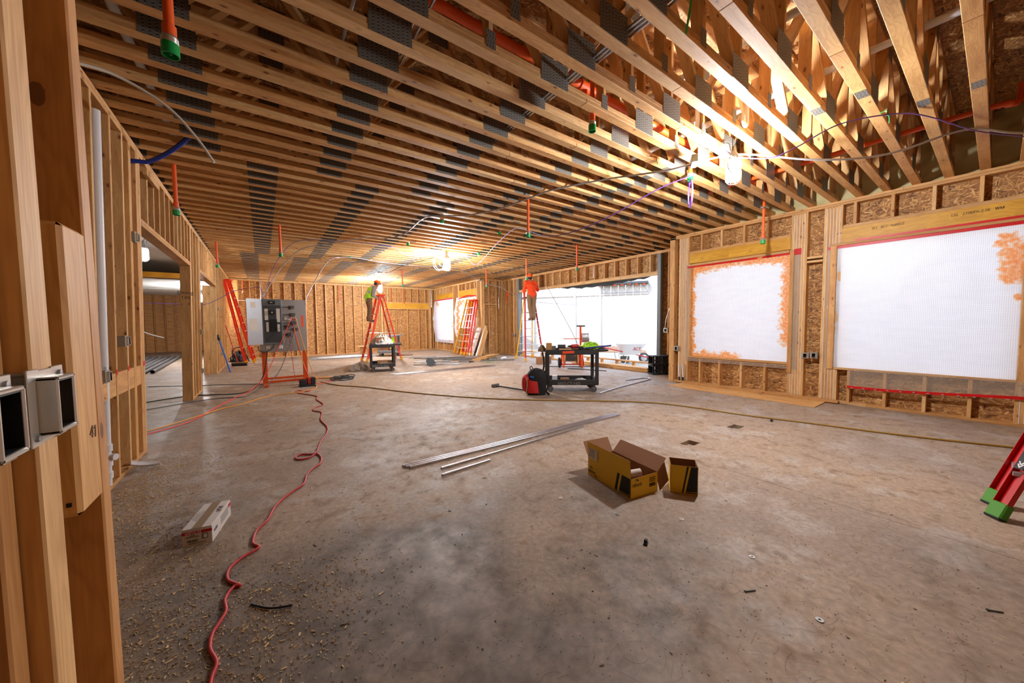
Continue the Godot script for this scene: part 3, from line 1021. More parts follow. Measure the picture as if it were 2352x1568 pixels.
func build_window_film() -> void:
	var blots := []
	for k in 26:
		blots.append([0.015 + 0.012 * sin(k * 1.7), 0.04 + k * 0.037, 0.075 + 0.02 * sin(k * 0.9)])
		blots.append([0.985, 0.03 + k * 0.030, 0.11 + 0.045 * sin(k * 1.3)])
		blots.append([0.03 + k * 0.037, 0.0 + 0.05 * absf(k / 13.0 - 1.0), 0.13])
		if k < 15:
			blots.append([0.03 + k * 0.034, 0.985 + 0.01 * sin(k), 0.095 + 0.03 * sin(k * 1.9)])
	var w1 := struct("window_1")
	poly(w1, XR - 0.003, -4.06, -2.255, 0.635, 2.66, blots, 31)
	film_edges(w1, XR - 0.005, [-4.06, -2.255, 0.635, 2.66], [0.12, 0.14, 0.12, 0.04])
	span(w1, "tape", Vector3(XR - 0.0065, 2.62, -4.16), Vector3(XR - 0.0055, 2.665, -2.12), M.tape_red, I3, 0.0)
	span(w1, "tape", Vector3(XR - 0.0066, 2.60, -2.20), Vector3(XR - 0.0056, 2.71, -2.10), M.tape_red, I3, 0.0)
	var w2 := struct("window_2")
	var b2 := []
	for k in 9:
		b2.append([0.985 - 0.035 * absf(sin(k * 1.3)), 0.17 + 0.022 * k, 0.12])
	b2.append([0.93, 0.10, 0.10])
	b2.append([0.90, 0.13, 0.07])
	b2.append([0.99, 0.47, 0.05])
	poly(w2, XR - 0.003, -1.615, 0.165, 0.605, 2.66, b2, 33, 0.008)
	film_edges(w2, XR - 0.005, [-1.615, 0.165, 0.605, 2.66], [0.12, 0.16, 0.02, 0.04])
	span(w2, "tape", Vector3(XR - 0.0085, 2.61, -1.74), Vector3(XR - 0.0075, 2.654, 0.32), M.tape_red, I3, 0.0)
	span(w2, "tape", Vector3(XR - 0.0086, 2.695, -1.40), Vector3(XR - 0.0076, 2.725, 0.32), M.tape_red, I3, 0.0)
	# the loose hem hanging under the sill with a taped, stapled edge
	var f := noise(17, 0.8, 3)
	var g := Geo.new()
	g.patch(func(a: float, b: float) -> Vector3:
		var z := lerpf(-1.43, 0.42, a)
		return Vector3(XR - 0.03 - 0.012 * b + 0.012 * f.get_noise_2d(z * 3.0, b), lerpf(0.60, 0.30 + 0.08 * a - 0.015 * sin(a * 5.0), b), z), 40, 8, true)
	part(w2, "film_hem", g.mesh(), M.scrim_edge)
	var h := Geo.new()
	h.patch(func(a: float, b: float) -> Vector3:
		var z := lerpf(-1.43, 0.42, a)
		return Vector3(XR - 0.045 + 0.010 * f.get_noise_2d(z * 3.0, 1.0), lerpf(0.325, 0.285, b) + 0.08 * a - 0.015 * sin(a * 5.0), z), 40, 1, true)
	part(w2, "tape", h.mesh(), M.tape_red)
	for k in 13:
		var z := -1.38 + k * 0.135
		span(w2, "staple", Vector3(XR - 0.056, 0.284 + 0.0435 * (z + 1.43) , z), Vector3(XR - 0.048, 0.296 + 0.0435 * (z + 1.43), z + 0.025), M.alu, I3, 0.0)

func build_bay() -> void:
	var w := struct("wall_bay")
	var xo := XA + 0.14
	# return walls
	for r in [[ZF, -0.14], [ZJ - 0.0, 0.14]]:
		var za: float = r[0]
		var zb: float = r[0] + r[1]
		var zs: float = zb if r[1] < 0 else zb - 0.012
		span(w, "sheathing_panel", Vector3(XR + 0.15, 0, minf(zb, zb - 0.012)), Vector3(xo, 4.2, maxf(zb, zb - 0.012)), M.osb[0], I3, 0.0)
		span(w, "sole_plate", Vector3(XR, 0, minf(za, zb)), Vector3(xo, 0.038, maxf(za, zb)), pine())
		span(w, "top_plate", Vector3(XR, 3.324, minf(za, zb)), Vector3(xo, 3.40, maxf(za, zb)), pine())
		if r[1] < 0:
			for x in [7.96, 8.0, 8.30, 8.70, 9.0, 9.08]:
				span(w, "stud", Vector3(x - 0.019, 0.038, zb), Vector3(x + 0.019, 3.324, za), pine())
			for s in [[8.02, 8.28], [8.32, 8.68]]:
				span(w, "block", Vector3(s[0], 2.26, zb), Vector3(s[1], 2.298, za), pine())
		else:
			for x in [8.4, 8.8, 9.08]:
				span(w, "stud", Vector3(x - 0.019, 0.038, minf(za, zb) + 0.002), Vector3(x + 0.019, 3.324, maxf(za, zb) - 0.014), pine())
	# bay wall with the wide opening
	var z0 := -12.12
	var z1 := -5.62
	span(w, "sheathing_panel", Vector3(xo, 0, ZF - 0.15), Vector3(xo + 0.012, 4.2, z0), M.osb[1], I3, 0.0)
	span(w, "sheathing_panel", Vector3(xo, 0, z1), Vector3(xo + 0.012, 4.2, ZJ + 0.14), M.osb[0], I3, 0.0)
	for k in 3:
		span(w, "sheathing_panel", Vector3(xo, 2.74, z0 + k * 2.167), Vector3(xo + 0.012, 4.2, z0 + k * 2.167 + 2.163), M.osb[k % 2], I3, 0.0)
	span(w, "top_plate", Vector3(XA, 3.324, ZF), Vector3(xo, 3.40, ZJ), pine())
	span(w, "header_plate", Vector3(XA - 0.01, 2.74, z0), Vector3(xo, 2.80, z1), M.pine[0])
	span(w, "header_plate", Vector3(XA - 0.01, 2.80, z0), Vector3(xo, 2.84, z1), M.pine[2])
	var zz := []
	var q := z1 - 0.25
	while q > z0 + 0.1:
		zz.append(q)
		q -= 0.41
	studs_z(w, I3, XA, 1, zz, 2.84, 3.324)
	studs_z(w, I3, XA, 1, [ZF + 0.05, ZF + 0.35, ZF + 0.75, ZF + 0.98], 0.038, 3.324)
	studs_z(w, I3, XA, 1, [-5.30, -4.92, -4.62], 0.038, 3.324)
	span(w, "sole_plate", Vector3(XA, 0, ZF), Vector3(xo, 0.038, z0), pine())
	span(w, "sole_plate", Vector3(XA, 0, z1), Vector3(xo, 0.038, ZJ), pine())
	span(w, "steel_column", Vector3(XA - 0.03, 0, z0 - 0.11), Vector3(xo - 0.03, 3.32, z0), M.grey_paint, I3, 0.004)
	span(w, "steel_column", Vector3(XA - 0.03, 0, z1), Vector3(xo - 0.03, 3.32, z1 + 0.10), M.grey_paint, I3, 0.004)
	for b in [[-5.26, -4.95, 2.52], [-5.26, -4.95, 0.30]]:
		span(w, "block", Vector3(XA, b[2], b[0]), Vector3(xo, b[2] + 0.038, b[1]), pine())
	# raised curb of framing across the opening
	for y in [0.0, 0.20]:
		span(w, "curb_plate", Vector3(XA, y, z0), Vector3(xo, y + 0.038, -8.8), pine())
		span(w, "curb_plate", Vector3(XA, y, -8.797), Vector3(xo, y + 0.038, z1), pine())
	var c := z0 + 0.2
	while c < z1:
		span(w, "curb_block", Vector3(XA, 0.038, c - 0.019), Vector3(xo, 0.20, c + 0.019), pine())
		c += 0.61
	# torn membrane hanging under the header outside
	var f := noise(5, 0.9, 3)
	var g := Geo.new()
	g.patch(func(a: float, b: float) -> Vector3:
		var z := lerpf(z0 + 2.2, z1 - 0.4, a)
		return Vector3(xo + 0.02 + 0.10 * b, 2.78 - b * (0.05 + 0.10 * sin(a * PI) + 0.05 * f.get_noise_2d(z * 2.0, 0)), z), 36, 4)
	part(w, "torn_membrane", g.mesh(), M.dark_grey)

func build_far_windows() -> void:
	var w := struct("wall_right_far")
	var xo := XR + 0.14
	var wins := [[-18.12, -16.20, 0.57, 2.70], [-15.45, -13.81, 0.57, 2.66]]
	var edges := [[ZB - 0.15, -18.12, 0.0, 4.2], [-16.20, -15.45, 0.0, 4.2], [-13.81, ZF, 0.0, 4.2]]
	for o in wins:
		edges.append([o[0], o[1], 0.0, 0.57])
		edges.append([o[0], o[1], o[3], 4.2])
	for k in edges.size():
		var e: Array = edges[k]
		span(w, "sheathing_panel", Vector3(xo, e[2], e[0]), Vector3(xo + 0.012, e[3], e[1]), M.osb[k % 2], I3, 0.0)
	span(w, "sole_plate", Vector3(XR, 0, ZB), Vector3(xo, 0.038, ZF), pine())
	span(w, "top_plate", Vector3(XR, 3.324, ZB), Vector3(xo, 3.361, ZF), pine())
	span(w, "top_plate", Vector3(XR, 3.363, ZB), Vector3(xo, 3.40, ZF), pine())
	studs_z(w, I3, XR, 1, [-18.50, -18.46, -18.28, -18.24, -18.20, -18.16, -16.15, -16.11, -16.0, -15.78, -15.6, -15.56, -15.52, -15.48, -13.78, -13.74, -13.70, -13.6, -13.45, -13.41, -13.37, -13.33], 0.038, 3.324)
	for o in wins:
		span(w, "header_beam", Vector3(XR + 0.002, o[3] + 0.06, o[0] - 0.02), Vector3(xo, 2.98, o[1] + 0.02), M.lvl)
		span(w, "header_plate", Vector3(XR, o[3] + 0.02, o[0] - 0.02), Vector3(xo, o[3] + 0.058, o[1] + 0.02), pine())
		span(w, "header_plate", Vector3(XR, 2.982, o[0] - 0.02), Vector3(xo, 3.02, o[1] + 0.02), pine())
		span(w, "sill_plate", Vector3(XR, 0.53, o[0]), Vector3(xo, 0.57, o[1]), pine())
		var zs := []
		var q: float = o[0] + 0.3
		while q < o[1]:
			zs.append(q)
			q += 0.41
		studs_z(w, I3, XR, 1, zs, 0.038, 0.53)
		studs_z(w, I3, XR, 1, zs, 3.02, 3.324)
	# film torn loose and belling into the room
	for k in 2:
		var o: Array = wins[k]
		var win := struct("window_%d" % (k + 3))
		var f := noise(50 + k, 0.8, 3)
		var z0: float = o[0] - 0.30
		var z1: float = o[1] + 0.05
		var foam := [[0.16, 0.08, 0.12], [0.22, 0.12, 0.10], [0.95, 0.55, 0.06], [0.95, 0.62, 0.06]]
		if k == 1:
			foam = []
			for i in 18:
				foam.append([0.14 + 0.03 * sin(i * 2.0), 0.12 + i * 0.045, 0.11])
				foam.append([0.93, 0.10 + i * 0.05, 0.07])
				foam.append([0.2 + i * 0.043, 0.09 + 0.04 * sin(i * 1.1), 0.10])
		var g := Geo.new()
		g.patch(func(a: float, b: float) -> Vector3:
			var z := lerpf(z0, z1, a)
			var y := lerpf(o[3] + 0.04, 0.42, b)
			var lift := (1.0 - clampf(a / 0.3, 0, 1)) * (0.25 + 0.15 * f.get_noise_2d(0, y * 2.0)) * sin(clampf(b * 1.1, 0, 1) * PI)
			var dip := 0.0 if k == 0 else -0.30 * exp(-pow((a - 0.6) / 0.2, 2.0)) * maxf(0, 1 - b * 3.0) * 0.8
			return Vector3(XR - 0.012 - 0.5 * lift + 0.03 * f.get_noise_2d(z * 1.5, y), y + dip, z), 30, 30, true)
		part(win, "poly_sheet", g.mesh(), sheet_material(foam, Vector2(z1 - z0, o[3] - 0.4), 60 + k))
		var t := Geo.new()
		t.patch(func(a: float, b: float) -> Vector3:
			var z := lerpf(z0, z1, a)
			var s := 0.0 if k == 0 else (0.16 * sin(a * PI * 0.8) - 0.10)
			return Vector3(XR - 0.03, o[3] + s + 0.03 - 0.05 * b, z), 20, 1, true)
		part(win, "tape", t.mesh(), M.tape_red)

func build_front_wall() -> void:
	# the stud wall at the photographer's shoulder
	var w := struct("wall_front")
	var x := -0.264
	span(w, "stud", Vector3(x - 0.14, 0, -1.046), Vector3(x, CEIL, -1.004), M.fir)
	span(w, "stud", Vector3(x - 0.14, 0, -0.845), Vector3(x, CEIL, -0.785), M.pine[0])
	span(w, "stud", Vector3(x - 0.16, 0, -0.783), Vector3(x - 0.022, CEIL, -0.745), M.pine[4])
	span(w, "stud", Vector3(x - 0.14, 0, -0.30), Vector3(x, CEIL, -0.26), M.pine[2])
	span(w, "stud", Vector3(x - 0.14, 0, 0.10), Vector3(x, CEIL, 0.14), M.pine[3])
	# short piece of two-by-four nailed to the far stud
	span(w, "block", Vector3(x - 0.036, 1.095, -1.003), Vector3(x + 0.001, 1.594, -0.906), M.pine[5], I3, 0.006)
	span(w, "nail", Vector3(x - 0.016, 1.115, -0.907), Vector3(x - 0.010, 1.122, -0.904), M.rubber, I3, 0.0)
	# pencil marks on the block's lit face
	write(w, "41", 0.022, M.boot, Transform3D(Basis(Vector3.UP, PI / 2) * Basis(Vector3.BACK, -0.15), Vector3(x + 0.0015, 1.225, -0.975)))
	span(w, "sole_plate", Vector3(x - 0.14, 0, -0.96), Vector3(x, 0.038, 2.4), pine())

func build_shell() -> void:
	# the rest of the envelope, behind the photographer and round the neighbouring room
	var a := struct("wall_rear")
	span(a, "sheathing_panel", Vector3(-9.3, 0, 2.6), Vector3(9.3, 4.2, 2.75), M.osb[0], I3, 0.0)
	var b := struct("wall_far_room")
	for k in 19:
		span(b, "stud", Vector3(-9.0 + k * 0.42, 0.0, -27.14), Vector3(-8.962 + k * 0.42, 3.6, -27.0), pine())
	span(b, "sheathing_panel", Vector3(-9.3, 0, -27.2), Vector3(-1.0, 4.2, -27.14), M.fir, I3, 0.0)
	for k in 60:
		span(b, "stud", Vector3(-9.04, 0.0, -3.0 - k * 0.41), Vector3(-8.90, 3.6, -2.962 - k * 0.41), pine())
	span(b, "sheathing_panel", Vector3(-9.3, 0, -30.0), Vector3(-9.1, 4.2, 2.75), M.osb[1], I3, 0.0)
	span(b, "sheathing_panel", Vector3(-1.3, 0, -27.0), Vector3(-1.15, 4.2, ZB - 0.15), M.osb[1], I3, 0.0)
	# white membrane ceiling of the neighbouring room, its yellow beams under it
	var c := struct("ceiling_far_room")
	span(c, "membrane", Vector3(-9.0, 3.62, -27.0), Vector3(-1.32, 3.64, -0.4), M.membrane, I3, 0.0)
	for z in [-16.4, -20.4]:
		span(c, "beam", Vector3(-9.0, 3.05, z), Vector3(-1.32, 3.22, z + 0.2), M.beam_yellow, I3, 0.004)
		span(c, "soffit_panel", Vector3(-9.0, 3.0, z - 3.9), Vector3(-1.32, 3.03, z), M.membrane, I3, 0.0)
	span(c, "strut", Vector3(-9.0, 3.50, -11.2), Vector3(-1.4, 3.56, -11.14), M.steel, I3, 0.0)
	span(c, "strut", Vector3(-9.0, 3.50, -8.4), Vector3(-1.4, 3.56, -8.34), M.steel, I3, 0.0)

func build_outside() -> void:
	var g := struct("ground_outside")
	span(g, "yard", Vector3(9.24, -0.4, -60), Vector3(70, -0.10, 60), M.ground, I3, 0.0)
	var w := struct("wall_outside")
	# neighbouring white metal building, ribbed panels between posts, turned to the hall
	var a := Vector3(12.6, -0.1, -16.9)
	var b := Vector3(16.75, -0.1, -10.9)
	var d := (b - a).normalized()
	var T := Transform3D(Basis(d, Vector3.UP, d.cross(Vector3.UP)), a)      # local x along the wall, z towards the hall
	var L := a.distance_to(b)
	for k in 19:
		var x := k * 0.385
		span(w, "siding_panel", Vector3(x, 0, -0.05), Vector3(x + 0.375, 4.6, 0), M.metal_wall, T, 0.004)
	for x in [0.9, 3.35, 4.75]:
		span(w, "post", Vector3(x, 0, 0), Vector3(x + 0.12, 3.6, 0.10), M.metal_wall, T)
	span(w, "girt", Vector3(0, 3.0, 0.0), Vector3(L, 3.06, 0.05), M.metal_wall, T)
	var T2 := Transform3D(Basis(Vector3(-0.05, 0, 1).normalized(), Vector3.UP, Vector3(-1, 0, -0.05).normalized()), b)
	for k in 60:
		span(w, "siding_panel", Vector3(k * 0.385, 0, -0.05), Vector3(k * 0.385 + 0.375, 4.6, 0), M.metal_wall, T2, 0.004)
	# open-web joist under its eave, orange foam on the ends
	var j := Geo.new()
	j.rod(T * Vector3(4.9, 3.52, 0.25), T * Vector3(L, 3.52, 0.25), 0.02, 6)
	j.rod(T * Vector3(4.9, 3.10, 0.25), T * Vector3(L, 3.10, 0.25), 0.02, 6)
	for k in 9:
		var x := 4.9 + k * 0.265
		j.rod(T * Vector3(x, 3.10 if k % 2 else 3.52, 0.25), T * Vector3(x + 0.265, 3.52 if k % 2 else 3.10, 0.25), 0.012, 6)
	part(w, "joist", j.mesh(), M.cable)
	span(w, "eave", Vector3(4.7, 3.54, 0), Vector3(L, 3.66, 0.4), M.dark_grey, T)
	for k in 7:
		part(w, "foam_blob", ball_mesh(), M.orange_pipe, T * Transform3D(Basis().scaled(Vector3(0.10, 0.05, 0.06)), Vector3(4.9 + k * 0.36, 3.53 + 0.02 * sin(k * 2.0), 0.28)))
	var g2 := Geo.new()
	var f := noise(71, 0.8, 4)
	g2.patch(func(u: float, v: float) -> Vector3:
		var p := Vector2(u * 2 - 1, v * 2 - 1)
		return T * Vector3(2.0 + u * 5.2, maxf(0, (1 - p.length_squared())) * 0.26 * (0.7 + 1.2 * f.get_noise_2d(u * 9, v * 6)) + 0.02, 0.4 + v * 1.6), 40, 20, true)
	single("earth_mound", g2.mesh(), M.dirt, "low mound of loose brown earth along the white metal wall outdoors", "earth mound")

func ball_mesh() -> ArrayMesh:
	if not bars.has("ball"):
		var g := Geo.new()
		g.ball(I3, Vector3.ONE, 10, 7)
		bars["ball"] = g.mesh()
	return bars["ball"]

# ---------------------------------------------------------------- pipes, lamps, cables, boxes
func sprinkler(x: float, z: float, drop: float, label: String) -> void:
	var t := thing("sprinkler_drop", label, "sprinkler drop", Vector3(x, CEIL - drop, z), 0, "orange sprinkler drops with green caps")
	var g := Geo.new()
	g.lathe(I3, [Vector2(0.021, 0.115), Vector2(0.021, drop + 0.42), Vector2(0, drop + 0.42)], 14)
	g.lathe(I3, [Vector2(0.020, 0.093), Vector2(0.028, 0.095), Vector2(0.028, 0.145), Vector2(0.021, 0.152)], 14)
	part(t, "pipe", g.mesh(), M.orange_pipe)
	var m := Geo.new()
	var pr := [Vector2(0.024, 0.05), Vector2(0.034, 0.052)]
	for k in 5:
		pr.append(Vector2(0.034, 0.055 + k * 0.007))
		pr.append(Vector2(0.0325, 0.0585 + k * 0.007))
	pr.append(Vector2(0.028, 0.095))
	m.lathe(I3, pr, 14)
	part(t, "threaded_fitting", m.mesh(), M.zinc_ring)
	var c := Geo.new()
	c.lathe(I3, [Vector2(0, 0.024), Vector2(0.030, 0.024), Vector2(0.030, 0.0), Vector2(0.036, 0.0), Vector2(0.036, 0.056), Vector2(0.033, 0.058)], 16)
	c.lathe(I3, [Vector2(0, 0.004), Vector2(0.007, 0.006), Vector2(0.008, 0.024)], 8)
	part(t, "cap", c.mesh(), M.green)
	if drop > 0.3 and x > 6.9:
		var s := Geo.new()
		s.box(I3, Vector3(-0.03, drop - 0.06, 0), Vector3(0.10, 0.022, 0.05), 0.003)
		part(t, "clamp", s.mesh(), M.zinc)

func build_pipes() -> void:
	# sprinkler mains in the truss depth
	var g := Geo.new()
	g.rod(Vector3(-1.0, 3.70, -2.42), Vector3(7.6, 3.70, -2.42), 0.038, 14)
	var t := single("sprinkler_main", g.mesh(), M.orange_pipe, "thick orange sprinkler main running crosswise inside the trusses, its tees showing", "pipe")
	for x in [-0.32, 2.64, 4.71, 7.07]:
		var f := Geo.new()
		f.rod(Vector3(x - 0.075, 3.70, -2.42), Vector3(x + 0.075, 3.70, -2.42), 0.046, 14)
		f.rod(Vector3(x, 3.70, -2.42), Vector3(x, 3.60, -2.42), 0.030, 12)
		part(t, "tee", f.mesh(), M.orange_pipe)
	var h := Geo.new()
	h.tube(spline([Vector3(6.22, 3.60, -6.0), Vector3(6.22, 3.60, -2.0), Vector3(6.23, 3.60, -0.2), Vector3(6.30, 3.60, -0.02), Vector3(6.42, 3.64, 0.04), Vector3(6.50, 3.76, 0.06), Vector3(6.52, 3.86, 0.06)], 6), 0.028, 12)
	single("sprinkler_branch", h.mesh(), M.orange_pipe, "orange sprinkler branch pipe ending in an elbow near the right wall", "pipe")
	for zi in 5:
		var z: float = [-4.48, -6.4, -8.5, -11.0, -12.78][zi]
		var b := Geo.new()
		b.rod(Vector3(-0.9, 3.66, z), Vector3(7.3, 3.66, z), 0.030, 10)
		single("sprinkler_branch", b.mesh(), M.orange_pipe, "%s crosswise orange sprinkler branch behind the thick main, counted from the camera" % ORD[zi], "pipe", "crosswise sprinkler branches")
	# white drain and vent pipes in the trusses
	for q in [[3.42, 3.78, -3.2, 1.6, "white plastic pipe crossing the trusses over the lit work light"], [4.40, 3.75, -3.4, 1.6, "long white plastic pipe crossing the trusses nearest the right wall"], [-0.74, 3.60, -6.4, -1.0, "white plastic pipe crossing the trusses by the left wall"], [0.62, 3.72, -5.6, -2.4, "slim grey plastic pipe between the trusses over the large cap"]]:
		var p := Geo.new()
		var r := 0.030 if q[0] > 1.0 or q[0] < 0 else 0.014
		p.rod(Vector3(q[0], q[1], q[2]), Vector3(q[0], q[1], q[3]), r, 12)
		var o := single("plastic_pipe", p.mesh(), M.pvc, q[4], "pipe")
		var k := Geo.new()
		k.rod(Vector3(q[0], q[1], q[2] + 1.2), Vector3(q[0], q[1], q[2] + 1.32), r + 0.006, 12)
		part(o, "coupling", k.mesh(), M.pvc)
	# trap bends by the work light
	for q in [[3.86, -1.98, "farther"], [4.16, -1.62, "nearer"]]:
		var p := Geo.new()
		var pts := []
		for i in 11:
			var a := PI * i / 10.0
			pts.append(Vector3(q[0] + 0.07 * cos(a), 3.52 - 0.07 * sin(a), q[1] + 0.02 * i / 10.0))
		pts.push_front(Vector3(q[0] + 0.07, 3.78, q[1]))
		p.tube(pts, 0.022, 10)
		single("trap_bend", p.mesh(), M.pvc, "%s of two white trap bends hanging between trusses beside the work light" % q[2], "pipe", "trap bends by the work light")
	# conduits running lengthwise through the trusses
	for k in 3:
		var e := Geo.new()
		e.rod(Vector3(2.20 + k * 0.035, 3.505, -5.2), Vector3(2.20 + k * 0.035, 3.505, -0.2), 0.012, 8)
		single("steel_conduit", e.mesh(), M.emt, "%s of three bright conduits running lengthwise through the near trusses" % ["left one", "middle one", "right one"][k], "conduit", "three conduits in the trusses")
	for k in 2:
		var e := Geo.new()
		e.rod(Vector3(0.98 + k * 0.05, 3.60, -5.4), Vector3(0.98 + k * 0.05, 3.60, -1.6), 0.010, 8)
		single("steel_conduit", e.mesh(), M.emt, "%s of two thin conduits behind the dark truss plates" % ["left one", "right one"][k], "conduit", "two thin conduits in the trusses")
	# flush capped outlets and hanging drops
	for q in [[-0.32, -2.48, 0.62, "large orange sprinkler drop with green cap nearest the camera"],
		[-0.80, -5.95, 0.61, "orange sprinkler drop hanging over the first doorway of the left wall"],
		[0.36, -8.39, 0.61, "orange sprinkler drop hanging in front of the breaker panel cables"],
		[-0.80, -10.83, 0.59, "orange sprinkler drop above the leaning orange ladder"],
		[3.56, -4.48, 0.60, "long orange sprinkler drop in the middle of the hall ceiling"],
		[6.69, -6.41, 0.64, "orange sprinkler drop in front of the wide opening's header"],
		[4.25, -12.78, 0.60, "thin orange sprinkler drop right of the far worker"],
		[6.85, -11.16, 0.63, "orange sprinkler drop in front of the far bay corner"],
		[6.76, -8.62, 0.64, "orange sprinkler drop in front of the orange-shirted worker's helmet"],
		[7.07, -2.41, 0.66, "orange sprinkler drop in front of the window with orange foam edges"],
		[2.64, -2.33, 0.16, "short sprinkler drop below the thick orange main"],
		[4.71, -2.46, 0.11, "short green capped sprinkler outlet inside the purple cable loop"],
		[2.90, -6.31, 0.05, "green sprinkler cap flush with the trusses below the armoured cable's middle"],
		[3.00, -8.53, 0.05, "green sprinkler cap flush with the trusses left of the second work light"],
		[4.30, -6.42, 0.05, "green sprinkler cap flush with the trusses beside the purple cable"],
		[5.03, -8.59, 0.05, "green sprinkler cap flush with the trusses right of the second work light"],
		[2.17, -11.03, 0.05, "small green sprinkler cap flush with the far trusses"]]:
		sprinkler(q[0], q[1], q[2], q[3])

func work_lamp(at: Vector3, size: float, power: float, label: String, lit := true) -> void:
	var t := thing("work_light", label, "work light", at, 0, "hanging work lights")
	var s := size
	var b := Geo.new()
	b.lathe(I3, [Vector2(0, -0.12 * s), Vector2(0.045 * s, -0.118 * s), Vector2(0.066 * s, -0.10 * s), Vector2(0.068 * s, 0.09 * s), Vector2(0.05 * s, 0.11 * s), Vector2(0, 0.112 * s)], 16)
	part(t, "bulb", b.mesh(), M.lamp_glow if lit else M.lamp_dim)
	var h := Geo.new()
	h.lathe(I3, [Vector2(0.055 * s, 0.113 * s), Vector2(0.05 * s, 0.15 * s), Vector2(0.028 * s, 0.20 * s), Vector2(0.022 * s, 0.26 * s), Vector2(0, 0.262 * s)], 14)
	part(t, "socket", h.mesh(), M.cable)
	var c := Geo.new()
	for k in 8:
		var a := TAU * k / 8
		var d := Vector3(cos(a), 0, sin(a)) * 0.078 * s
		c.tube([Vector3(d.x * 0.7, 0.14 * s, d.z * 0.7), d + Vector3(0, 0.08 * s, 0), d + Vector3(0, -0.10 * s, 0), Vector3(d.x * 0.6, -0.14 * s, d.z * 0.6)], 0.0022, 5)
	for y in [-0.14, -0.06, 0.04]:
		var ring := []
		for k in 17:
			var a := TAU * k / 16
			ring.append(Vector3(cos(a), 0, sin(a)) * (0.047 if y < -0.1 else 0.078) * s + Vector3(0, y * s, 0))
		c.tube(ring, 0.0022, 5, false)
	part(t, "guard", c.mesh(), M.alu)
	var w := Geo.new()
	w.tube(spline([Vector3(0, 0.26 * s, 0), Vector3(0.03, 0.30 * s, 0.01), Vector3(0.02, CEIL - at.y + 0.03, 0.02)], 5), 0.004, 6)
	w.tube(spline([Vector3(-0.02, 0.2 * s, 0), Vector3(-0.07, 0.34 * s, 0.02), Vector3(0.0, 0.42 * s, 0.03), Vector3(0.07, 0.33 * s, 0.0), Vector3(0.05, 0.22 * s, 0)], 5), 0.004, 6)
	part(t, "hanger", w.mesh(), M.black)
	var l := Geo.new()
	l.tube(spline([Vector3(-0.02, 0.15, 0), Vector3(-0.16, 0.10, 0.02), Vector3(-0.25, -0.04, 0.05), Vector3(-0.15, -0.08, 0.05), Vector3(-0.06, -0.04, 0.02), Vector3(-0.12, 0.04, 0.0)], 6), 0.005, 6)
	part(t, "pigtail", l.mesh(), M.white)
	if power > 0:
		var o := OmniLight3D.new()
		o.name = "light"
		o.light_color = Color(0.97, 0.98, 1.0)
		o.light_energy = power
		o.light_size = 0.07 * s
		o.omni_range = 40
		o.omni_attenuation = 2
		o.shadow_enabled = true
		t.add_child(o)

func build_lamps() -> void:
	work_lamp(Vector3(4.33, 3.09, -1.78), 1.0, 2.5, "glaring caged work light hanging from the trusses nearest the right wall")
	work_lamp(Vector3(4.20, 3.06, -8.9), 1.25, 4.6, "glaring caged work light hanging in the middle of the hall")
	work_lamp(Vector3(4.12, 2.95, -15.265), 1.25, 4.6, "glaring caged work light hanging before the far worker's face")
	work_lamp(Vector3(-1.95, 2.55, -18.5), 1.2, 3.0, "bright work light glimpsed through the second doorway of the left wall")
	work_lamp(Vector3(-2.05, 3.02, -11.0), 1.1, 0.6, "dimly lit caged work light hanging inside the first doorway", false)

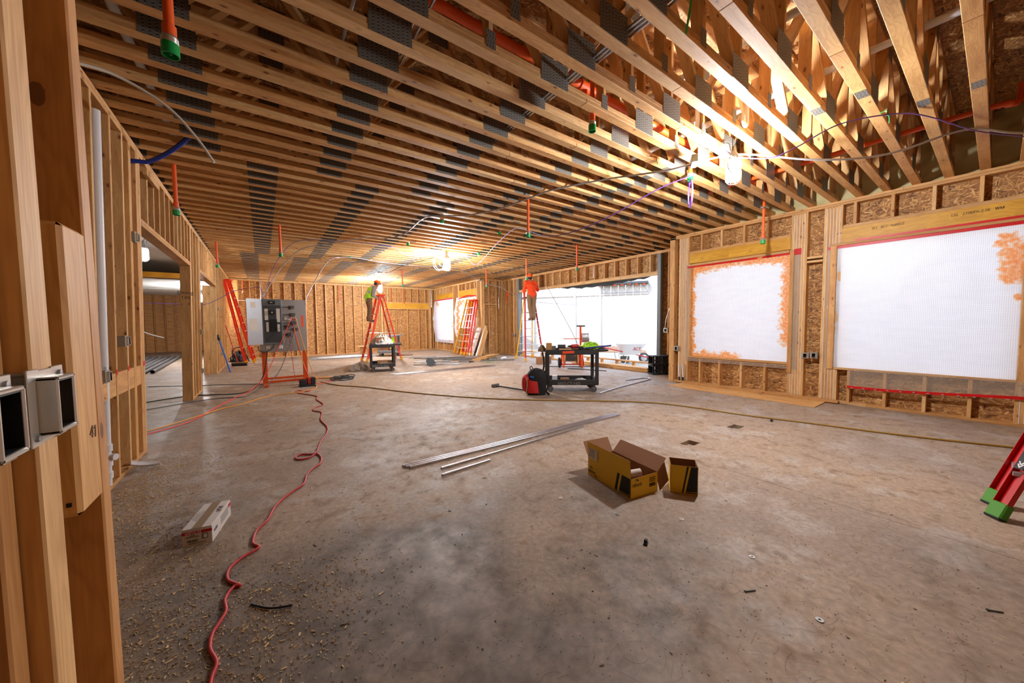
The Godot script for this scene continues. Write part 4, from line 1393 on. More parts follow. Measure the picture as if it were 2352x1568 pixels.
func build_cables() -> void:
	var c := CEIL - 0.03
	# heavy armoured feeder looping from truss to truss
	cord("armoured_cable", [Vector3(7.4, 3.30, 0.75), Vector3(6.4, 3.32, 0.05), Vector3(6.03, c + 0.01, -0.27), Vector3(5.5, 3.18, -0.75), Vector3(5.0, 3.16, -1.2), Vector3(4.55, 3.30, -1.72), Vector3(4.28, 3.28, -1.95), Vector3(4.1, 3.26, -2.4), Vector3(3.9, c, -3.2), Vector3(3.55, c, -3.9), Vector3(3.4, 3.33, -4.3), Vector3(3.2, 3.27, -4.8), Vector3(2.9, 3.27, -5.4), Vector3(2.75, c, -5.9), Vector3(2.5, c, -6.25), Vector3(2.35, 3.2, -6.9), Vector3(2.15, 3.22, -7.6), Vector3(2.0, c, -8.3), Vector3(1.45, c, -9.3), Vector3(1.0, 3.33, -9.9), Vector3(0.75, 3.2, -10.1), Vector3(0.42, 2.8, -10.2), Vector3(0.20, 2.4, -10.2), Vector3(0.05, 2.12, -10.15), Vector3(0.06, 2.02, -10.1)], 0.011, M.cable_alu, "heavy grey armoured cable looping under the trusses to the breaker panel", "cable", 7)
	cord("armoured_cable", [Vector3(0.90, 1.92, -9.98), Vector3(0.92, 2.10, -10.0), Vector3(1.15, 2.55, -10.2), Vector3(1.45, 3.05, -10.6), Vector3(1.75, 3.3, -10.9), Vector3(2.3, c, -11.0), Vector3(3.2, 3.34, -11.2), Vector3(4.2, 3.33, -11.2), Vector3(5.6, c, -11.2), Vector3(6.2, 3.2, -11.3), Vector3(6.85, 2.95, -11.3), Vector3(7.6, 2.80, -11.3), Vector3(8.0, 2.6, -11.2), Vector3(9.0, 2.28, -11.0), Vector3(11.5, 2.2, -10.0), Vector3(14.2, 3.0, -12.0)], 0.011, M.cable_alu, "grey cable running from the panel's corner across the far ceiling and outdoors", "cable", 7)
	cord("purple_cable", [Vector3(7.6, 3.38, 0.55), Vector3(6.3, 3.36, -0.12), Vector3(5.35, c, -0.45), Vector3(5.0, c, -0.62), Vector3(4.6, 3.30, -0.95), Vector3(4.45, 3.16, -1.25), Vector3(4.40, 3.12, -1.45), Vector3(4.36, 3.22, -1.72), Vector3(4.30, 3.32, -1.85)], 0.006, M.purple, "purple cable sagging under the trusses nearest the right wall", "cable", 7)
	# coil of spare purple cable
	var pts := []
	for i in 46:
		var a := TAU * i / 16.0
		var r := 0.165 + 0.02 * sin(i * 0.9)
		pts.append(Vector3(4.72 + r * cos(a) * 0.8, 3.12 + r * sin(a), -2.46 - r * cos(a) * 0.58 + 0.01 * sin(i * 0.5)))
	cord("cable_coil", pts, 0.006, M.purple, "loose purple cable coil round the short green sprinkler outlet", "cable", 3)
	cord("purple_cable", [Vector3(4.55, 3.28, -2.3), Vector3(4.45, 3.22, -2.75), Vector3(4.35, 3.02, -3.5), Vector3(4.25, 2.92, -4.2), Vector3(4.2, 2.98, -4.8), Vector3(4.3, 3.3, -5.6), Vector3(4.35, c, -6.0), Vector3(4.55, 3.25, -7.0), Vector3(4.7, 3.03, -7.9), Vector3(4.65, 3.0, -8.2), Vector3(4.55, 3.25, -8.5), Vector3(4.4, c, -8.8), Vector3(4.3, 3.32, -8.9)], 0.007, M.purple, "dark purple cable strung from the near work light to the middle one", "cable", 7)
	cord("purple_cable", [Vector3(4.1, 3.34, -9.0), Vector3(3.6, 3.3, -9.3), Vector3(3.2, 3.27, -9.3), Vector3(2.8, c, -9.0), Vector3(2.2, c, -8.9), Vector3(1.6, c, -9.0), Vector3(0.9, c, -9.3), Vector3(0.6, 3.3, -9.8), Vector3(0.3, 2.85, -10.1), Vector3(0.15, 2.4, -10.2), Vector3(0.1, 2.08, -10.12)], 0.006, M.purple, "thin purple cable following the armoured cable down to the panel", "cable", 7)
	var loop := []
	for i in 34:
		var a := TAU * i / 14.0
		loop.append(Vector3(3.98 + 0.16 * cos(a) + 0.003 * i, 3.08 + 0.19 * sin(a), -9.0 + 0.06 * cos(a * 0.5)))
	cord("cable_coil", loop, 0.008, M.white, "pale cable coil hanging beside the middle work light", "cable", 3)
	cord("purple_cable", [Vector3(-4.5, 1.9, -14.0), Vector3(-3.2, 2.05, -13.0), Vector3(-2.0, 2.0, -12.2), Vector3(-1.2, 1.98, -11.8), Vector3(-0.9, 2.05, -11.2), Vector3(-0.5, 2.25, -10.6), Vector3(-0.1, 2.32, -10.2), Vector3(0.02, 2.28, -10.1), Vector3(0.05, 2.05, -10.08)], 0.006, M.purple, "purple cable passing through the second doorway to the panel", "cable", 7)
	cord("black_cable", [Vector3(3.6, c, -15.2), Vector3(3.4, 3.3, -14.4), Vector3(3.55, c, -13.6), Vector3(3.7, 3.25, -12.6), Vector3(3.9, c, -11.6), Vector3(4.05, 3.34, -10.2), Vector3(4.15, 3.34, -9.1)], 0.008, M.black, "dark cable linking the middle and far work lights", "cable", 7)
	cord("milky_tube", [Vector3(-1.3, 3.25, -3.9), Vector3(-1.0, 3.33, -3.95), Vector3(-0.80, 3.33, -4.0), Vector3(-0.55, 3.20, -4.0), Vector3(-0.38, 3.0, -4.0), Vector3(-0.28, 2.83, -4.0)], 0.011, M.tube_clear, "milky plastic tube curling out from the left wall's top plate", "tube", 7)
	cord("blue_tube", [Vector3(-1.6, 3.08, -5.4), Vector3(-1.05, 3.18, -5.42), Vector3(-0.92, 3.21, -5.42), Vector3(-0.72, 3.33, -5.3), Vector3(-0.5, 3.50, -5.1)], 0.022, M.blue, "blue plastic water tube rising over the left wall into the trusses", "tube", 7)
	cord("milky_tube", [Vector3(-2.6, 2.1, -12.0), Vector3(-2.55, 1.9, -12.0), Vector3(-2.5, 1.55, -12.0), Vector3(-2.3, 1.3, -11.9), Vector3(-1.95, 1.15, -11.8)], 0.012, M.tube_clear, "milky plastic tube dangling inside the first doorway", "tube", 7)
	# survey ribbon on the cable by the bay, thin rod leaning out of the opening, green strap in the trusses
	var rb := Geo.new()
	for k in 2:
		rb.patch(func(a: float, b: float) -> Vector3: return Vector3(7.83 + 0.07 * k + 0.03 * a + 0.01 * sin(b * 5.0), 2.70 - b * (0.52 - 0.30 * k), -11.26 + 0.012 * sin(b * 7.0 + k)), 2, 10)
	single("survey_ribbon", rb.mesh(), M.tape_orange, "orange ribbon tied to the cable left of the red ladder", "ribbon")
	cord("thin_rod", [Vector3(9.02, 2.86, -10.24), Vector3(8.55, 1.2, -8.5), Vector3(8.42, 0.72, -8.05)], 0.008, M.rubber_grey, "thin rod leaning from the wide header down to the reel dolly", "rod", 3)
	var gs := Geo.new()
	gs.patch(func(a: float, b: float) -> Vector3: return Vector3(2.42 + 0.025 * a, 3.78 - 0.40 * b, -1.30 + 0.02 * sin(b * 4.0)), 1, 8)
	single("green_strap", gs.mesh(), M.green, "green strap dangling between the near trusses at the top edge", "strap")
	# wire ties round the trusses
	for q in [[4.30, -1.80, "above the near work light"], [3.93, -2.45, "left of the near work light"], [4.98, -0.68, "in green right of the near work light"], [2.5, -6.2, "at the armoured cable's middle"], [4.36, -5.95, "at the purple cable's crest"]]:
		var g := Geo.new()
		g.tube(spline([Vector3(q[0], 3.30, q[1]), Vector3(q[0] - 0.02, 3.36, q[1]), Vector3(q[0] + 0.05, 3.42, q[1] - 0.05), Vector3(q[0] - 0.06, 3.40, q[1] - 0.06), Vector3(q[0] - 0.12, 3.38, q[1])], 4), 0.003, 5)
		single("wire_tie", g.mesh(), M.rubber if q[0] < 4.9 else M.green, "thin twisted wire tie %s" % q[2], "wire tie", "wire ties on the trusses")

# a steel outlet box with a raised plaster ring; local z is out of the wall
func outlet_box(T: Transform3D, label: String, w := 0.10, deep := 0.055, bracket := true) -> void:
	var t := thing("outlet_box", label, "outlet box")
	t.transform = T
	var h := w * 1.0
	var g := Geo.new()
	g.box(I3, Vector3(0, h / 2 - 0.002, -deep / 2), Vector3(w, 0.004, deep), 0.001)
	g.box(I3, Vector3(0, -h / 2 + 0.002, -deep / 2), Vector3(w, 0.004, deep), 0.001)
	g.box(I3, Vector3(-w / 2 + 0.002, 0, -deep / 2), Vector3(0.004, h - 0.008, deep), 0.001)
	g.box(I3, Vector3(w / 2 - 0.002, 0, -deep / 2), Vector3(0.004, h - 0.008, deep), 0.001)
	g.box(I3, Vector3(0, 0, -deep + 0.002), Vector3(w - 0.008, h - 0.008, 0.004), 0.0)
	part(t, "box", g.mesh(), M.zinc)
	var li := Geo.new()  # black plates inside the steel box, painting in the shade of its interior
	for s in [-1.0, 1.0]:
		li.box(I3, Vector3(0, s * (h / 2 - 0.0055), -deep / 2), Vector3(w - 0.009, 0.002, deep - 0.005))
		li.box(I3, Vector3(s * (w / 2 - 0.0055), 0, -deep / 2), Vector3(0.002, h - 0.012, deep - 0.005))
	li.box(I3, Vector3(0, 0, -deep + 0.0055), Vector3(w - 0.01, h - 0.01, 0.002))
	part(t, "shade_lining", li.mesh(), M.black)
	var r := Geo.new()
	var ow := 0.046
	var oh := 0.071
	for s in [-1.0, 1.0]:
		r.box(I3, Vector3(s * (w + ow) / 4, 0, 0.0015), Vector3((w - ow) / 2 + 0.004, h + 0.008, 0.003), 0.001)
		r.box(I3, Vector3(0, s * (h + oh) / 4, 0.0015), Vector3(ow, (h - oh) / 2 + 0.004, 0.003), 0.001)
		r.box(I3, Vector3(s * (ow / 2 + 0.003), 0, 0.011), Vector3(0.006, oh + 0.012, 0.022), 0.002)
		r.box(I3, Vector3(0, s * (oh / 2 + 0.003), 0.011), Vector3(ow + 0.012, 0.006, 0.022), 0.002)
	part(t, "plaster_ring", r.mesh(), M.zinc_ring)
	var dk := Geo.new()  # black strips round the ring opening, shade put in as colour
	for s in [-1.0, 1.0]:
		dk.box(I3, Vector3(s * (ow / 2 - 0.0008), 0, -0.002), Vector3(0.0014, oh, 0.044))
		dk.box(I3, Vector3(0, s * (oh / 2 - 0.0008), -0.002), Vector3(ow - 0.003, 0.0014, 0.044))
	part(t, "shade_throat", dk.mesh(), M.black)
	for s in [-1.0, 1.0]:
		var q := Geo.new()
		q.lathe(Transform3D(Basis(Vector3.RIGHT, PI / 2), Vector3(s * w * 0.38, h * 0.42 * s, 0.003)), [Vector2(0.005, 0), Vector2(0.005, 0.003), Vector2(0, 0.0035)], 8)
		part(t, "screw", q.mesh(), M.steel)
	if bracket:
		var b := Geo.new()
		b.box(I3, Vector3(w / 2 + 0.012, 0.02, 0.002), Vector3(0.026, 0.030, 0.002), 0.001)
		b.box(I3, Vector3(w / 2 + 0.012, -0.02, 0.002), Vector3(0.026, 0.030, 0.002), 0.001)
		part(t, "bracket", b.mesh(), M.zinc_ring)

func build_boxes() -> void:
	var out_x := Basis(Vector3.UP, PI / 2)      # faces +x
	var out_w := Basis(Vector3.UP, -PI / 2)     # faces -x
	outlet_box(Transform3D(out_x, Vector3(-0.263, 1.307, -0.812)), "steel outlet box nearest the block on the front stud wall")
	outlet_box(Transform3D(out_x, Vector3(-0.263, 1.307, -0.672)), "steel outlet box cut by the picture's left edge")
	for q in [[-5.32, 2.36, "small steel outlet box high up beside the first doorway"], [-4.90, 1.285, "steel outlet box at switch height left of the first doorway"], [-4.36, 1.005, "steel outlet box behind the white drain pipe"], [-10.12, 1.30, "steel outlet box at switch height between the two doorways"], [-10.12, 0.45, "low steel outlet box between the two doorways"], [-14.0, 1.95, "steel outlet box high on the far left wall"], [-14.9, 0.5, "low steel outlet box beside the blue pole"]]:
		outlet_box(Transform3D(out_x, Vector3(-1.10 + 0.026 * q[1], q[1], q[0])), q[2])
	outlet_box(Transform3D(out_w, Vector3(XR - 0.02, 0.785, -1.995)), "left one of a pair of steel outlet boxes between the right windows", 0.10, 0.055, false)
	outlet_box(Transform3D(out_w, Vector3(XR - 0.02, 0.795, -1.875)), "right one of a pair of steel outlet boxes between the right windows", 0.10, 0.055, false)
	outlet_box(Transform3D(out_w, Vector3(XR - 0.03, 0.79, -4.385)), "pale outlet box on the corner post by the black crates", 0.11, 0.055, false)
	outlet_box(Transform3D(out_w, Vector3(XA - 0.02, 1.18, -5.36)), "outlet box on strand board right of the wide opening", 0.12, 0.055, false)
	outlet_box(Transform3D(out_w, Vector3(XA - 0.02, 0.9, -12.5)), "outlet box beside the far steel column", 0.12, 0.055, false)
	var g := Geo.new()
	g.box(I3, Vector3.ZERO, Vector3(0.18, 0.09, 0.07), 0.006)
	var j := single("junction_box", g.mesh(), M.grey_paint, "grey junction box tied up beside the near work light", "junction box", "", turned(0.6, Vector3(4.14, 3.27, -2.12)))
	var k := Geo.new()
	k.rod(Vector3(0.09, 0.01, 0), Vector3(0.12, 0.01, 0), 0.016, 10)
	part(j, "connector", k.mesh(), M.black)
	# steel cover at the foot of the drain bay
	span(single_plate(), "cover", Vector3(-1.10, 0.60, -4.34), Vector3(-1.09, 0.78, -4.28), M.zinc_ring)
	# conduit down the back wall and short cables in the stud bays
	cord("steel_conduit", [Vector3(7.70, 3.1, 0.36), Vector3(7.70, 4.1, 0.36)], 0.014, M.emt, "vertical steel conduit rising into the trusses at the picture's right edge", "conduit", 1)
	cord("steel_conduit", [Vector3(0.0, 3.38, ZB + 0.03), Vector3(0.0, 2.2, ZB + 0.03)], 0.014, M.emt, "vertical steel conduit on the back wall above the panel", "conduit", 1)
	cord("steel_conduit", [Vector3(7.78, 3.3, ZB + 0.03), Vector3(7.78, 2.35, ZB + 0.03)], 0.016, M.emt, "vertical steel conduit in the far right corner", "conduit", 1)
	cord("steel_conduit", [Vector3(8.85, 3.32, ZF + 0.03), Vector3(8.84, 2.9, ZF + 0.03), Vector3(8.80, 2.5, ZF + 0.03), Vector3(8.80, 2.05, ZF + 0.03)], 0.016, M.emt, "bent steel conduit on the bay's return wall", "conduit", 4)
	cord("steel_conduit", [Vector3(XA - 0.02, 3.3, -7.95), Vector3(XA - 0.02, 2.9, -7.95)], 0.014, M.emt, "short steel conduit on the wide header", "conduit", 1)
	cord("white_pipe", [Vector3(-0.95, 2.49, ZB + 0.02), Vector3(-0.4, 2.49, ZB + 0.02)], 0.014, M.white, "short white pipe lying level on the back wall studs", "pipe", 1)
	cord("steel_conduit", [Vector3(9.02, 2.2, -5.1), Vector3(9.02, 1.75, -5.22), Vector3(9.02, 1.5, -5.3), Vector3(9.02, 1.24, -5.34)], 0.014, M.emt, "bent conduit rising from the outlet box right of the wide opening", "conduit", 5)
	for q in [[-0.6, 2.85, "behind the leaning orange ladder"], [3.10, 2.55, "left of the far worker"], [6.25, 2.45, "above the yellow header's middle"], [5.55, 2.55, "above the yellow header's left end"]]:
		var p := Geo.new()
		p.rod(Vector3(q[0], 3.32, ZB + 0.02), Vector3(q[0], q[1], ZB + 0.02), 0.016, 8)
		var o := single("sprinkler_stub", p.mesh(), M.orange_pipe, "short orange sprinkler stub on the back wall %s" % q[2], "pipe", "orange stubs on the back wall")
		var e := Geo.new()
		e.lathe(Transform3D(Basis(), Vector3(q[0], q[1] - 0.02, ZB + 0.02)), [Vector2(0, 0), Vector2(0.02, 0), Vector2(0.02, 0.03), Vector2(0.016, 0.04)], 8)
		part(o, "cap", e.mesh(), M.white)
	# drain stack in the left wall
	var t := thing("drain_pipe", "white plastic drain pipe standing in the left stud wall", "pipe", Vector3(-1.152, 0.04, -4.475))
	t.rotation.z = -0.026
	var d := Geo.new()
	d.lathe(I3, [Vector2(0.034, 0), Vector2(0.034, 3.2), Vector2(0.029, 3.2), Vector2(0.029, 3.1)], 18)
	part(t, "pipe", d.mesh(), M.pvc)
	for y in [0.06, 0.17, 0.30]:
		var e := Geo.new()
		e.lathe(I3, [Vector2(0.034, y), Vector2(0.042, y + 0.004), Vector2(0.042, y + 0.06), Vector2(0.034, y + 0.064)], 18)
		part(t, "coupling", e.mesh(), M.pvc)
	var e2 := Geo.new()
	e2.rod(Vector3(0.03, 0.25, 0.0), Vector3(0.065, 0.25, 0.02), 0.028, 12)
	part(t, "cleanout", e2.mesh(), M.pvc)
	write(t, "PVC 1120", 0.014, M.lumber_ink, Transform3D(Basis(Vector3.UP, 0.6) * Basis(Vector3.BACK, PI / 2), Vector3(0.0195, 1.0, 0.0285)))
	# two water stubs in the foot of the near window jamb
	for zi in 2:
		var z: float = [-4.30, -4.21][zi]
		var p := Geo.new()
		p.rod(Vector3(XR - 0.03, 0.04, z), Vector3(XR - 0.045, 0.42, z - 0.02), 0.014, 8)
		var o := single("water_stub", p.mesh(), M.pvc, "%s of two white water stubs rising by the corner post" % ["left one", "right one"][zi], "pipe", "pair of white water stubs")
		var q := Geo.new()
		q.rod(Vector3(XR - 0.0295, 0.04, z), Vector3(XR - 0.0335, 0.13, z - 0.005), 0.019, 8)
		part(o, "sleeve", q.mesh(), M.black)

func single_plate() -> Node3D:
	return thing("cover_plate", "thin steel cover plate beside the foot of the drain pipe", "cover plate")

# ---------------------------------------------------------------- temporary power panel
func build_panel() -> void:
	var t := thing("power_panel", "temporary breaker panel on a galvanized board and orange steel stand", "power panel", Vector3(0, 0, -9.95))
	var g := Geo.new()
	# board from (-0.05, 0.80) to (0.90, 2.03)
	g.box(I3, Vector3(0.425, 1.415, -0.04), Vector3(0.95, 1.24, 0.02), 0.002)
	part(t, "backboard", g.mesh(), M.steel)
	for x in [0.02, 0.84]:
		span(t, "leg", Vector3(x - 0.05, 0.03, -0.09), Vector3(x + 0.05, 0.90, -0.052), M.stand)
		span(t, "foot", Vector3(x - 0.045, 0.0, -0.45), Vector3(x + 0.045, 0.07, 0.30), M.stand)
	for z in [0.24, -0.40]:
		span(t, "brace", Vector3(0.02, 0.10, z - 0.02), Vector3(0.84, 0.15, z + 0.02), M.stand)
	var p := Node3D.new()
	p.name = "enclosure"
	t.add_child(p)
	span(p, "case", Vector3(0.015, 0.985, -0.03), Vector3(0.395, 2.035, 0.10), M.grey_paint, I3, 0.006)
	span(p, "dead_front", Vector3(0.045, 1.03, 0.10), Vector3(0.375, 1.88, 0.108), M.dark_grey, I3, 0.002)
	span(p, "head_cover", Vector3(0.025, 1.89, 0.10), Vector3(0.385, 2.025, 0.115), M.grey_paint, I3, 0.003)
	for q in [[0.14, 1.915, 0.27, 1.995], [0.155, 1.68, 0.265, 1.77]]:
		span(p, "main_breaker", Vector3(q[0], q[1], 0.106), Vector3(q[2], q[3], 0.13), M.black, I3, 0.003)
		span(p, "switch", Vector3(q[0] + 0.03, q[1] + 0.03, 0.13), Vector3(q[2] - 0.05, q[3] - 0.03, 0.148), M.zinc_ring, I3, 0.002)
	for c in 2:
		for r in 12:
			var x := 0.155 + c * 0.075
			span(p, "breaker", Vector3(x, 1.285 + r * 0.0235, 0.107), Vector3(x + 0.064, 1.305 + r * 0.0235, 0.122), M.black, I3, 0.002)
	for q in [[0.06, 1.55, 0.125, 1.81], [0.285, 1.50, 0.355, 1.82], [0.085, 1.28, 0.13, 1.50], [0.295, 1.28, 0.345, 1.45]]:
		span(p, "label", Vector3(q[0], q[1], 0.1082), Vector3(q[2], q[3], 0.109), M.paper, I3, 0.0)
	# door swung open to the left
	var d := Node3D.new()
	d.name = "door"
	d.position = Vector3(0.015, 0, 0.10)
	d.rotation.y = 0.35
	t.add_child(d)
	span(d, "panel", Vector3(-0.30, 0.985, -0.012), Vector3(0, 2.035, 0), M.steel, I3, 0.002)
	span(d, "label", Vector3(-0.22, 1.83, 0), Vector3(-0.12, 1.96, 0.001), M.paper, I3, 0.0)
	span(d, "label", Vector3(-0.25, 1.30, 0), Vector3(-0.09, 1.58, 0.001), M.paper, I3, 0.0)
	# receptacles wired on the board
	for q in [[0.60, 1.86, 0.085], [0.61, 1.68, 0.09], [0.62, 1.48, 0.10], [0.66, 1.33, 0.085], [0.49, 1.40, 0.085], [0.52, 1.20, 0.085]]:
		var r := Geo.new()
		r.box(I3, Vector3(q[0], q[1], 0.01), Vector3(q[2] + 0.03, q[2] * 0.85, 0.06), 0.012)
		r.lathe(Transform3D(Basis(Vector3.RIGHT, PI / 2), Vector3(q[0], q[1] - 0.02, 0.04)), [Vector2(0.035, 0), Vector2(0.035, 0.03), Vector2(0, 0.032)], 12)
		part(t, "receptacle", r.mesh(), M.rubber_grey)
		var n := Geo.new()
		n.rod(Vector3(0.395, q[1], 0.0), Vector3(q[0] - 0.05, q[1], 0.0), 0.010, 8)
		part(t, "nipple", n.mesh(), M.cable)
	span(t, "outlet", Vector3(0.42, 1.54, -0.03), Vector3(0.52, 1.64, 0.02), M.zinc, I3, 0.004)
	span(t, "outlet_face", Vector3(0.45, 1.56, 0.02), Vector3(0.49, 1.62, 0.024), M.white, I3, 0.0)
	span(t, "power_strip", Vector3(0.53, 1.545, -0.03), Vector3(0.70, 1.57, 0.005), M.white, I3, 0.003)
	span(t, "power_strip", Vector3(0.60, 1.55, 0.005), Vector3(0.675, 1.572, 0.012), M.tape_red, I3, 0.002)
	span(t, "tape_strip", Vector3(0.79, 1.38, -0.03), Vector3(0.835, 1.66, -0.028), M.tape_orange, I3, 0.0)
	for q in [[0.06, 0.87], [0.10, 0.87], [0.31, 0.87], [0.35, 0.87]]:
		span(t, "outlet_face", Vector3(q[0], q[1], -0.03), Vector3(q[0] + 0.035, q[1] + 0.08, 0.01), M.white, I3, 0.004)
	var w := Geo.new()
	w.tube(spline([Vector3(0.22, 0.985, 0.03), Vector3(0.20, 0.90, 0.04), Vector3(0.10, 0.83, 0.05), Vector3(0.0, 0.82, 0.04), Vector3(-0.08, 0.86, 0.0), Vector3(-0.09, 0.95, -0.03)], 6), 0.011, 7)
	part(t, "wiring", w.mesh(), M.cable)
	# cords leaving the panel
	cord("extension_cord", [Vector3(0.58, 1.63, -9.88), Vector3(0.52, 1.45, -9.80), Vector3(0.25, 0.80, -9.68), Vector3(0.02, 0.30, -9.58), Vector3(-0.25, 0.03, -9.35), Vector3(-0.45, 0.012, -8.8), Vector3(-0.69, 0.012, -7.92), Vector3(-0.91, 0.012, -6.97), Vector3(-1.26, 0.012, -6.49), Vector3(-1.6, 0.012, -6.3)], 0.008, M.pink_cord, "bright red cord running from the panel diagonally to the first doorway", "extension cord", 7)
	cord("extension_cord", [Vector3(0.66, 1.63, -9.88), Vector3(0.69, 1.48, -9.82), Vector3(0.82, 0.85, -9.75), Vector3(0.98, 0.25, -9.75), Vector3(1.14, 0.012, -9.73), Vector3(1.30, 0.012, -9.25)], 0.008, M.yellow_cord, "yellow cord hanging down the right of the panel to the hose", "extension cord", 7)
	cord("extension_cord", [Vector3(0.64, 1.30, -9.87), Vector3(0.66, 1.1, -9.8), Vector3(0.76, 0.6, -9.75), Vector3(0.88, 0.15, -9.7), Vector3(0.95, 0.02, -9.5), Vector3(0.98, 0.012, -9.2), Vector3(0.92, 0.012, -8.85)] + on_floor(YELLOW_CORD, 0.012), 0.008, M.yellow_cord, "long yellow cord curving over the floor to the first doorway", "extension cord", 6)
	cord("extension_cord", [Vector3(0.62, 1.46, -9.87), Vector3(0.63, 1.3, -9.8), Vector3(0.70, 0.95, -9.75), Vector3(0.78, 0.5, -9.75), Vector3(0.9, 0.14, -9.6), Vector3(1.05, 0.02, -9.4), Vector3(1.35, 0.012, -9.8), Vector3(1.55, 0.012, -10.0)], 0.007, M.pink_cord, "pink cord dropping from the panel's power strip to the wire coil", "extension cord", 7)
	cord("extension_cord", [Vector3(0.65, 1.44, -9.87), Vector3(0.60, 1.2, -9.8), Vector3(0.46, 0.8, -9.72), Vector3(0.28, 0.35, -9.65), Vector3(0.05, 0.12, -9.5), Vector3(-0.2, 0.02, -9.1), Vector3(-0.35, 0.012, -8.71), Vector3(-0.76, 0.012, -8.83), Vector3(-1.18, 0.012, -8.69), Vector3(-1.7, 0.012, -8.37)], 0.008, M.cable, "dark grey cord hanging across the panel's legs to the first doorway", "extension cord", 7)
	cord("extension_cord", [Vector3(0.08, 0.82, -9.9), Vector3(0.05, 0.6, -9.85), Vector3(-0.03, 0.25, -9.75), Vector3(-0.2, 0.03, -9.55), Vector3(-0.47, 0.012, -9.19), Vector3(-0.94, 0.012, -9.42), Vector3(-1.35, 0.012, -9.5), Vector3(-2.0, 0.012, -9.1)], 0.010, M.black, "thick black cord falling down the panel's left leg", "extension cord", 7)
	cord("extension_cord", [Vector3(0.0, 0.012, -10.3), Vector3(-0.75, 0.012, -10.80), Vector3(-1.25, 0.012, -11.05), Vector3(-2.24, 0.012, -11.63)], 0.008, M.dark_grey, "grey cord lying level through the second doorway", "extension cord", 7)
	cord("extension_cord", [Vector3(0.52, 1.16, -9.88), Vector3(0.54, 0.9, -9.8), Vector3(0.57, 0.5, -9.8), Vector3(0.60, 0.2, -9.7), Vector3(0.7, 0.02, -9.3)], 0.006, M.red_cord, "thin dark red cord hanging down the middle of the panel", "extension cord", 7)

# ---------------------------------------------------------------- ladders
func channel(g: Geo, a: Vector3, b: Vector3, w: float, d: float, out: Vector3) -> void:   # C-shaped rail from a to b; web w wide, flanges d deep
	var y := (b - a).normalized()
	var x := y.cross(out).normalized()
	var z := x.cross(y)
	var T := Transform3D(Basis(x, y, z), (a + b) / 2)
	var L := a.distance_to(b)
	g.box(T, Vector3(0, 0, -d / 2), Vector3(w, L, 0.004), 0.001)
	for s in [-1.0, 1.0]:
		g.box(T, Vector3(s * (w / 2 - 0.002), 0, 0), Vector3(0.004, L, d), 0.001)

# step ladder; local x across the steps, z from the step side (+) to the back (-)
func step_ladder(at: Vector3, turn: float, H: float, front: Material, back: Material, foot: Material, label: String, spread := 0.42, wide := 0.62, double_step := false) -> Node3D:
	var t := thing("step_ladder", label, "ladder", at, turn)
	var zt := 0.06
	var zf := H * spread * 0.62
	var zb := -H * spread * 0.62
	for s in [-1.0, 1.0]:
		var f := Geo.new()
		channel(f, Vector3(s * wide / 2, 0.02, zf), Vector3(s * 0.19, H - 0.03, zt), 0.076, 0.028, Vector3(-s, 0, 0))
		part(t, "front_rail", f.mesh(), front)
		var b := Geo.new()
		channel(b, Vector3(s * (wide / 2 - 0.03), 0.02, zb), Vector3(s * 0.17, H - 0.05, -zt), 0.05, 0.025, Vector3(-s, 0, 0))
		part(t, "back_rail", b.mesh(), back)
		for z in [zf, zb]:
			span(t, "foot", Vector3(s * wide / 2 - 0.025, 0, z - 0.045), Vector3(s * wide / 2 + 0.025, 0.12, z + 0.045), foot, I3, 0.006)
		var p := Geo.new()
		p.rod(Vector3(s * lerpf(wide / 2, 0.19, 0.42), H * 0.42, lerpf(zf, zt, 0.42)), Vector3(s * lerpf(wide / 2, 0.17, 0.42), H * 0.42, lerpf(zb, -zt, 0.42)), 0.009, 6)
		part(t, "spreader", p.mesh(), M.alu)
	var n := int(H / 0.305)
	for k in range(1, n):
		var y := k * 0.305
		var u := y / H
		var half := lerpf(wide / 2, 0.19, u) - 0.012
		span(t, "step", Vector3(-half, y - 0.028, lerpf(zf, zt, u) - 0.04), Vector3(half, y, lerpf(zf, zt, u) + 0.04), M.alu)
		if double_step or k % 2 == 0:
			var hb := lerpf(wide / 2 - 0.03, 0.17, u) - 0.012
			span(t, "back_bar", Vector3(-hb, y - 0.02, lerpf(zb, -zt, u) - 0.02), Vector3(hb, y, lerpf(zb, -zt, u) + 0.02), M.alu)
	span(t, "top_cap", Vector3(-0.23, H - 0.05, -0.13), Vector3(0.23, H, 0.13), foot if foot != M.foot_yellow else front, I3, 0.012)
	return t

func lean(o: Node3D, foot: Vector3, top: Vector3, across: Vector3) -> void:
	var y := (top - foot).normalized()
	var x := (across - y * across.dot(y)).normalized()
	o.transform = Transform3D(Basis(x, y, x.cross(y)), foot)

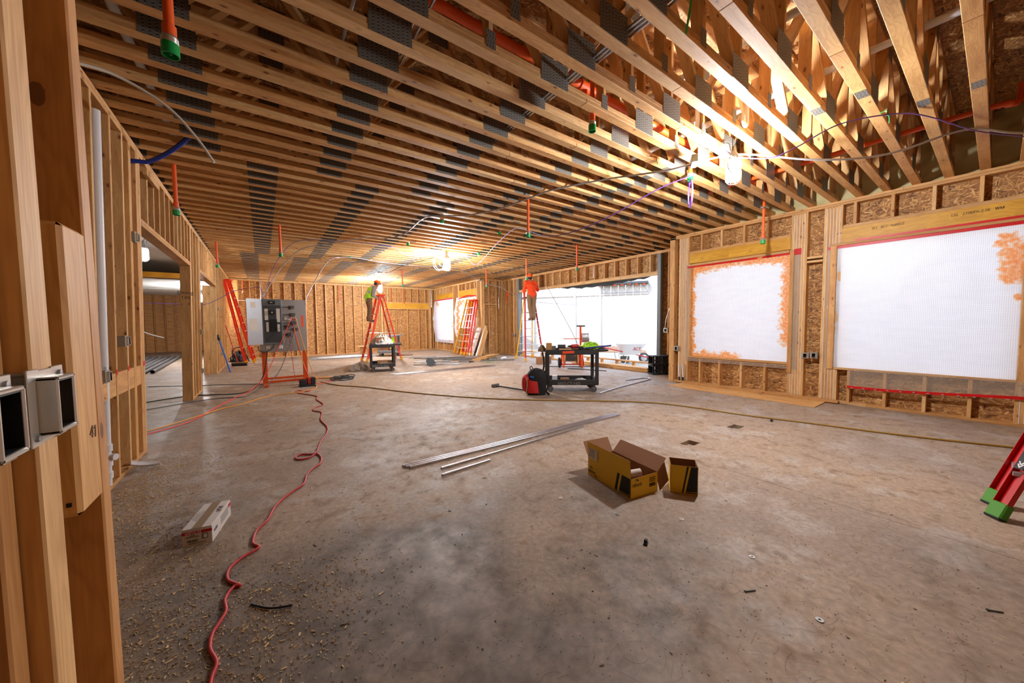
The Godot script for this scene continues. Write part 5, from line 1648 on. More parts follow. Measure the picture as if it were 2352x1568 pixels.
func build_ladders() -> void:
	# folded orange ladder leaning at the far end of the left wall
	var l := step_ladder(Vector3(-0.42, 0, -16.42), 0.45, 3.12, M.ladder_orange, M.ladder_orange, M.foot_yellow, "folded orange ladder leaning against the far end of the left wall", 0.07, 0.46)
	lean(l, Vector3(-0.40, 0.03, -16.33), Vector3(-1.0, 3.15, -16.3), Vector3(0.1, 0, -1))
	# the far electrician's ladder
	step_ladder(Vector3(3.85, 0, -14.3), -PI / 2 + 0.1, 2.6, M.ladder_orange, M.ladder_orange, M.foot_yellow, "orange step ladder under the worker in the lime vest", 0.42, 0.62, true)
	# the near electrician's two-way ladder
	var a := step_ladder(Vector3(8.43, 0, -10.61), -0.26, 2.42, M.ladder_red, M.ladder_yellow, M.foot_yellow, "tall red and yellow two-way step ladder under the orange-shirted worker", 0.333, 0.74, true)
	a.set_meta("group", "ladders")
	# two folded ladders leaning by the far windows
	var b := step_ladder(Vector3(7.22, 0.02, -13.95), -0.9, 2.55, M.ladder_yellow, M.ladder_yellow, M.foot_yellow, "folded yellow ladder leaning against the far window wall", 0.06, 0.50)
	lean(b, Vector3(7.30, 0.03, -14.35), Vector3(7.82, 2.48, -14.15), Vector3(0.15, 0, 1))
	var c := step_ladder(Vector3(7.45, 0.02, -13.62), -0.9, 2.5, M.ladder_orange, M.ladder_orange, M.foot_yellow, "folded orange ladder leaning beside the yellow one before clear panels", 0.06, 0.42)
	lean(c, Vector3(7.33, 0.03, -13.72), Vector3(7.82, 2.45, -13.80), Vector3(0.15, 0, 1))
	# foot of the red ladder at the right edge
	var t := thing("step_ladder", "red step ladder with green feet cut by the picture's right edge", "ladder", Vector3(4.17, 0, 0.03))
	for q in [[Vector3(0, 0, 0), Vector3(0.80, 2.3, 0.72)], [Vector3(0.28, 0, -0.02), Vector3(0.98, 2.3, 0.70)]]:
		var g := Geo.new()
		var p0: Vector3 = q[0]
		var p1: Vector3 = q[1]
		channel(g, p0 + Vector3(0.02, 0.06, 0.02), p1, 0.095, 0.03, Vector3(-0.64, 0, -0.77))
		part(t, "rail", g.mesh(), M.ladder_red)
		var f := Geo.new()
		var dir := (p1 - p0).normalized()
		var x := dir.cross(Vector3(0.64, 0, 0.77)).normalized()
		var T := Transform3D(Basis(x, dir, x.cross(dir)), p0 + Vector3(0.01, 0.012, 0.01))
		f.box(T, Vector3(0, 0.05, 0), Vector3(0.108, 0.115, 0.05), 0.008)
		part(t, "foot", f.mesh(), M.foot_green)
		var s := Geo.new()
		s.box(T, Vector3(0, -0.004, 0), Vector3(0.104, 0.02, 0.048), 0.004)
		part(t, "tread", s.mesh(), M.rubber)
	var st := Geo.new()
	var D := Vector3(0.80, 2.3, 0.72).normalized()
	var X := D.cross(Vector3(0.64, 0, 0.77)).normalized()
	var ST := Transform3D(Basis(X, D, X.cross(D)), Vector3(0.02, 0.06, 0.02))
	st.box(ST, Vector3(0.012, 0.42, -0.0175), Vector3(0.055, 0.20, 0.001), 0.0)
	part(t, "sticker", st.mesh(), M.black)
	var ch := Geo.new()
	for k in 2:
		ch.box(ST * turned(0, Vector3(0.002, 0.345 + 0.02 * k, -0.0185), 0, 0.6), Vector3.ZERO, Vector3(0.008, 0.03, 0.001))
		ch.box(ST * turned(0, Vector3(0.018, 0.345 + 0.02 * k, -0.0185), 0, -0.6), Vector3.ZERO, Vector3(0.008, 0.03, 0.001))
	part(t, "chevron", ch.mesh(), M.white)
	span(t, "step", Vector3(0.12, 0.30, 0.07), Vector3(0.42, 0.33, 0.15), M.alu)

# ---------------------------------------------------------------- carts
func service_cart(at: Vector3, turn: float, L: float, D: float, H: float, mt: Material, label: String, chalk := "") -> Node3D:
	var t := thing("service_cart", label, "cart", at, turn)
	for y in [[0.15, 0.11], [H - 0.10, 0.10]]:
		var g := Geo.new()
		g.box(I3, Vector3(0, y[0] + 0.012, 0), Vector3(L - 0.02, 0.024, D - 0.02), 0.0)
		for s in [-1.0, 1.0]:
			g.box(I3, Vector3(0, y[0] + y[1] / 2, s * (D / 2 - 0.018)), Vector3(L, y[1], 0.036), 0.012)
			g.box(I3, Vector3(s * (L / 2 - 0.018), y[0] + y[1] / 2, 0), Vector3(0.036, y[1], D), 0.012)
		part(t, "tray", g.mesh(), mt)
	for sx in [-1.0, 1.0]:
		for sz in [-1.0, 1.0]:
			var p := Geo.new()
			p.box(I3, Vector3(sx * (L / 2 - 0.035), (H + 0.16) / 2, sz * (D / 2 - 0.03)), Vector3(0.07, H - 0.30, 0.05), 0.010)
			part(t, "post", p.mesh(), mt)
			var c := Node3D.new()
			c.name = "caster"
			c.position = Vector3(sx * (L / 2 - 0.09), 0, sz * (D / 2 - 0.07))
			t.add_child(c, true)
			var w := Geo.new()
			var WT := Transform3D(Basis(Vector3.RIGHT, PI / 2), Vector3(0, 0.0625, -0.016))
			w.lathe(WT, [Vector2(0, 0), Vector2(0.04, 0), Vector2(0.058, 0.002), Vector2(0.0625, 0.010), Vector2(0.0625, 0.022), Vector2(0.058, 0.030), Vector2(0.04, 0.032), Vector2(0, 0.032)], 18)
			part(c, "wheel", w.mesh(), M.rubber_grey)
			var f := Geo.new()
			for s in [-1.0, 1.0]:
				f.box(I3, Vector3(0, 0.095, s * 0.021), Vector3(0.04, 0.09, 0.004), 0.001)
			f.box(I3, Vector3(0, 0.143, 0), Vector3(0.07, 0.012, 0.06), 0.002)
			part(c, "fork", f.mesh(), M.cable)
	var h := Geo.new()
	h.tube(spline([Vector3(L / 2 - 0.01, H - 0.03, -D / 2 + 0.05), Vector3(L / 2 + 0.16, H - 0.02, -D / 2 + 0.06), Vector3(L / 2 + 0.19, H - 0.02, -D / 2 + 0.12), Vector3(L / 2 + 0.19, H - 0.02, D / 2 - 0.12), Vector3(L / 2 + 0.16, H - 0.02, D / 2 - 0.06), Vector3(L / 2 - 0.01, H - 0.03, D / 2 - 0.05)], 5), 0.018, 8)
	h.box(I3, Vector3(L / 2 + 0.085, H - 0.015, 0), Vector3(0.20, 0.025, D - 0.06), 0.006)
	part(t, "handle", h.mesh(), mt)
	if chalk:
		write(t, chalk, 0.062, M.chalk, Transform3D(Basis(), Vector3(-0.07, 0.182, D / 2 + 0.0004)))
	return t

func crumple(sd: int, size: Vector3, at: Vector3, turn := 0.0) -> ArrayMesh:    # a heap of cloth or film
	var f := noise(sd, 1.6, 4)
	var g := Geo.new()
	var T := turned(turn, at)
	g.patch(func(a: float, b: float) -> Vector3:
		var th := -a * TAU
		var ph := b * PI / 2
		var r := 1.0 + 0.45 * f.get_noise_3d(cos(th) * 2.0, sin(th) * 2.0, b * 2.5) * (1.0 - b * 0.5)
		return T * Vector3(cos(ph) * cos(th) * size.x / 2 * r, maxf(0.004, sin(ph) * size.y * (0.85 + 0.5 * f.get_noise_2d(cos(th) * 3.0 + b * 2.0, sin(th) * 3.0))), cos(ph) * sin(th) * size.z / 2 * r), 36, 14)
	return g.mesh()

func carton(parent: Node3D, called: String, c: Vector3, s: Vector3, m: Material, turn := 0.0) -> MeshInstance3D:
	var g := Geo.new()
	g.box(I3, Vector3.ZERO, s, 0.002)
	return part(parent, called, g.mesh(), m, turned(turn, c))

func build_carts() -> void:
	var yaw := atan2(0.53, 0.65)      # long side faces the camera
	var at := Vector3(5.26, 0, -5.22)
	var H := 0.87
	var T := turned(-yaw, at)
	service_cart(at, -yaw, 1.06, 0.62, H, M.cart, "black two-shelf cart loaded with tools and a lime vest", "MAT-CT-160")
	var g := Geo.new()
	g.box(T * turned(0, Vector3(-0.08, H - 0.05, 0.3105), 0, 0.05), Vector3.ZERO, Vector3(0.235, 0.05, 0.0012))
	single("tape_strip", g.mesh(), M.tape_orange, "strip of orange tape stuck on the near cart's top shelf edge", "tape")
	# on the upper shelf
	var y := H
	var items := [
		["wood_block", Vector3(-0.46, y + 0.055, 0.12), Vector3(0.115, 0.15, 0.12), M.pine[4], "upright wood block at the near cart's left end", "block"],
		["tin_can", Vector3(-0.36, y + 0.02, 0.05), Vector3(0.09, 0.09, 0.09), M.cable, "grey tin beside the upright wood block on the cart", "tin"],
		["wood_offcut", Vector3(-0.13, y - 0.005, 0.16), Vector3(0.26, 0.03, 0.09), M.pine[0], "short plank offcut lying under the drill on the cart", "offcut"]]
	for q in items:
		var b := Geo.new()
		b.box(T, q[1], q[2], 0.004)
		single(q[0], b.mesh(), q[3], q[4], q[5])
	var roll := Geo.new()
	roll.rod(T * Vector3(-0.27, y + 0.035, 0.0), T * Vector3(-0.11, y + 0.035, 0.02), 0.055, 14)
	single("tape_roll", roll.mesh(), M.dark_grey, "grey roll lying behind the drill on the near cart", "roll")
	var d := thing("cordless_drill", "red and black cordless drill lying on the near cart", "drill")
	d.transform = T * turned(0.15, Vector3(0.06, y + 0.045, 0.06))
	var b1 := Geo.new()
	b1.lathe(Transform3D(Basis(Vector3.BACK, PI / 2), Vector3(0.10, 0.01, 0)), [Vector2(0, 0), Vector2(0.035, 0), Vector2(0.042, 0.03), Vector2(0.040, 0.14), Vector2(0.028, 0.17), Vector2(0, 0.17)], 14)
	part(d, "body", b1.mesh(), M.tool_red)
	var b2 := Geo.new()
	b2.rod(Vector3(-0.07, 0.01, 0), Vector3(-0.13, 0.01, 0), 0.024, 12, 0.016)
	part(d, "chuck", b2.mesh(), M.black)
	var b3 := Geo.new()
	b3.box(turned(0, Vector3(0.09, -0.01, 0.07), 0.2), Vector3.ZERO, Vector3(0.05, 0.045, 0.14), 0.012)
	part(d, "grip", b3.mesh(), M.black)
	var b4 := Geo.new()
	b4.box(I3, Vector3(0.10, -0.015, 0.15), Vector3(0.10, 0.06, 0.07), 0.008)
	part(d, "battery", b4.mesh(), M.black)
	var v := thing("safety_vest", "crumpled lime safety vest with silver strips on the near cart", "vest")
	part(v, "cloth", crumple(4, Vector3(0.46, 0.17, 0.34), T * Vector3(0.40, y - 0.03, -0.04), -yaw), M.hi_vis)
	for k in 2:
		var s := Geo.new()
		var f := noise(9 + k, 2.0, 2)
		s.patch(func(a: float, b: float) -> Vector3:
			return T * Vector3(0.27 + 0.13 * k + 0.16 * a, y + 0.03 + 0.10 * sin((a * 0.9 + 0.1) * PI) + 0.01 * f.get_noise_2d(a * 3, b), 0.10 - 0.10 * a + 0.055 * b), 14, 2)
		part(v, "silver_strip", s.mesh(), M.reflective)
	var bp := Geo.new()
	bp.rod(T * Vector3(0.10, y + 0.0, 0.16), T * Vector3(0.80, y + 0.075, 0.18), 0.017, 10)
	single("blue_tube", bp.mesh(), M.blue, "blue tube sticking out over the near cart's right end", "tube")
	var pp := Geo.new()
	var pf := noise(12, 2.0, 2)
	pp.patch(func(a: float, b: float) -> Vector3:
		return T * Vector3(0.02 + a * 0.40, y + 0.004 + 0.035 * absf(pf.get_noise_2d(a * 2.5, b * 2.0)), 0.22 - b * 0.28), 14, 10)
	single("brown_paper", pp.mesh(), M.card, "crumpled brown paper spread on the near cart's top", "paper")
	single("grey_rag", crumple(21, Vector3(0.24, 0.10, 0.22), T * Vector3(0.62, y - 0.06, 0.02)), M.rubber_grey, "dark rag hanging over the near cart's handle", "rag")
	single("tool_bag", crumple(27, Vector3(0.16, 0.14, 0.18), T * Vector3(-0.60, y - 0.06, 0.0)), M.tan, "small tan tool pouch hung on the near cart's left end", "pouch")
	cord("pouch_strap", [T * Vector3(-0.60, y - 0.04, 0.1), T * Vector3(-0.575, y - 0.2, 0.16), T * Vector3(-0.57, y - 0.34, 0.18), T * Vector3(-0.59, y - 0.44, 0.18)], 0.018, M.dark_grey, "dark strap dangling from the near cart's left end", "strap")
	# on the lower shelf
	var cart_low := [
		["cardboard_box", Vector3(-0.14, 0.235, 0.18), Vector3(0.17, 0.09, 0.12), M.card, "small brown box on the near cart's lower shelf", "box"],
		["plastic_tub", Vector3(-0.34, 0.25, 0.05), Vector3(0.10, 0.13, 0.12), M.pvc, "white plastic tub on the near cart's lower shelf", "tub"]]
	for q in cart_low:
		var b := Geo.new()
		b.box(T, q[1], q[2], 0.004)
		single(q[0], b.mesh(), q[3], q[4], q[5])
	single("plastic_bag", crumple(33, Vector3(0.36, 0.09, 0.22), T * Vector3(0.18, 0.175, 0.12)), M.bag_clear, "crumpled white plastic bag on the near cart's lower shelf", "bag")
	# far cart
	var at2 := Vector3(3.0, 0, -11.1)
	var T2 := turned(-0.25, at2)
	service_cart(at2, -0.25, 0.72, 0.90, 0.83, M.cart, "black two-shelf cart with boxes in front of the far worker", "MAT-CT-152")
	var far_items := [
		["cardboard_box", Vector3(-0.06, 0.93, 0.10), Vector3(0.26, 0.20, 0.25), M.card, "brown box under plastic on the far black cart", "box"],
		["cardboard_box", Vector3(0.05, 0.26, 0.18), Vector3(0.40, 0.13, 0.22), M.card, "flat brown box on the far black cart's lower shelf", "box"],
		["carton", Vector3(0.10, 0.215, 0.34), Vector3(0.36, 0.08, 0.14), M.card_white, "white carton on the far black cart's lower shelf", "carton"]]
	for q in far_items:
		var b := Geo.new()
		b.box(T2, q[1], q[2], 0.004)
		single(q[0], b.mesh(), q[3], q[4], q[5])
	single("plastic_film", crumple(41, Vector3(0.62, 0.30, 0.62), T2 * Vector3(0.0, 0.80, -0.02)), M.bag_clear, "crumpled clear film heaped on the far black cart", "film")
	single("plastic_film", crumple(43, Vector3(0.55, 0.22, 0.4), Vector3(2.42, 0.0, -11.6)), M.bag_clear, "crumpled clear film on the floor left of the far black cart", "film")
	# grey cart behind it
	var at3 := Vector3(4.6, 0, -15.9)
	service_cart(at3, -0.5, 0.85, 0.55, 0.95, M.grey_paint, "grey cart parked behind the far black cart")
	var T3 := turned(-0.5, at3)
	var yb := Geo.new()
	yb.box(T3, Vector3(0.2, 0.62, 0.18), Vector3(0.16, 0.55, 0.12), 0.02)
	single("yellow_case", yb.mesh(), M.hi_vis, "yellow tool case standing on the grey cart", "case")
	var wb := Geo.new()
	wb.box(T3, Vector3(-0.2, 0.33, 0.0), Vector3(0.4, 0.25, 0.3), 0.01)
	single("cardboard_box", wb.mesh(), M.card, "brown box on the grey cart's lower shelf", "box")

# ---------------------------------------------------------------- cartons on the floor
func flap(parent: Node3D, called: String, a: Vector3, b: Vector3, out: Vector3, outer: Material, inner: Material) -> void:   # flat board hinged on a-b reaching along out
	var g := Geo.new()
	g.quad(a, b, b + out, a + out)
	var n := (b - a).cross(out).normalized() * 0.003
	var i := Geo.new()
	i.quad(b - n, a - n, a + out - n, b + out - n)
	i.quad(a, a - n, b - n, b)
	i.quad(b + out, b + out - n, a + out - n, a + out)
	i.quad(a, a + out, a + out - n, a - n)
	i.quad(b, b - n, b + out - n, b + out)
	var p := part(parent, called, g.mesh(), outer)
	part(p, "inner_face", i.mesh(), inner)

func open_box(t: Node3D, s: Vector3, outer: Material, inner: Material) -> void:    # four walls and a bottom, origin at the middle of the base
	var x := s.x / 2
	var z := s.z / 2
	flap(t, "side", Vector3(-x, 0, z), Vector3(x, 0, z), Vector3(0, s.y, 0), outer, inner)
	flap(t, "side", Vector3(x, 0, z), Vector3(x, 0, -z), Vector3(0, s.y, 0), outer, inner)
	flap(t, "side", Vector3(x, 0, -z), Vector3(-x, 0, -z), Vector3(0, s.y, 0), outer, inner)
	flap(t, "side", Vector3(-x, 0, -z), Vector3(-x, 0, z), Vector3(0, s.y, 0), outer, inner)
	flap(t, "bottom", Vector3(-x, 0.002, -z), Vector3(x, 0.002, -z), Vector3(0, 0, s.z), outer, inner)

func sun_mark(parent: Node3D, at: Vector3, r: float, T: Transform3D) -> void:
	var g := Geo.new()
	for k in 7:
		var a := PI * k / 6.0
		g.box(T * Transform3D(Basis(Vector3.BACK, a - PI / 2), at + Vector3(cos(a), sin(a), 0) * r), Vector3.ZERO, Vector3(r * 0.28, r * 0.75, 0.0008))
	part(parent, "emblem", g.mesh(), M.ink)

func build_cartons() -> void:
	# large yellow carton: long side from (2.41,-2.17) to (2.37,-1.65) in plan, short side on to (2.68,-1.62)
	var A := Vector3(2.40, 0, -2.19)
	var B := Vector3(2.37, 0, -1.66)
	var C := Vector3(2.67, 0, -1.61)
	var X := (C - B).normalized()
	var Z := (B - A).normalized()
	var t := thing("yellow_carton", "large open yellow carton with black stripes and raised brown flaps", "carton")
	var yaw := atan2(-X.z, X.x)
	t.transform = turned(yaw, (A + C) / 2)
	var s := Vector3(0.30, 0.165, 0.535)
	open_box(t, s, M.card_yellow, M.card)
	var x := s.x / 2
	var z := s.z / 2
	# long flap on the near-left side stands up, the far one leans out, the end ones fold away
	flap(t, "lid_flap", Vector3(-x, s.y, -z), Vector3(-x, s.y, z), Vector3(-0.01, 0.15, 0), M.card_yellow, M.card)
	flap(t, "lid_flap", Vector3(x, s.y, z), Vector3(x, s.y, -z), Vector3(0.10, 0.10, 0), M.card_yellow, M.card)
	flap(t, "lid_flap", Vector3(x, s.y, -z), Vector3(-x, s.y, -z), Vector3(0.02, 0.11, -0.10), M.card_yellow, M.card)
	flap(t, "lid_flap", Vector3(x - 0.005, s.y - 0.01, z - 0.02), Vector3(x + 0.10, s.y + 0.06, z - 0.02), Vector3(0.02, -0.15, 0.03), M.card_yellow, M.card)
	# print on the long side (faces -x)
	var L := Transform3D(Basis(Vector3.UP, -PI / 2), Vector3(-x - 0.001, 0, 0))     # local x runs along +z, z out of the side
	var stripe := Geo.new()
	stripe.prism(L, PackedVector2Array([Vector2(0.085, 0.012), Vector2(0.112, 0.008), Vector2(0.145, 0.163), Vector2(0.118, 0.165)]), 0.0006)
	stripe.prism(L, PackedVector2Array([Vector2(0.135, 0.010), Vector2(0.262, 0.010), Vector2(0.262, 0.164), Vector2(0.168, 0.164)]), 0.0006)
	part(t, "black_print", stripe.mesh(), M.ink)
	write(t, "nvent.com/CADDY", 0.011, M.ink_yellow, L * Transform3D(Basis(), Vector3(0.200, 0.022, 0.0008)))
	write(t, "nVent", 0.028, M.ink, L * Transform3D(Basis(), Vector3(-0.215, 0.045, 0.0008)))
	write(t, "CADDY", 0.012, M.ink, L * Transform3D(Basis(), Vector3(-0.155, 0.022, 0.0008)))
	sun_mark(t, Vector3(-0.22, 0.075, 0.0006), 0.014, L)
	var LF := Transform3D(Basis(Vector3.UP, -PI / 2), Vector3(-x - 0.0125, s.y + 0.02, 0)) * Transform3D(Basis(Vector3.RIGHT, -0.07), Vector3.ZERO)
	var lab := Geo.new()
	lab.box(LF, Vector3(-0.185, 0.035, 0.0015), Vector3(0.125, 0.095, 0.0008))
	part(t, "shipping_label", lab.mesh(), M.paper)
	var lines := Geo.new()
	for k in 7:
		lines.box(LF, Vector3(-0.195, 0.072 - k * 0.011, 0.0024), Vector3(0.09 - 0.012 * (k % 3), 0.003, 0.0006))
	part(t, "label_print", lines.mesh(), M.ink)
	# print on the short side (faces +z)
	var S := Transform3D(Basis(), Vector3(0, 0, z + 0.001))
	write(t, "nVent", 0.030, M.ink, S * Transform3D(Basis(), Vector3(-0.085, 0.105, 0.0006)))
	sun_mark(t, Vector3(-0.085, 0.135, 0.0006), 0.014, S)
	var bc := Geo.new()
	for k in 14:
		bc.box(S, Vector3(0.055 + k * 0.005, 0.075, 0.0006), Vector3(0.002 + 0.0018 * (k % 3 % 2), 0.03, 0.0006))
	for k in 3:
		bc.box(S, Vector3(0.088, 0.105 + k * 0.014, 0.0006), Vector3(0.07, 0.006, 0.0006))
	part(t, "barcode", bc.mesh(), M.ink)
	var pr := Geo.new()
	pr.tube([Vector3(-0.08, 0.12, 0.10), Vector3(0.07, 0.14, 0.16)], 0.03, 12)
	var ro := single("paper_roll", pr.mesh(), M.paper, "rolled white paper inside the large yellow carton", "paper roll")
	ro.transform = t.transform
	# smaller upright yellow carton
	var u := thing("yellow_carton", "small upright yellow carton with torn top edge", "carton")
	var A2 := Vector3(2.71, 0, -1.54)
	var B2 := Vector3(2.82, 0, -1.38)
	var dx := (B2 - A2).normalized()
	var w := 0.205
	var dep := 0.17
	var yaw2 := atan2(-dx.z, dx.x)
	u.transform = turned(yaw2, A2 + dx * w / 2 + Vector3(dx.z, 0, -dx.x) * dep / 2)
	var s2 := Vector3(w, 0.235, dep)
	open_box(u, s2, M.card_yellow, M.card)
	var S2 := Transform3D(Basis(), Vector3(0, 0, dep / 2 + 0.001))
	var st := Geo.new()
	st.prism(S2, PackedVector2Array([Vector2(-0.015, 0.010), Vector2(-0.003, 0.010), Vector2(0.035, 0.232), Vector2(0.02, 0.232)]), 0.0006)
	st.prism(S2, PackedVector2Array([Vector2(0.012, 0.010), Vector2(0.098, 0.010), Vector2(0.098, 0.232), Vector2(0.05, 0.232)]), 0.0006)
	part(u, "black_print", st.mesh(), M.ink)
	write(u, "nvent.com/CADDY", 0.009, M.ink_yellow, S2 * Transform3D(Basis(), Vector3(0.055, 0.022, 0.0008)))
	var st2 := Geo.new()
	var S3 := Transform3D(Basis(Vector3.UP, PI / 2), Vector3(w / 2 + 0.001, 0, 0))
	st2.prism(S3, PackedVector2Array([Vector2(0.01, 0.010), Vector2(0.08, 0.010), Vector2(0.08, 0.232), Vector2(0.045, 0.232)]), 0.0006)
	part(u, "black_print", st2.mesh(), M.ink)
	for k in 7:
		var tear := Geo.new()
		var q := -w / 2 + 0.02 + k * 0.027
		tear.tri(Vector3(q, 0.234, dep / 2), Vector3(q + 0.026, 0.234, dep / 2), Vector3(q + 0.012, 0.239 + 0.003 * (k % 3), dep / 2))
		part(u, "torn_edge", tear.mesh(), M.card)
	# white carton
	var o := thing("white_carton", "white printed carton with red band on the floor by the red cord", "carton")
	var P := Vector3(-0.445, 0, -2.985)
	var Q := Vector3(-0.30, 0, -2.955)
	var R := Vector3(-0.25, 0, -3.33)
	var ex := (Q - P).normalized()
	o.transform = turned(atan2(-ex.z, ex.x), (P + R) / 2 + Vector3(-0.01, 0, 0.0))
	var b := Vector3(0.155, 0.115, 0.365)
	var g := Geo.new()
	g.box(I3, Vector3(0, b.y / 2, 0), b, 0.002)
	part(o, "body", g.mesh(), M.card_white)
	span(o, "packing_tape", Vector3(-0.028, b.y, -b.z / 2), Vector3(0.024, b.y + 0.0006, b.z / 2), M.tan, I3, 0.0)
	span(o, "red_band", Vector3(-b.x / 2, 0.078, b.z / 2), Vector3(b.x / 2, 0.097, b.z / 2 + 0.0006), M.ink_red, I3, 0.0)
	var F := Transform3D(Basis(), Vector3(0, 0, b.z / 2 + 0.0008))
	write(o, "4AB1G-58", 0.014, M.white, F * Transform3D(Basis(), Vector3(-0.02, 0.087, 0.0006)))
	write(o, "1-GANG", 0.006, M.ink, F * Transform3D(Basis(), Vector3(-0.024, 0.070, 0)))
	write(o, "ADJUSTABLE RING", 0.006, M.ink, F * Transform3D(Basis(), Vector3(-0.024, 0.061, 0)))
	var br := Geo.new()
	for k in 12:
		br.box(F, Vector3(-0.048 + k * 0.0045, 0.034, 0), Vector3(0.0022 if k % 3 else 0.0032, 0.014, 0.0005))
	br.box(F, Vector3(0.0, 0.018, 0), Vector3(0.09, 0.003, 0.0005))
	part(o, "barcode", br.mesh(), M.ink)
	var pic := Geo.new()
	pic.box(F, Vector3(0.040, 0.055, 0), Vector3(0.032, 0.036, 0.0005))
	part(o, "picture", pic.mesh(), M.grey_paint)
	var pic2 := Geo.new()
	pic2.box(F, Vector3(0.042, 0.055, 0.0004), Vector3(0.018, 0.024, 0.0005))
	part(o, "picture", pic2.mesh(), M.white)
	var top := Transform3D(Basis(Vector3.RIGHT, -PI / 2) * Basis(Vector3.BACK, PI / 2), Vector3(0, b.y + 0.0008, 0))
	write(o, "orbit", 0.030, M.ink, top * Transform3D(Basis(), Vector3(0.055, -0.048, 0)))
	var em := Geo.new()
	em.lathe(Transform3D(Basis(), Vector3(0.062, b.y, -0.02)), [Vector2(0.012, 0.0008), Vector2(0.0085, 0.0011)], 14)
	part(o, "emblem", em.mesh(), M.ink_red)
	var tl := Geo.new()
	for k in 4:
		tl.box(I3, Vector3(-0.036 - k * 0.010, b.y + 0.0005, 0.01), Vector3(0.002, 0.0006, 0.15 - 0.02 * k))
	part(o, "print_lines", tl.mesh(), M.ink)
	var side := Transform3D(Basis(Vector3.UP, PI / 2), Vector3(b.x / 2 + 0.0006, 0, 0))
	write(o, "orbit", 0.022, M.ink, side * Transform3D(Basis(), Vector3(-0.12, 0.062, 0)))
	var sl := Geo.new()
	for k in 4:
		sl.box(side, Vector3(0.05, 0.085 - k * 0.014, 0), Vector3(0.15, 0.004, 0.0005))
	part(o, "print_lines", sl.mesh(), M.ink)
	span(o, "red_band", Vector3(b.x / 2, 0.075, -b.z / 2), Vector3(b.x / 2 + 0.0006, 0.10, -b.z / 2 + 0.05), M.ink_red, I3, 0.0)

# ---------------------------------------------------------------- loose things on the floor
func floor_pipe(a: Vector3, b: Vector3, r: float, m: Material, label: String, group := "", called := "conduit") -> void:
	var g := Geo.new()
	g.tube([a, b], r, 10, false)
	g.tube([b, a], r * 0.82, 10, false)
	single(called, g.mesh(), m, label, "conduit", group)

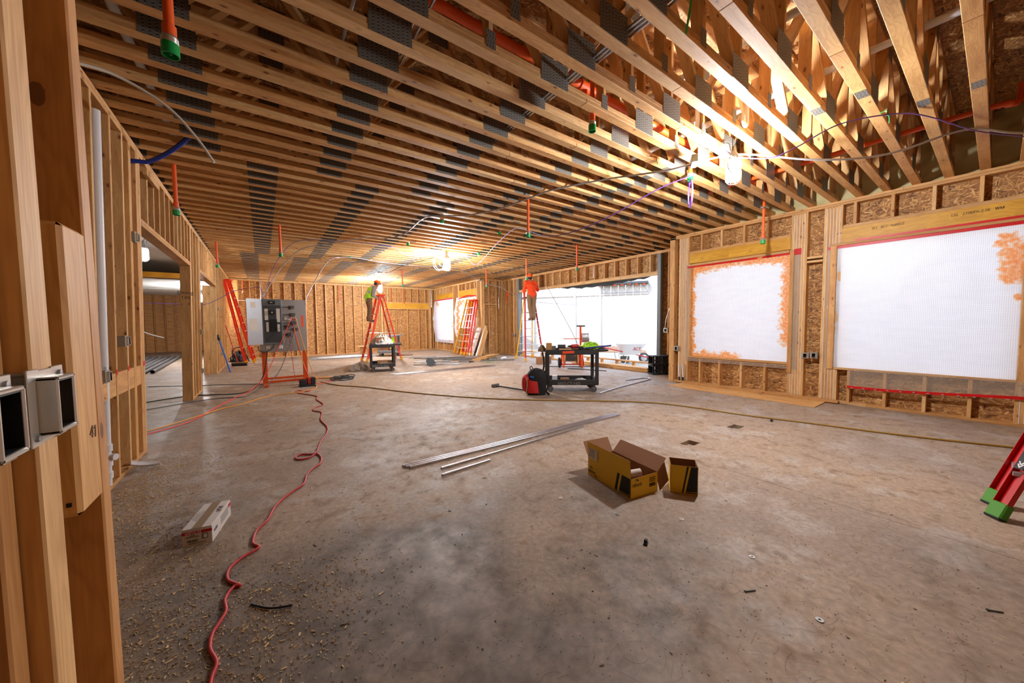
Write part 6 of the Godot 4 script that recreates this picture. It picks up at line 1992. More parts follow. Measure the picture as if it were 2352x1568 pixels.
func build_loose() -> void:
	cord("extension_cord", on_floor(RED_CORD, 0.009), 0.0085, M.red_cord, "long red extension cord wriggling over the near floor", "extension cord", 6)
	cord("air_hose", on_floor(AIR_HOSE, 0.011), 0.011, M.hose, "yellow air hose sweeping across the middle of the floor", "hose", 8)
	# four long conduits and a short one near the camera
	var cs := [[1.08, -3.40, 4.36, -3.40], [1.10, -3.36, 4.40, -3.355], [1.13, -3.32, 4.38, -3.31], [1.37, -3.12, 3.50, -3.24]]
	for k in 4:
		var c: Array = cs[k]
		floor_pipe(Vector3(c[0], 0.0125, c[1]), Vector3(c[2], 0.0125, c[3]), 0.0118, M.emt, ("%s of three long bright conduits on the near floor" % ["farthest", "middle one", "nearest"][k]) if k < 3 else "shorter bright steel conduit lying before the long three", "conduits on the near floor")
	floor_pipe(Vector3(1.31, 0.0125, -2.97), Vector3(1.86, 0.0125, -3.01), 0.0118, M.emt, "shortest bright steel conduit lying nearest the camera", "conduits on the near floor")
	cord("bent_conduit", on_floor(BENT_PIPE, 0.014), 0.0125, M.emt, "bent steel conduit lying on the floor right of the near cart", "conduit", 5)
	for k in 5:
		var z := -9.98 + 0.045 * k
		floor_pipe(Vector3(2.9 + 0.03 * k, 0.016, z), Vector3(6.05 + 0.05 * k, 0.016, z + 0.12), 0.014, M.emt, "%s conduit from the back in the bundle before the far cart" % ORD[k], "conduits before the far cart")
	for k in 10:
		var z := -16.9 + 0.09 * k
		floor_pipe(Vector3(1.55 + 0.09 * (k * 7 % 4), 0.018 + 0.03 * (k % 2), z), Vector3(4.2 - 0.12 * (k * 5 % 4), 0.018 + 0.03 * (k % 2), z - 0.15 + 0.05 * (k % 3)), 0.016, M.steel, "%s steel pipe from the back in the loose pile by the back wall" % ORD[k], "pipes piled by the back wall")
	var sticks := [[4.55, -12.6, 5.9, -12.2], [4.6, -12.1, 5.7, -11.9], [4.7, -11.5, 6.2, -11.3], [4.2, -11.7, 5.6, -10.9], [5.6, -13.2, 7.4, -11.4], [5.2, -13.6, 6.9, -12.4], [4.9, -14.2, 6.6, -13.5], [4.5, -14.9, 6.2, -14.3]]
	for k in sticks.size():
		var c: Array = sticks[k]
		floor_pipe(Vector3(c[0], 0.018, c[1]), Vector3(c[2], 0.018, c[3]), 0.016, M.steel, "%s of the steel pipes scattered on the far floor, counted left to right" % ORD[[0, 1, 3, 2, 6, 5, 4, 7][k]], "pipes scattered on the far floor")
	# slotted struts
	for k in 4:
		var a := Vector3(5.0 + 0.3 * k, 0.021, -13.9 + 0.75 * k)
		var b := a + Vector3(1.9, 0, -0.2 + 1.1)
		var g := Geo.new()
		channel(g, a, b, 0.041, 0.04, Vector3.DOWN)
		for i in 14:
			var p := a.lerp(b, (i + 0.5) / 14)
			g.box(Transform3D(Basis(Vector3.UP, atan2(-(b - a).z, (b - a).x)), p + Vector3(0, 0.0208, 0)), Vector3.ZERO, Vector3(0.03, 0.001, 0.014))
		single("slotted_strut", g.mesh(), M.cable, "%s slotted steel strut on the far floor, counted from the back" % ORD[k], "strut", "slotted struts on the far floor")
	for k in 2:
		floor_pipe(Vector3(7.34 + 0.24 * k, 0.014, -8.5 + 0.85 * k), Vector3(8.55 - 0.5 * k, 0.014, -7.5 + 0.95 * k), 0.012, M.dark_grey, "%s of two dark threaded rods lying beyond the near cart" % ["farther", "nearer"][k], "two dark rods beyond the near cart", "threaded_rod")
	# dark steel pipes in the neighbouring room
	for k in 7:
		floor_pipe(Vector3(-2.75 - 0.16 * k, 0.056, -14.9 + 0.3 * (k % 3)), Vector3(-3.1 - 0.2 * k, 0.056, -22.0), 0.055, M.rubber_grey, "%s dark steel pipe from the right in the row inside the first doorway" % ORD[k], "pipes inside the first doorway", "steel_pipe")
	# sledge hammer
	var t := thing("sledge_hammer", "long-handled sledge hammer lying left of the backpack", "hammer")
	var h := Geo.new()
	h.rod(Vector3(4.20, 0.03, -6.45), Vector3(4.47, 0.022, -5.42), 0.016, 8)
	part(t, "handle", h.mesh(), M.black)
	var hd := Geo.new()
	hd.box(turned(0.25, Vector3(4.19, 0.035, -6.5)), Vector3.ZERO, Vector3(0.20, 0.07, 0.07), 0.012)
	part(t, "head", hd.mesh(), M.cable)
	# trowel and grabber further back
	var f := thing("floor_scraper", "long-handled floor scraper lying among the far pipes", "scraper")
	var s1 := Geo.new()
	s1.rod(Vector3(4.75, 0.05, -11.2), Vector3(6.1, 0.03, -11.15), 0.014, 8)
	part(f, "handle", s1.mesh(), M.alu)
	var s2 := Geo.new()
	s2.rod(Vector3(6.05, 0.03, -11.15), Vector3(6.25, 0.03, -11.14), 0.019, 8)
	part(f, "grip", s2.mesh(), M.black)
	var s3 := Geo.new()
	s3.lathe(turned(0.4, Vector3(4.62, 0.09, -11.2), 0.9), [Vector2(0, 0), Vector2(0.12, 0.004), Vector2(0.20, 0.02), Vector2(0.20, 0.028), Vector2(0.12, 0.012), Vector2(0, 0.008)], 18)
	part(f, "blade", s3.mesh(), M.dark_grey)
	# wooden cable spool by the far ladder
	var sp := thing("wooden_spool", "small wooden cable spool standing left of the far cart", "spool", Vector3(3.75, 0, -16.9))
	var g1 := Geo.new()
	g1.lathe(I3, [Vector2(0, 0), Vector2(0.30, 0), Vector2(0.30, 0.03), Vector2(0.15, 0.03), Vector2(0.15, 0.42), Vector2(0.30, 0.42), Vector2(0.30, 0.45), Vector2(0, 0.45)], 22)
	part(sp, "reel", g1.mesh(), M.pine[0])
	# coil of wire by the panel
	var pts := []
	for i in 70:
		var a := TAU * i / 13.0
		var r := 0.20 + 0.05 * sin(i * 0.7)
		pts.append(Vector3(1.66 + r * cos(a) * 1.2, 0.02 + 0.001 * i + 0.012 * sin(i * 1.3), -9.9 + r * sin(a)))
	cord("wire_coil", pts, 0.010, M.dark_grey, "heap of coiled dark cable right of the panel stand", "coil", 3)
	var bd := Geo.new()
	bd.box(turned(-0.5, Vector3(1.3, 0.02, -10.4)), Vector3.ZERO, Vector3(0.7, 0.038, 0.14), 0.003)
	single("board_offcut", bd.mesh(), M.pine[3], "short board lying behind the coiled cable", "board")
	# battery charger
	var bc := thing("battery_charger", "red and black battery charger at the foot of the panel", "charger", Vector3(0.80, 0, -9.35), 0.1)
	span(bc, "base", Vector3(-0.15, 0, -0.10), Vector3(0.16, 0.05, 0.10), M.black, I3, 0.012)
	span(bc, "body", Vector3(0.0, 0.05, -0.09), Vector3(0.10, 0.20, 0.08), M.tool_red, I3, 0.014)
	span(bc, "battery", Vector3(-0.15, 0.04, -0.03), Vector3(-0.02, 0.17, 0.10), M.black, I3, 0.012)
	span(bc, "battery", Vector3(0.07, 0.05, -0.08), Vector3(0.17, 0.20, 0.09), M.black, I3, 0.012)
	# brooms and bag at the left wall
	var br := thing("push_broom", "push broom with a red handle leaning on the far left wall", "broom")
	var h1 := Geo.new()
	h1.rod(Vector3(-0.74, 0.10, -15.7), Vector3(-1.02, 1.45, -15.6), 0.014, 8)
	part(br, "handle", h1.mesh(), M.red_cord)
	var h2 := Geo.new()
	h2.box(turned(-0.3, Vector3(-0.70, 0.10, -15.7)), Vector3.ZERO, Vector3(0.46, 0.05, 0.08), 0.008)
	part(br, "head", h2.mesh(), M.boot)
	var h3 := Geo.new()
	h3.box(turned(-0.3, Vector3(-0.70, 0.04, -15.7)), Vector3.ZERO, Vector3(0.45, 0.08, 0.07), 0.004)
	part(br, "bristles", h3.mesh(), M.hair)
	var bp := thing("blue_pole", "blue extension pole leaning beside the second doorway's far jamb", "pole")
	var p1 := Geo.new()
	p1.rod(Vector3(-0.84, 0.0, -13.7), Vector3(-1.06, 1.05, -13.55), 0.018, 8)
	part(bp, "shaft", p1.mesh(), M.blue_pole)
	var p2 := Geo.new()
	p2.rod(Vector3(-1.05, 1.0, -13.55), Vector3(-1.085, 1.17, -13.53), 0.032, 10)
	part(bp, "grip", p2.mesh(), M.black)
	var bag := thing("tool_bag", "black tool bag on the floor behind the leaning orange ladder", "bag", Vector3(-0.78, 0, -17.6))
	part(bag, "body", crumple(51, Vector3(0.60, 0.42, 0.45), Vector3.ZERO), M.black)
	var bs := Geo.new()
	bs.tube(spline([Vector3(-0.2, 0.3, 0.1), Vector3(-0.15, 0.55, 0.1), Vector3(0.15, 0.55, 0.1), Vector3(0.2, 0.3, 0.1)], 5), 0.02, 7)
	part(bag, "strap", bs.mesh(), M.black)
	# white plastic scoop at the wall foot
	var sc := Geo.new()
	sc.patch(func(a: float, b: float) -> Vector3:
		var q := (a - 0.5) * 2
		return turned(0.15, Vector3(-1.10, 0.0, -4.92)) * Vector3(b * 0.20, 0.012 + 0.03 * q * q + 0.05 * pow(1 - b, 2.0), q * (0.07 - 0.035 * b * b)), 10, 10)
	single("plastic_scoop", sc.mesh(), M.pvc, "white plastic scoop sticking out at the left wall's foot", "scoop")
	# plywood strip and stud lying along the right wall
	var pl := Geo.new()
	pl.box(turned(-PI / 2, Vector3(7.53, 0.008, -2.93)), Vector3.ZERO, Vector3(2.5, 0.012, 0.62), 0.001)
	single("plywood_strip", pl.mesh(), M.ply, "narrow plywood strip lying along the near right wall", "plywood")
	var lm := Geo.new()
	lm.box(turned(-PI / 2 + 0.01, Vector3(7.84, 0.033, -2.95)), Vector3.ZERO, Vector3(2.86, 0.038, 0.089), 0.003)
	single("loose_stud", lm.mesh(), M.pine[4], "loose two-by-four lying against the near right wall's foot", "lumber")
	# sheets and boards leaning on the far window wall
	var boards := [["hardboard_sheet", 7.36, -14.75, 0.95, 1.30, 0.012, M.card, "brown hardboard sheet leaning by the far windows behind the ladders"], ["clear_sheet", 7.46, -13.78, 0.86, 1.32, 0.010, M.bag_clear, "clear sheet leaning behind the folded orange ladder"], ["white_board", 7.56, -13.24, 0.10, 1.38, 0.03, M.white, "white board leaning at the far bay corner"]]
	for q in boards:
		var g := Geo.new()
		g.box(Transform3D(Basis(Vector3(0, 0, 1), Vector3(0.36, 0.93, 0), Vector3(-0.93, 0.36, 0)), Vector3(q[1], 0.012, q[2])), Vector3(0, q[4] / 2, 0), Vector3(q[3], q[4], q[5]), 0.001)
		single(q[0], g.mesh(), q[6], q[7], "sheet")
	for k in 3:
		var g := Geo.new()
		g.box(Transform3D(Basis(Vector3(0, 0, 1), Vector3(0.30, 0.954, 0), Vector3(-0.954, 0.30, 0)), Vector3(7.60 + 0.02 * k, 0.012, -13.12 + 0.06 * k)), Vector3(0, 0.68 - 0.05 * k, 0), Vector3(0.038, 1.36 - 0.1 * k, 0.089), 0.003)
		single("leaning_stud", g.mesh(), M.pine[k], "%s of three short studs leaning at the far bay corner" % ["tallest", "middle one", "shortest"][k], "lumber", "studs leaning at the far bay corner")
	# flat stacks of boards before the bay
	for k in 7:
		var g := Geo.new()
		g.box(turned(0.62 + 0.05 * sin(k * 3.0), Vector3(7.15 + 0.06 * k, 0.02 + 0.02 * k, -11.9 - 0.05 * (k % 3))), Vector3.ZERO, Vector3(1.9 - 0.14 * k, 0.018, 0.40 - 0.03 * k), 0.002)
		single("stacked_board", g.mesh(), M.ply if k % 2 else M.pine[k % 5], "%s board from the bottom of the flat stack before the far bay corner" % ORD[k], "board", "boards stacked before the far bay corner")
	for k in 9:
		var g := Geo.new()
		g.box(I3, Vector3(8.72 + 0.10 * (k % 3), 0.02 + 0.039 * (k / 3), -7.1 + 0.05 * (k % 2)), Vector3(0.089, 0.037, 2.9 - 0.2 * (k % 3)), 0.003)
		single("stacked_lumber", g.mesh(), pine(), "%s two-by-four of the %s layer in the stack along the curb" % [["left", "middle", "right"][k % 3], ["bottom", "middle", "top"][k / 3]], "lumber", "lumber stacked along the curb")
	var cup := Geo.new()
	cup.rod(Vector3(7.6, 0.05, -11.3), Vector3(7.85, 0.05, -11.4), 0.05, 12)
	single("plastic_roll", cup.mesh(), M.pvc, "small white roll on the floor left of the red ladder", "roll")
	# green clippings
	var r := RandomNumberGenerator.new()
	r.seed = 8
	var cl := Geo.new()
	for k in 60:
		cl.box(turned(r.randf() * TAU, Vector3(6.75 + r.randfn(0, 0.22), 0.004, -10.75 + r.randfn(0, 0.12)), 0, 0.2), Vector3.ZERO, Vector3(0.06, 0.003, 0.006))
	var cm := single("wire_clippings", cl.mesh(), M.green, "scatter of green wire clippings on the far floor", "clippings")
	cm.set_meta("kind", "stuff")
	# black interlocking crates in the bay corner
	var cr := thing("plastic_crate", "stack of black slotted plastic forms by the corner post", "crate")
	cr.transform = turned(-0.55, Vector3(8.72, 0, -5.28))
	for c in 3:
		for q in 2:
			var g := Geo.new()
			var x0 := -0.28 + c * 0.19
			var y0 := q * 0.26
			g.box(I3, Vector3(x0 + 0.09, y0 + 0.125, -0.13), Vector3(0.18, 0.25, 0.012), 0.002)
			g.box(I3, Vector3(x0 + 0.09, y0 + 0.02, 0.0), Vector3(0.18, 0.03, 0.26), 0.004)
			g.box(I3, Vector3(x0 + 0.09, y0 + 0.235, 0.0), Vector3(0.18, 0.03, 0.26), 0.004)
			for m in 3:
				g.box(I3, Vector3(x0 + 0.02 + m * 0.07, y0 + 0.125, 0.12), Vector3(0.03, 0.24, 0.02), 0.004)
			g.box(I3, Vector3(x0 + 0.09, y0 + 0.13, 0.12), Vector3(0.16, 0.03, 0.022), 0.004)
			part(cr, "module", g.mesh(), M.black)
	# small litter near the camera
	for q in [[2.34, -0.81, M.white, "white knockout slug"], [2.39, -1.27, M.zinc_ring, "ring-shaped steel washer left of the ladder foot"], [2.09, -0.44, M.zinc, "steel washer nearest the lower edge"], [2.08, -1.59, M.zinc_ring, "small washer under the yellow carton"], [1.91, -2.01, M.paper, "pale washer left of the yellow carton"]]:
		var g := Geo.new()
		g.lathe(turned(0, Vector3(q[0], 0.001, q[1])), [Vector2(0.006, 0.0), Vector2(0.016, 0.0), Vector2(0.016, 0.003), Vector2(0.006, 0.003)], 14)
		single("washer", g.mesh(), q[2], "%s lying on the near floor" % q[3], "washer")
	var cb := Geo.new()
	cb.tube(spline([Vector3(-0.10, 0.006, -2.16), Vector3(-0.02, 0.008, -2.07), Vector3(0.07, 0.006, -2.03)], 5), 0.005, 6)
	single("cable_offcut", cb.mesh(), M.black, "short black cable offcut on the near floor", "offcut")
	var kn := thing("cable_clip", "small black cable clip on the floor before the yellow carton", "clip", Vector3(1.94, 0, -1.26), 0.4)
	span(kn, "base", Vector3(-0.02, 0, -0.012), Vector3(0.02, 0.012, 0.012), M.black, I3, 0.002)
	span(kn, "jaw", Vector3(-0.008, 0.012, -0.012), Vector3(0.02, 0.028, 0.008), M.black, I3, 0.003)
	for q in [[2.00, -0.72, 0.5, "screw"], [2.81, 0.02, 0.9, "nail"]]:
		var g := Geo.new()
		var a := Vector3(q[0], 0.004, q[1])
		g.rod(a, a + Vector3(cos(q[2]), 0, sin(q[2])) * 0.06, 0.003, 6)
		g.rod(a, a + Vector3(cos(q[2]), 0, sin(q[2])) * 0.004, 0.006, 8)
		single("loose_%s" % q[3], g.mesh(), M.dark_grey, "dark steel %s lying on the near floor" % q[3], q[3])
	var bl := Geo.new()
	bl.box(turned(0.3, Vector3(5.79, 0.01, -1.81)), Vector3.ZERO, Vector3(0.07, 0.02, 0.03), 0.002)
	single("rubber_offcut", bl.mesh(), M.rubber, "dark rubber offcut lying past the floor box-outs", "offcut")

func build_shavings() -> void:
	var r := RandomNumberGenerator.new()
	r.seed = 42
	var g := Geo.new()
	g.box(I3, Vector3.ZERO, Vector3(0.022, 0.002, 0.007), 0.0)
	for kind in 2:
		var mm := MultiMesh.new()
		mm.transform_format = MultiMesh.TRANSFORM_3D
		mm.use_colors = true
		mm.mesh = g.mesh()
		mm.instance_count = 9000 if kind == 0 else 4200
		for i in mm.instance_count:
			var p := Vector3.ZERO
			if kind == 0:       # sawdust and shavings drifted along the left wall
				var c: Vector2 = [Vector2(-0.75, -3.55), Vector2(-0.95, -4.1), Vector2(-0.55, -2.9), Vector2(-0.5, -2.3), Vector2(-0.25, -1.95), Vector2(-0.8, -4.8), Vector2(0.1, -2.0)][r.randi() % 7]
				p = Vector3(c.x + r.randfn(0, 0.22), 0.002, c.y + r.randfn(0, 0.32))
				if p.x < -1.05:
					p.x = -1.05 + r.randf() * 0.3
			else:
				p = Vector3(r.randf_range(-0.6, 7.6), 0.002, r.randf_range(-12, 0.6))
			var s := r.randf_range(0.12, 0.5) if r.randf() < 0.95 else r.randf_range(0.5, 1.2)
			if kind == 1:
				s *= 1.2
			mm.set_instance_transform(i, Transform3D((Basis(Vector3.UP, r.randf() * TAU) * Basis(Vector3.RIGHT, r.randfn(0, 0.25))).scaled(Vector3(s, 1, s * r.randf_range(0.4, 1.1))), p))
			var c2 := Color(0.62, 0.42, 0.20).lerp(Color(0.75, 0.56, 0.30), r.randf())
			if kind == 1 and r.randf() < 0.6:
				c2 = Color(0.20, 0.13, 0.08)
			mm.set_instance_color(i, c2)
		var o := MultiMeshInstance3D.new()
		o.multimesh = mm
		var m := mat("shavings", Color.WHITE, 0.8)
		m.vertex_color_use_as_albedo = true
		o.material_override = m
		o.name = "wood_shavings" if kind == 0 else "floor_debris"
		add_child(o)
		tag(o, "pale wood shavings drifted along the left wall's foot" if kind == 0 else "small crumbs and chips scattered over the whole slab", "shavings" if kind == 0 else "debris")
		o.set_meta("kind", "stuff")

# ---------------------------------------------------------------- backpack, reel dolly, wheelbarrow
func build_backpack() -> void:
	var t := thing("backpack", "black backpack with red side pockets standing left of the near cart", "backpack", Vector3(4.40, 0, -5.32), -0.75)
	var g := Geo.new()
	g.patch(func(a: float, b: float) -> Vector3:
		var th := -a * TAU
		var y := b
		var w := 0.20 * sqrt(maxf(0, 1 - pow(maxf(0, (y - 0.55) / 0.45), 2.4))) * (0.92 + 0.1 * sin(y * 3.0))
		var d := 0.135 * sqrt(maxf(0, 1 - pow(maxf(0, (y - 0.6) / 0.4), 2.2)))
		var c := cos(th)
		var s := sin(th)
		return Vector3(signf(c) * pow(absf(c), 0.65) * w, 0.01 + y * 0.52, signf(s) * pow(absf(s), 0.65) * d), 28, 18)
	part(t, "body", g.mesh(), M.pack_black)
	var p := Geo.new()
	p.patch(func(a: float, b: float) -> Vector3:
		var th := -a * TAU
		var r := sqrt(maxf(0, 1 - pow(absf(b * 2 - 1), 3.0)))
		return Vector3(-0.20 + 0.085 * r * cos(th), 0.05 + b * 0.36, 0.06 + 0.105 * r * sin(th)), 18, 12)
	part(t, "side_pocket", p.mesh(), M.pack_red)
	var q := Geo.new()
	q.patch(func(a: float, b: float) -> Vector3:
		return Vector3(lerpf(-0.19, 0.03, a) + 0.03 * (1 - b), 0.05 + b * 0.27 - 0.05 * a * b, 0.155 + 0.025 * sin(a * PI) - 0.02 * b), 8, 6)
	part(t, "front_flap", q.mesh(), M.pack_red)
	var s := Geo.new()
	s.tube(spline([Vector3(-0.20, 0.36, 0.14), Vector3(-0.17, 0.25, 0.175), Vector3(-0.185, 0.10, 0.175), Vector3(-0.19, 0.04, 0.15)], 5), 0.012, 6)
	part(t, "webbing", s.mesh(), M.tan)
	var h := Geo.new()
	h.tube(spline([Vector3(-0.06, 0.50, 0.02), Vector3(-0.09, 0.56, 0.03), Vector3(-0.12, 0.54, 0.04), Vector3(-0.10, 0.46, 0.06)], 5), 0.008, 6)
	part(t, "grab_loop", h.mesh(), M.pack_black)
	for k in 2:
		var st := Geo.new()
		st.tube(spline([Vector3(0.10 + 0.06 * k, 0.46, -0.06), Vector3(0.22, 0.36, -0.10 + 0.1 * k), Vector3(0.245, 0.22, -0.08 + 0.1 * k), Vector3(0.20, 0.06, -0.05 + 0.1 * k), Vector3(0.26, 0.01, 0.0 + 0.1 * k)], 6), 0.014, 6)
		part(t, "shoulder_strap", st.mesh(), M.pack_black)
	var ky := Geo.new()
	for k in 4:
		ky.ball(turned(0, Vector3(-0.10 + 0.018 * k, 0.37 - 0.012 * (k % 2), 0.15)), Vector3(0.012, 0.016, 0.006), 8, 6)
	part(t, "key_ring", ky.mesh(), M.blue_pole)

func wheel(g: Geo, T: Transform3D, r: float, w: float) -> void:    # axis along T's x
	g.lathe(T * Transform3D(Basis(Vector3.BACK, -PI / 2), Vector3(-w / 2, 0, 0)), [Vector2(r * 0.62, 0), Vector2(r * 0.9, 0), Vector2(r, w * 0.25), Vector2(r, w * 0.75), Vector2(r * 0.9, w), Vector2(r * 0.62, w), Vector2(r * 0.62, 0)], 20)

func build_reel() -> void:
	var t := thing("reel_dolly", "orange wire reel dolly with wooden spool behind the near cart", "dolly", Vector3(7.75, 0, -7.65), -0.65)
	for s in [-1.0, 1.0]:
		var g := Geo.new()
		g.rod(Vector3(s * 0.28, 0.06, 0.30), Vector3(s * 0.28, 0.62, 0.30), 0.022, 8)
		g.rod(Vector3(s * 0.28, 0.62, 0.30), Vector3(s * 0.28, 0.60, -0.25), 0.022, 8)
		g.rod(Vector3(s * 0.28, 0.62, -0.25), Vector3(s * 0.28, 0.06, -0.25), 0.022, 8)
		part(t, "side_frame", g.mesh(), M.reel_orange)
	var b := Geo.new()
	b.rod(Vector3(-0.28, 0.60, -0.25), Vector3(0.28, 0.60, -0.25), 0.022, 8)
	b.rod(Vector3(-0.28, 0.10, -0.25), Vector3(0.32, 0.10, -0.25), 0.022, 8)
	b.rod(Vector3(-0.30, 0.42, 0.0), Vector3(0.30, 0.42, 0.0), 0.016, 8)
	part(t, "crossbar", b.mesh(), M.reel_orange)
	var m := Geo.new()
	m.rod(Vector3(0.28, 0.06, -0.05), Vector3(0.28, 1.30, -0.05), 0.032, 10)
	m.rod(Vector3(-0.25, 0.92, -0.05), Vector3(0.28, 0.92, -0.05), 0.012, 8)
	m.box(I3, Vector3(0.42, 0.93, -0.05), Vector3(0.26, 0.07, 0.06), 0.008)
	part(t, "mast", m.mesh(), M.reel_orange)
	var h := Geo.new()
	h.rod(Vector3(0.16, 1.31, -0.05), Vector3(0.42, 1.31, -0.05), 0.022, 10)
	part(t, "handle", h.mesh(), M.dark_grey)
	for s in [-0.35, 0.36]:
		var w := Geo.new()
		wheel(w, turned(0, Vector3(s, 0.16, -0.25)), 0.16, 0.07)
		part(t, "tyre", w.mesh(), M.rubber)
		var hb := Geo.new()
		hb.lathe(Transform3D(Basis(Vector3.BACK, -PI / 2), Vector3(s - 0.025, 0.16, -0.25)), [Vector2(0, 0), Vector2(0.10, 0.008), Vector2(0.10, 0.042), Vector2(0, 0.05)], 16)
		part(t, "hub", hb.mesh(), M.alu)
	var sp := thing("wooden_spool", "wooden wire spool mounted on the orange dolly", "spool", Vector3(7.75, 0.42, -7.65), -0.65)
	var XB := Transform3D(Basis(Vector3.BACK, -PI / 2), Vector3.ZERO)
	for x in [-0.24, 0.14]:
		var g := Geo.new()
		g.lathe(XB * turned(0, Vector3(0, x, 0)), [Vector2(0, 0), Vector2(0.28, 0), Vector2(0.28, 0.03), Vector2(0, 0.03)], 24)
		part(sp, "flange", g.mesh(), M.pine[1])
	var wd := Geo.new()
	var pr := [Vector2(0.18, -0.21)]
	for k in 12:
		pr.append(Vector2(0.20, -0.205 + k * 0.0285))
		pr.append(Vector2(0.188, -0.19 + k * 0.0285))
	wd.lathe(XB, pr, 24)
	part(sp, "wire", wd.mesh(), M.cable)
	var sp2 := thing("wire_spool", "grey wire spool on the dolly's upper arm", "spool", Vector3(7.75, 0.95, -7.65), -0.65)
	var w2 := Geo.new()
	var pr2 := [Vector2(0.08, 0.30)]
	for k in 8:
		pr2.append(Vector2(0.155, 0.30 + k * 0.03))
		pr2.append(Vector2(0.14, 0.315 + k * 0.03))
	w2.lathe(XB, pr2, 22)
	part(sp2, "wire", w2.mesh(), M.alu)
	# cardboard tub beside it
	var g2 := Geo.new()
	g2.box(turned(0.3, Vector3(7.95, 0.12, -9.2)), Vector3.ZERO, Vector3(0.45, 0.24, 0.35), 0.004)
	single("cardboard_box", g2.mesh(), M.card, "low brown box beyond the reel dolly", "box")

func build_barrow() -> void:
	var t := thing("wheelbarrow", "white wheelbarrow with red handles standing outdoors", "wheelbarrow", Vector3(11.0, -0.1, -7.95), -0.62)
	var g := Geo.new()
	# tray: long local x, opening upward
	g.patch(func(a: float, b: float) -> Vector3:
		var th := -a * TAU
		var c := cos(th)
		var s := sin(th)
		var k := lerpf(0.62, 1.0, b)
		return Vector3(signf(c) * pow(absf(c), 0.5) * 0.52 * k + 0.10 * b, 0.32 + b * 0.40, signf(s) * pow(absf(s), 0.5) * 0.36 * k), 28, 6)
	g.patch(func(a: float, b: float) -> Vector3:
		var th := a * TAU
		var c := cos(th)
		var s := sin(th)
		var k := lerpf(0.61, 0.985, b)
		return Vector3(signf(c) * pow(absf(c), 0.5) * 0.52 * k + 0.10 * b, 0.33 + b * 0.39, signf(s) * pow(absf(s), 0.5) * 0.36 * k), 28, 6)
	g.box(I3, Vector3(0, 0.325, 0), Vector3(0.6, 0.01, 0.4))
	part(t, "tray", g.mesh(), M.barrow)
	for s in [-1.0, 1.0]:
		var h := Geo.new()
		h.rod(Vector3(-1.05, 0.62, s * 0.30), Vector3(0.75, 0.20, s * 0.10), 0.02, 8)
		part(t, "handle", h.mesh(), M.ladder_red)
		var l := Geo.new()
		l.tube(spline([Vector3(-0.45, 0.45, s * 0.25), Vector3(-0.40, 0.2, s * 0.25), Vector3(-0.34, 0.02, s * 0.25), Vector3(-0.2, 0.02, s * 0.25), Vector3(-0.1, 0.3, s * 0.22)], 5), 0.016, 7)
		part(t, "leg", l.mesh(), M.barrow)
	var w := Geo.new()
	wheel(w, turned(PI / 2, Vector3(0.58, 0.19, 0)), 0.19, 0.09)
	part(t, "tyre", w.mesh(), M.rubber_grey)
	var hb := Geo.new()
	hb.lathe(Transform3D(Basis(Vector3.RIGHT, PI / 2), Vector3(0.58, 0.19, -0.04)), [Vector2(0, 0), Vector2(0.12, 0.01), Vector2(0.12, 0.07), Vector2(0, 0.08)], 16)
	part(t, "hub", hb.mesh(), M.alu)
	write(t, "ACE", 0.13, M.ink_red, Transform3D(Basis(Vector3.RIGHT, 0.30), Vector3(0.22, 0.54, 0.318)))
	var br := Geo.new()
	br.box(turned(0.2, Vector3(11.0, 0.02, -8.1)), Vector3.ZERO, Vector3(0.25, 0.24, 0.25), 0.01)
	single("concrete_block", br.mesh(), M.rubber_grey, "grey block on the ground beside the wheelbarrow", "block")

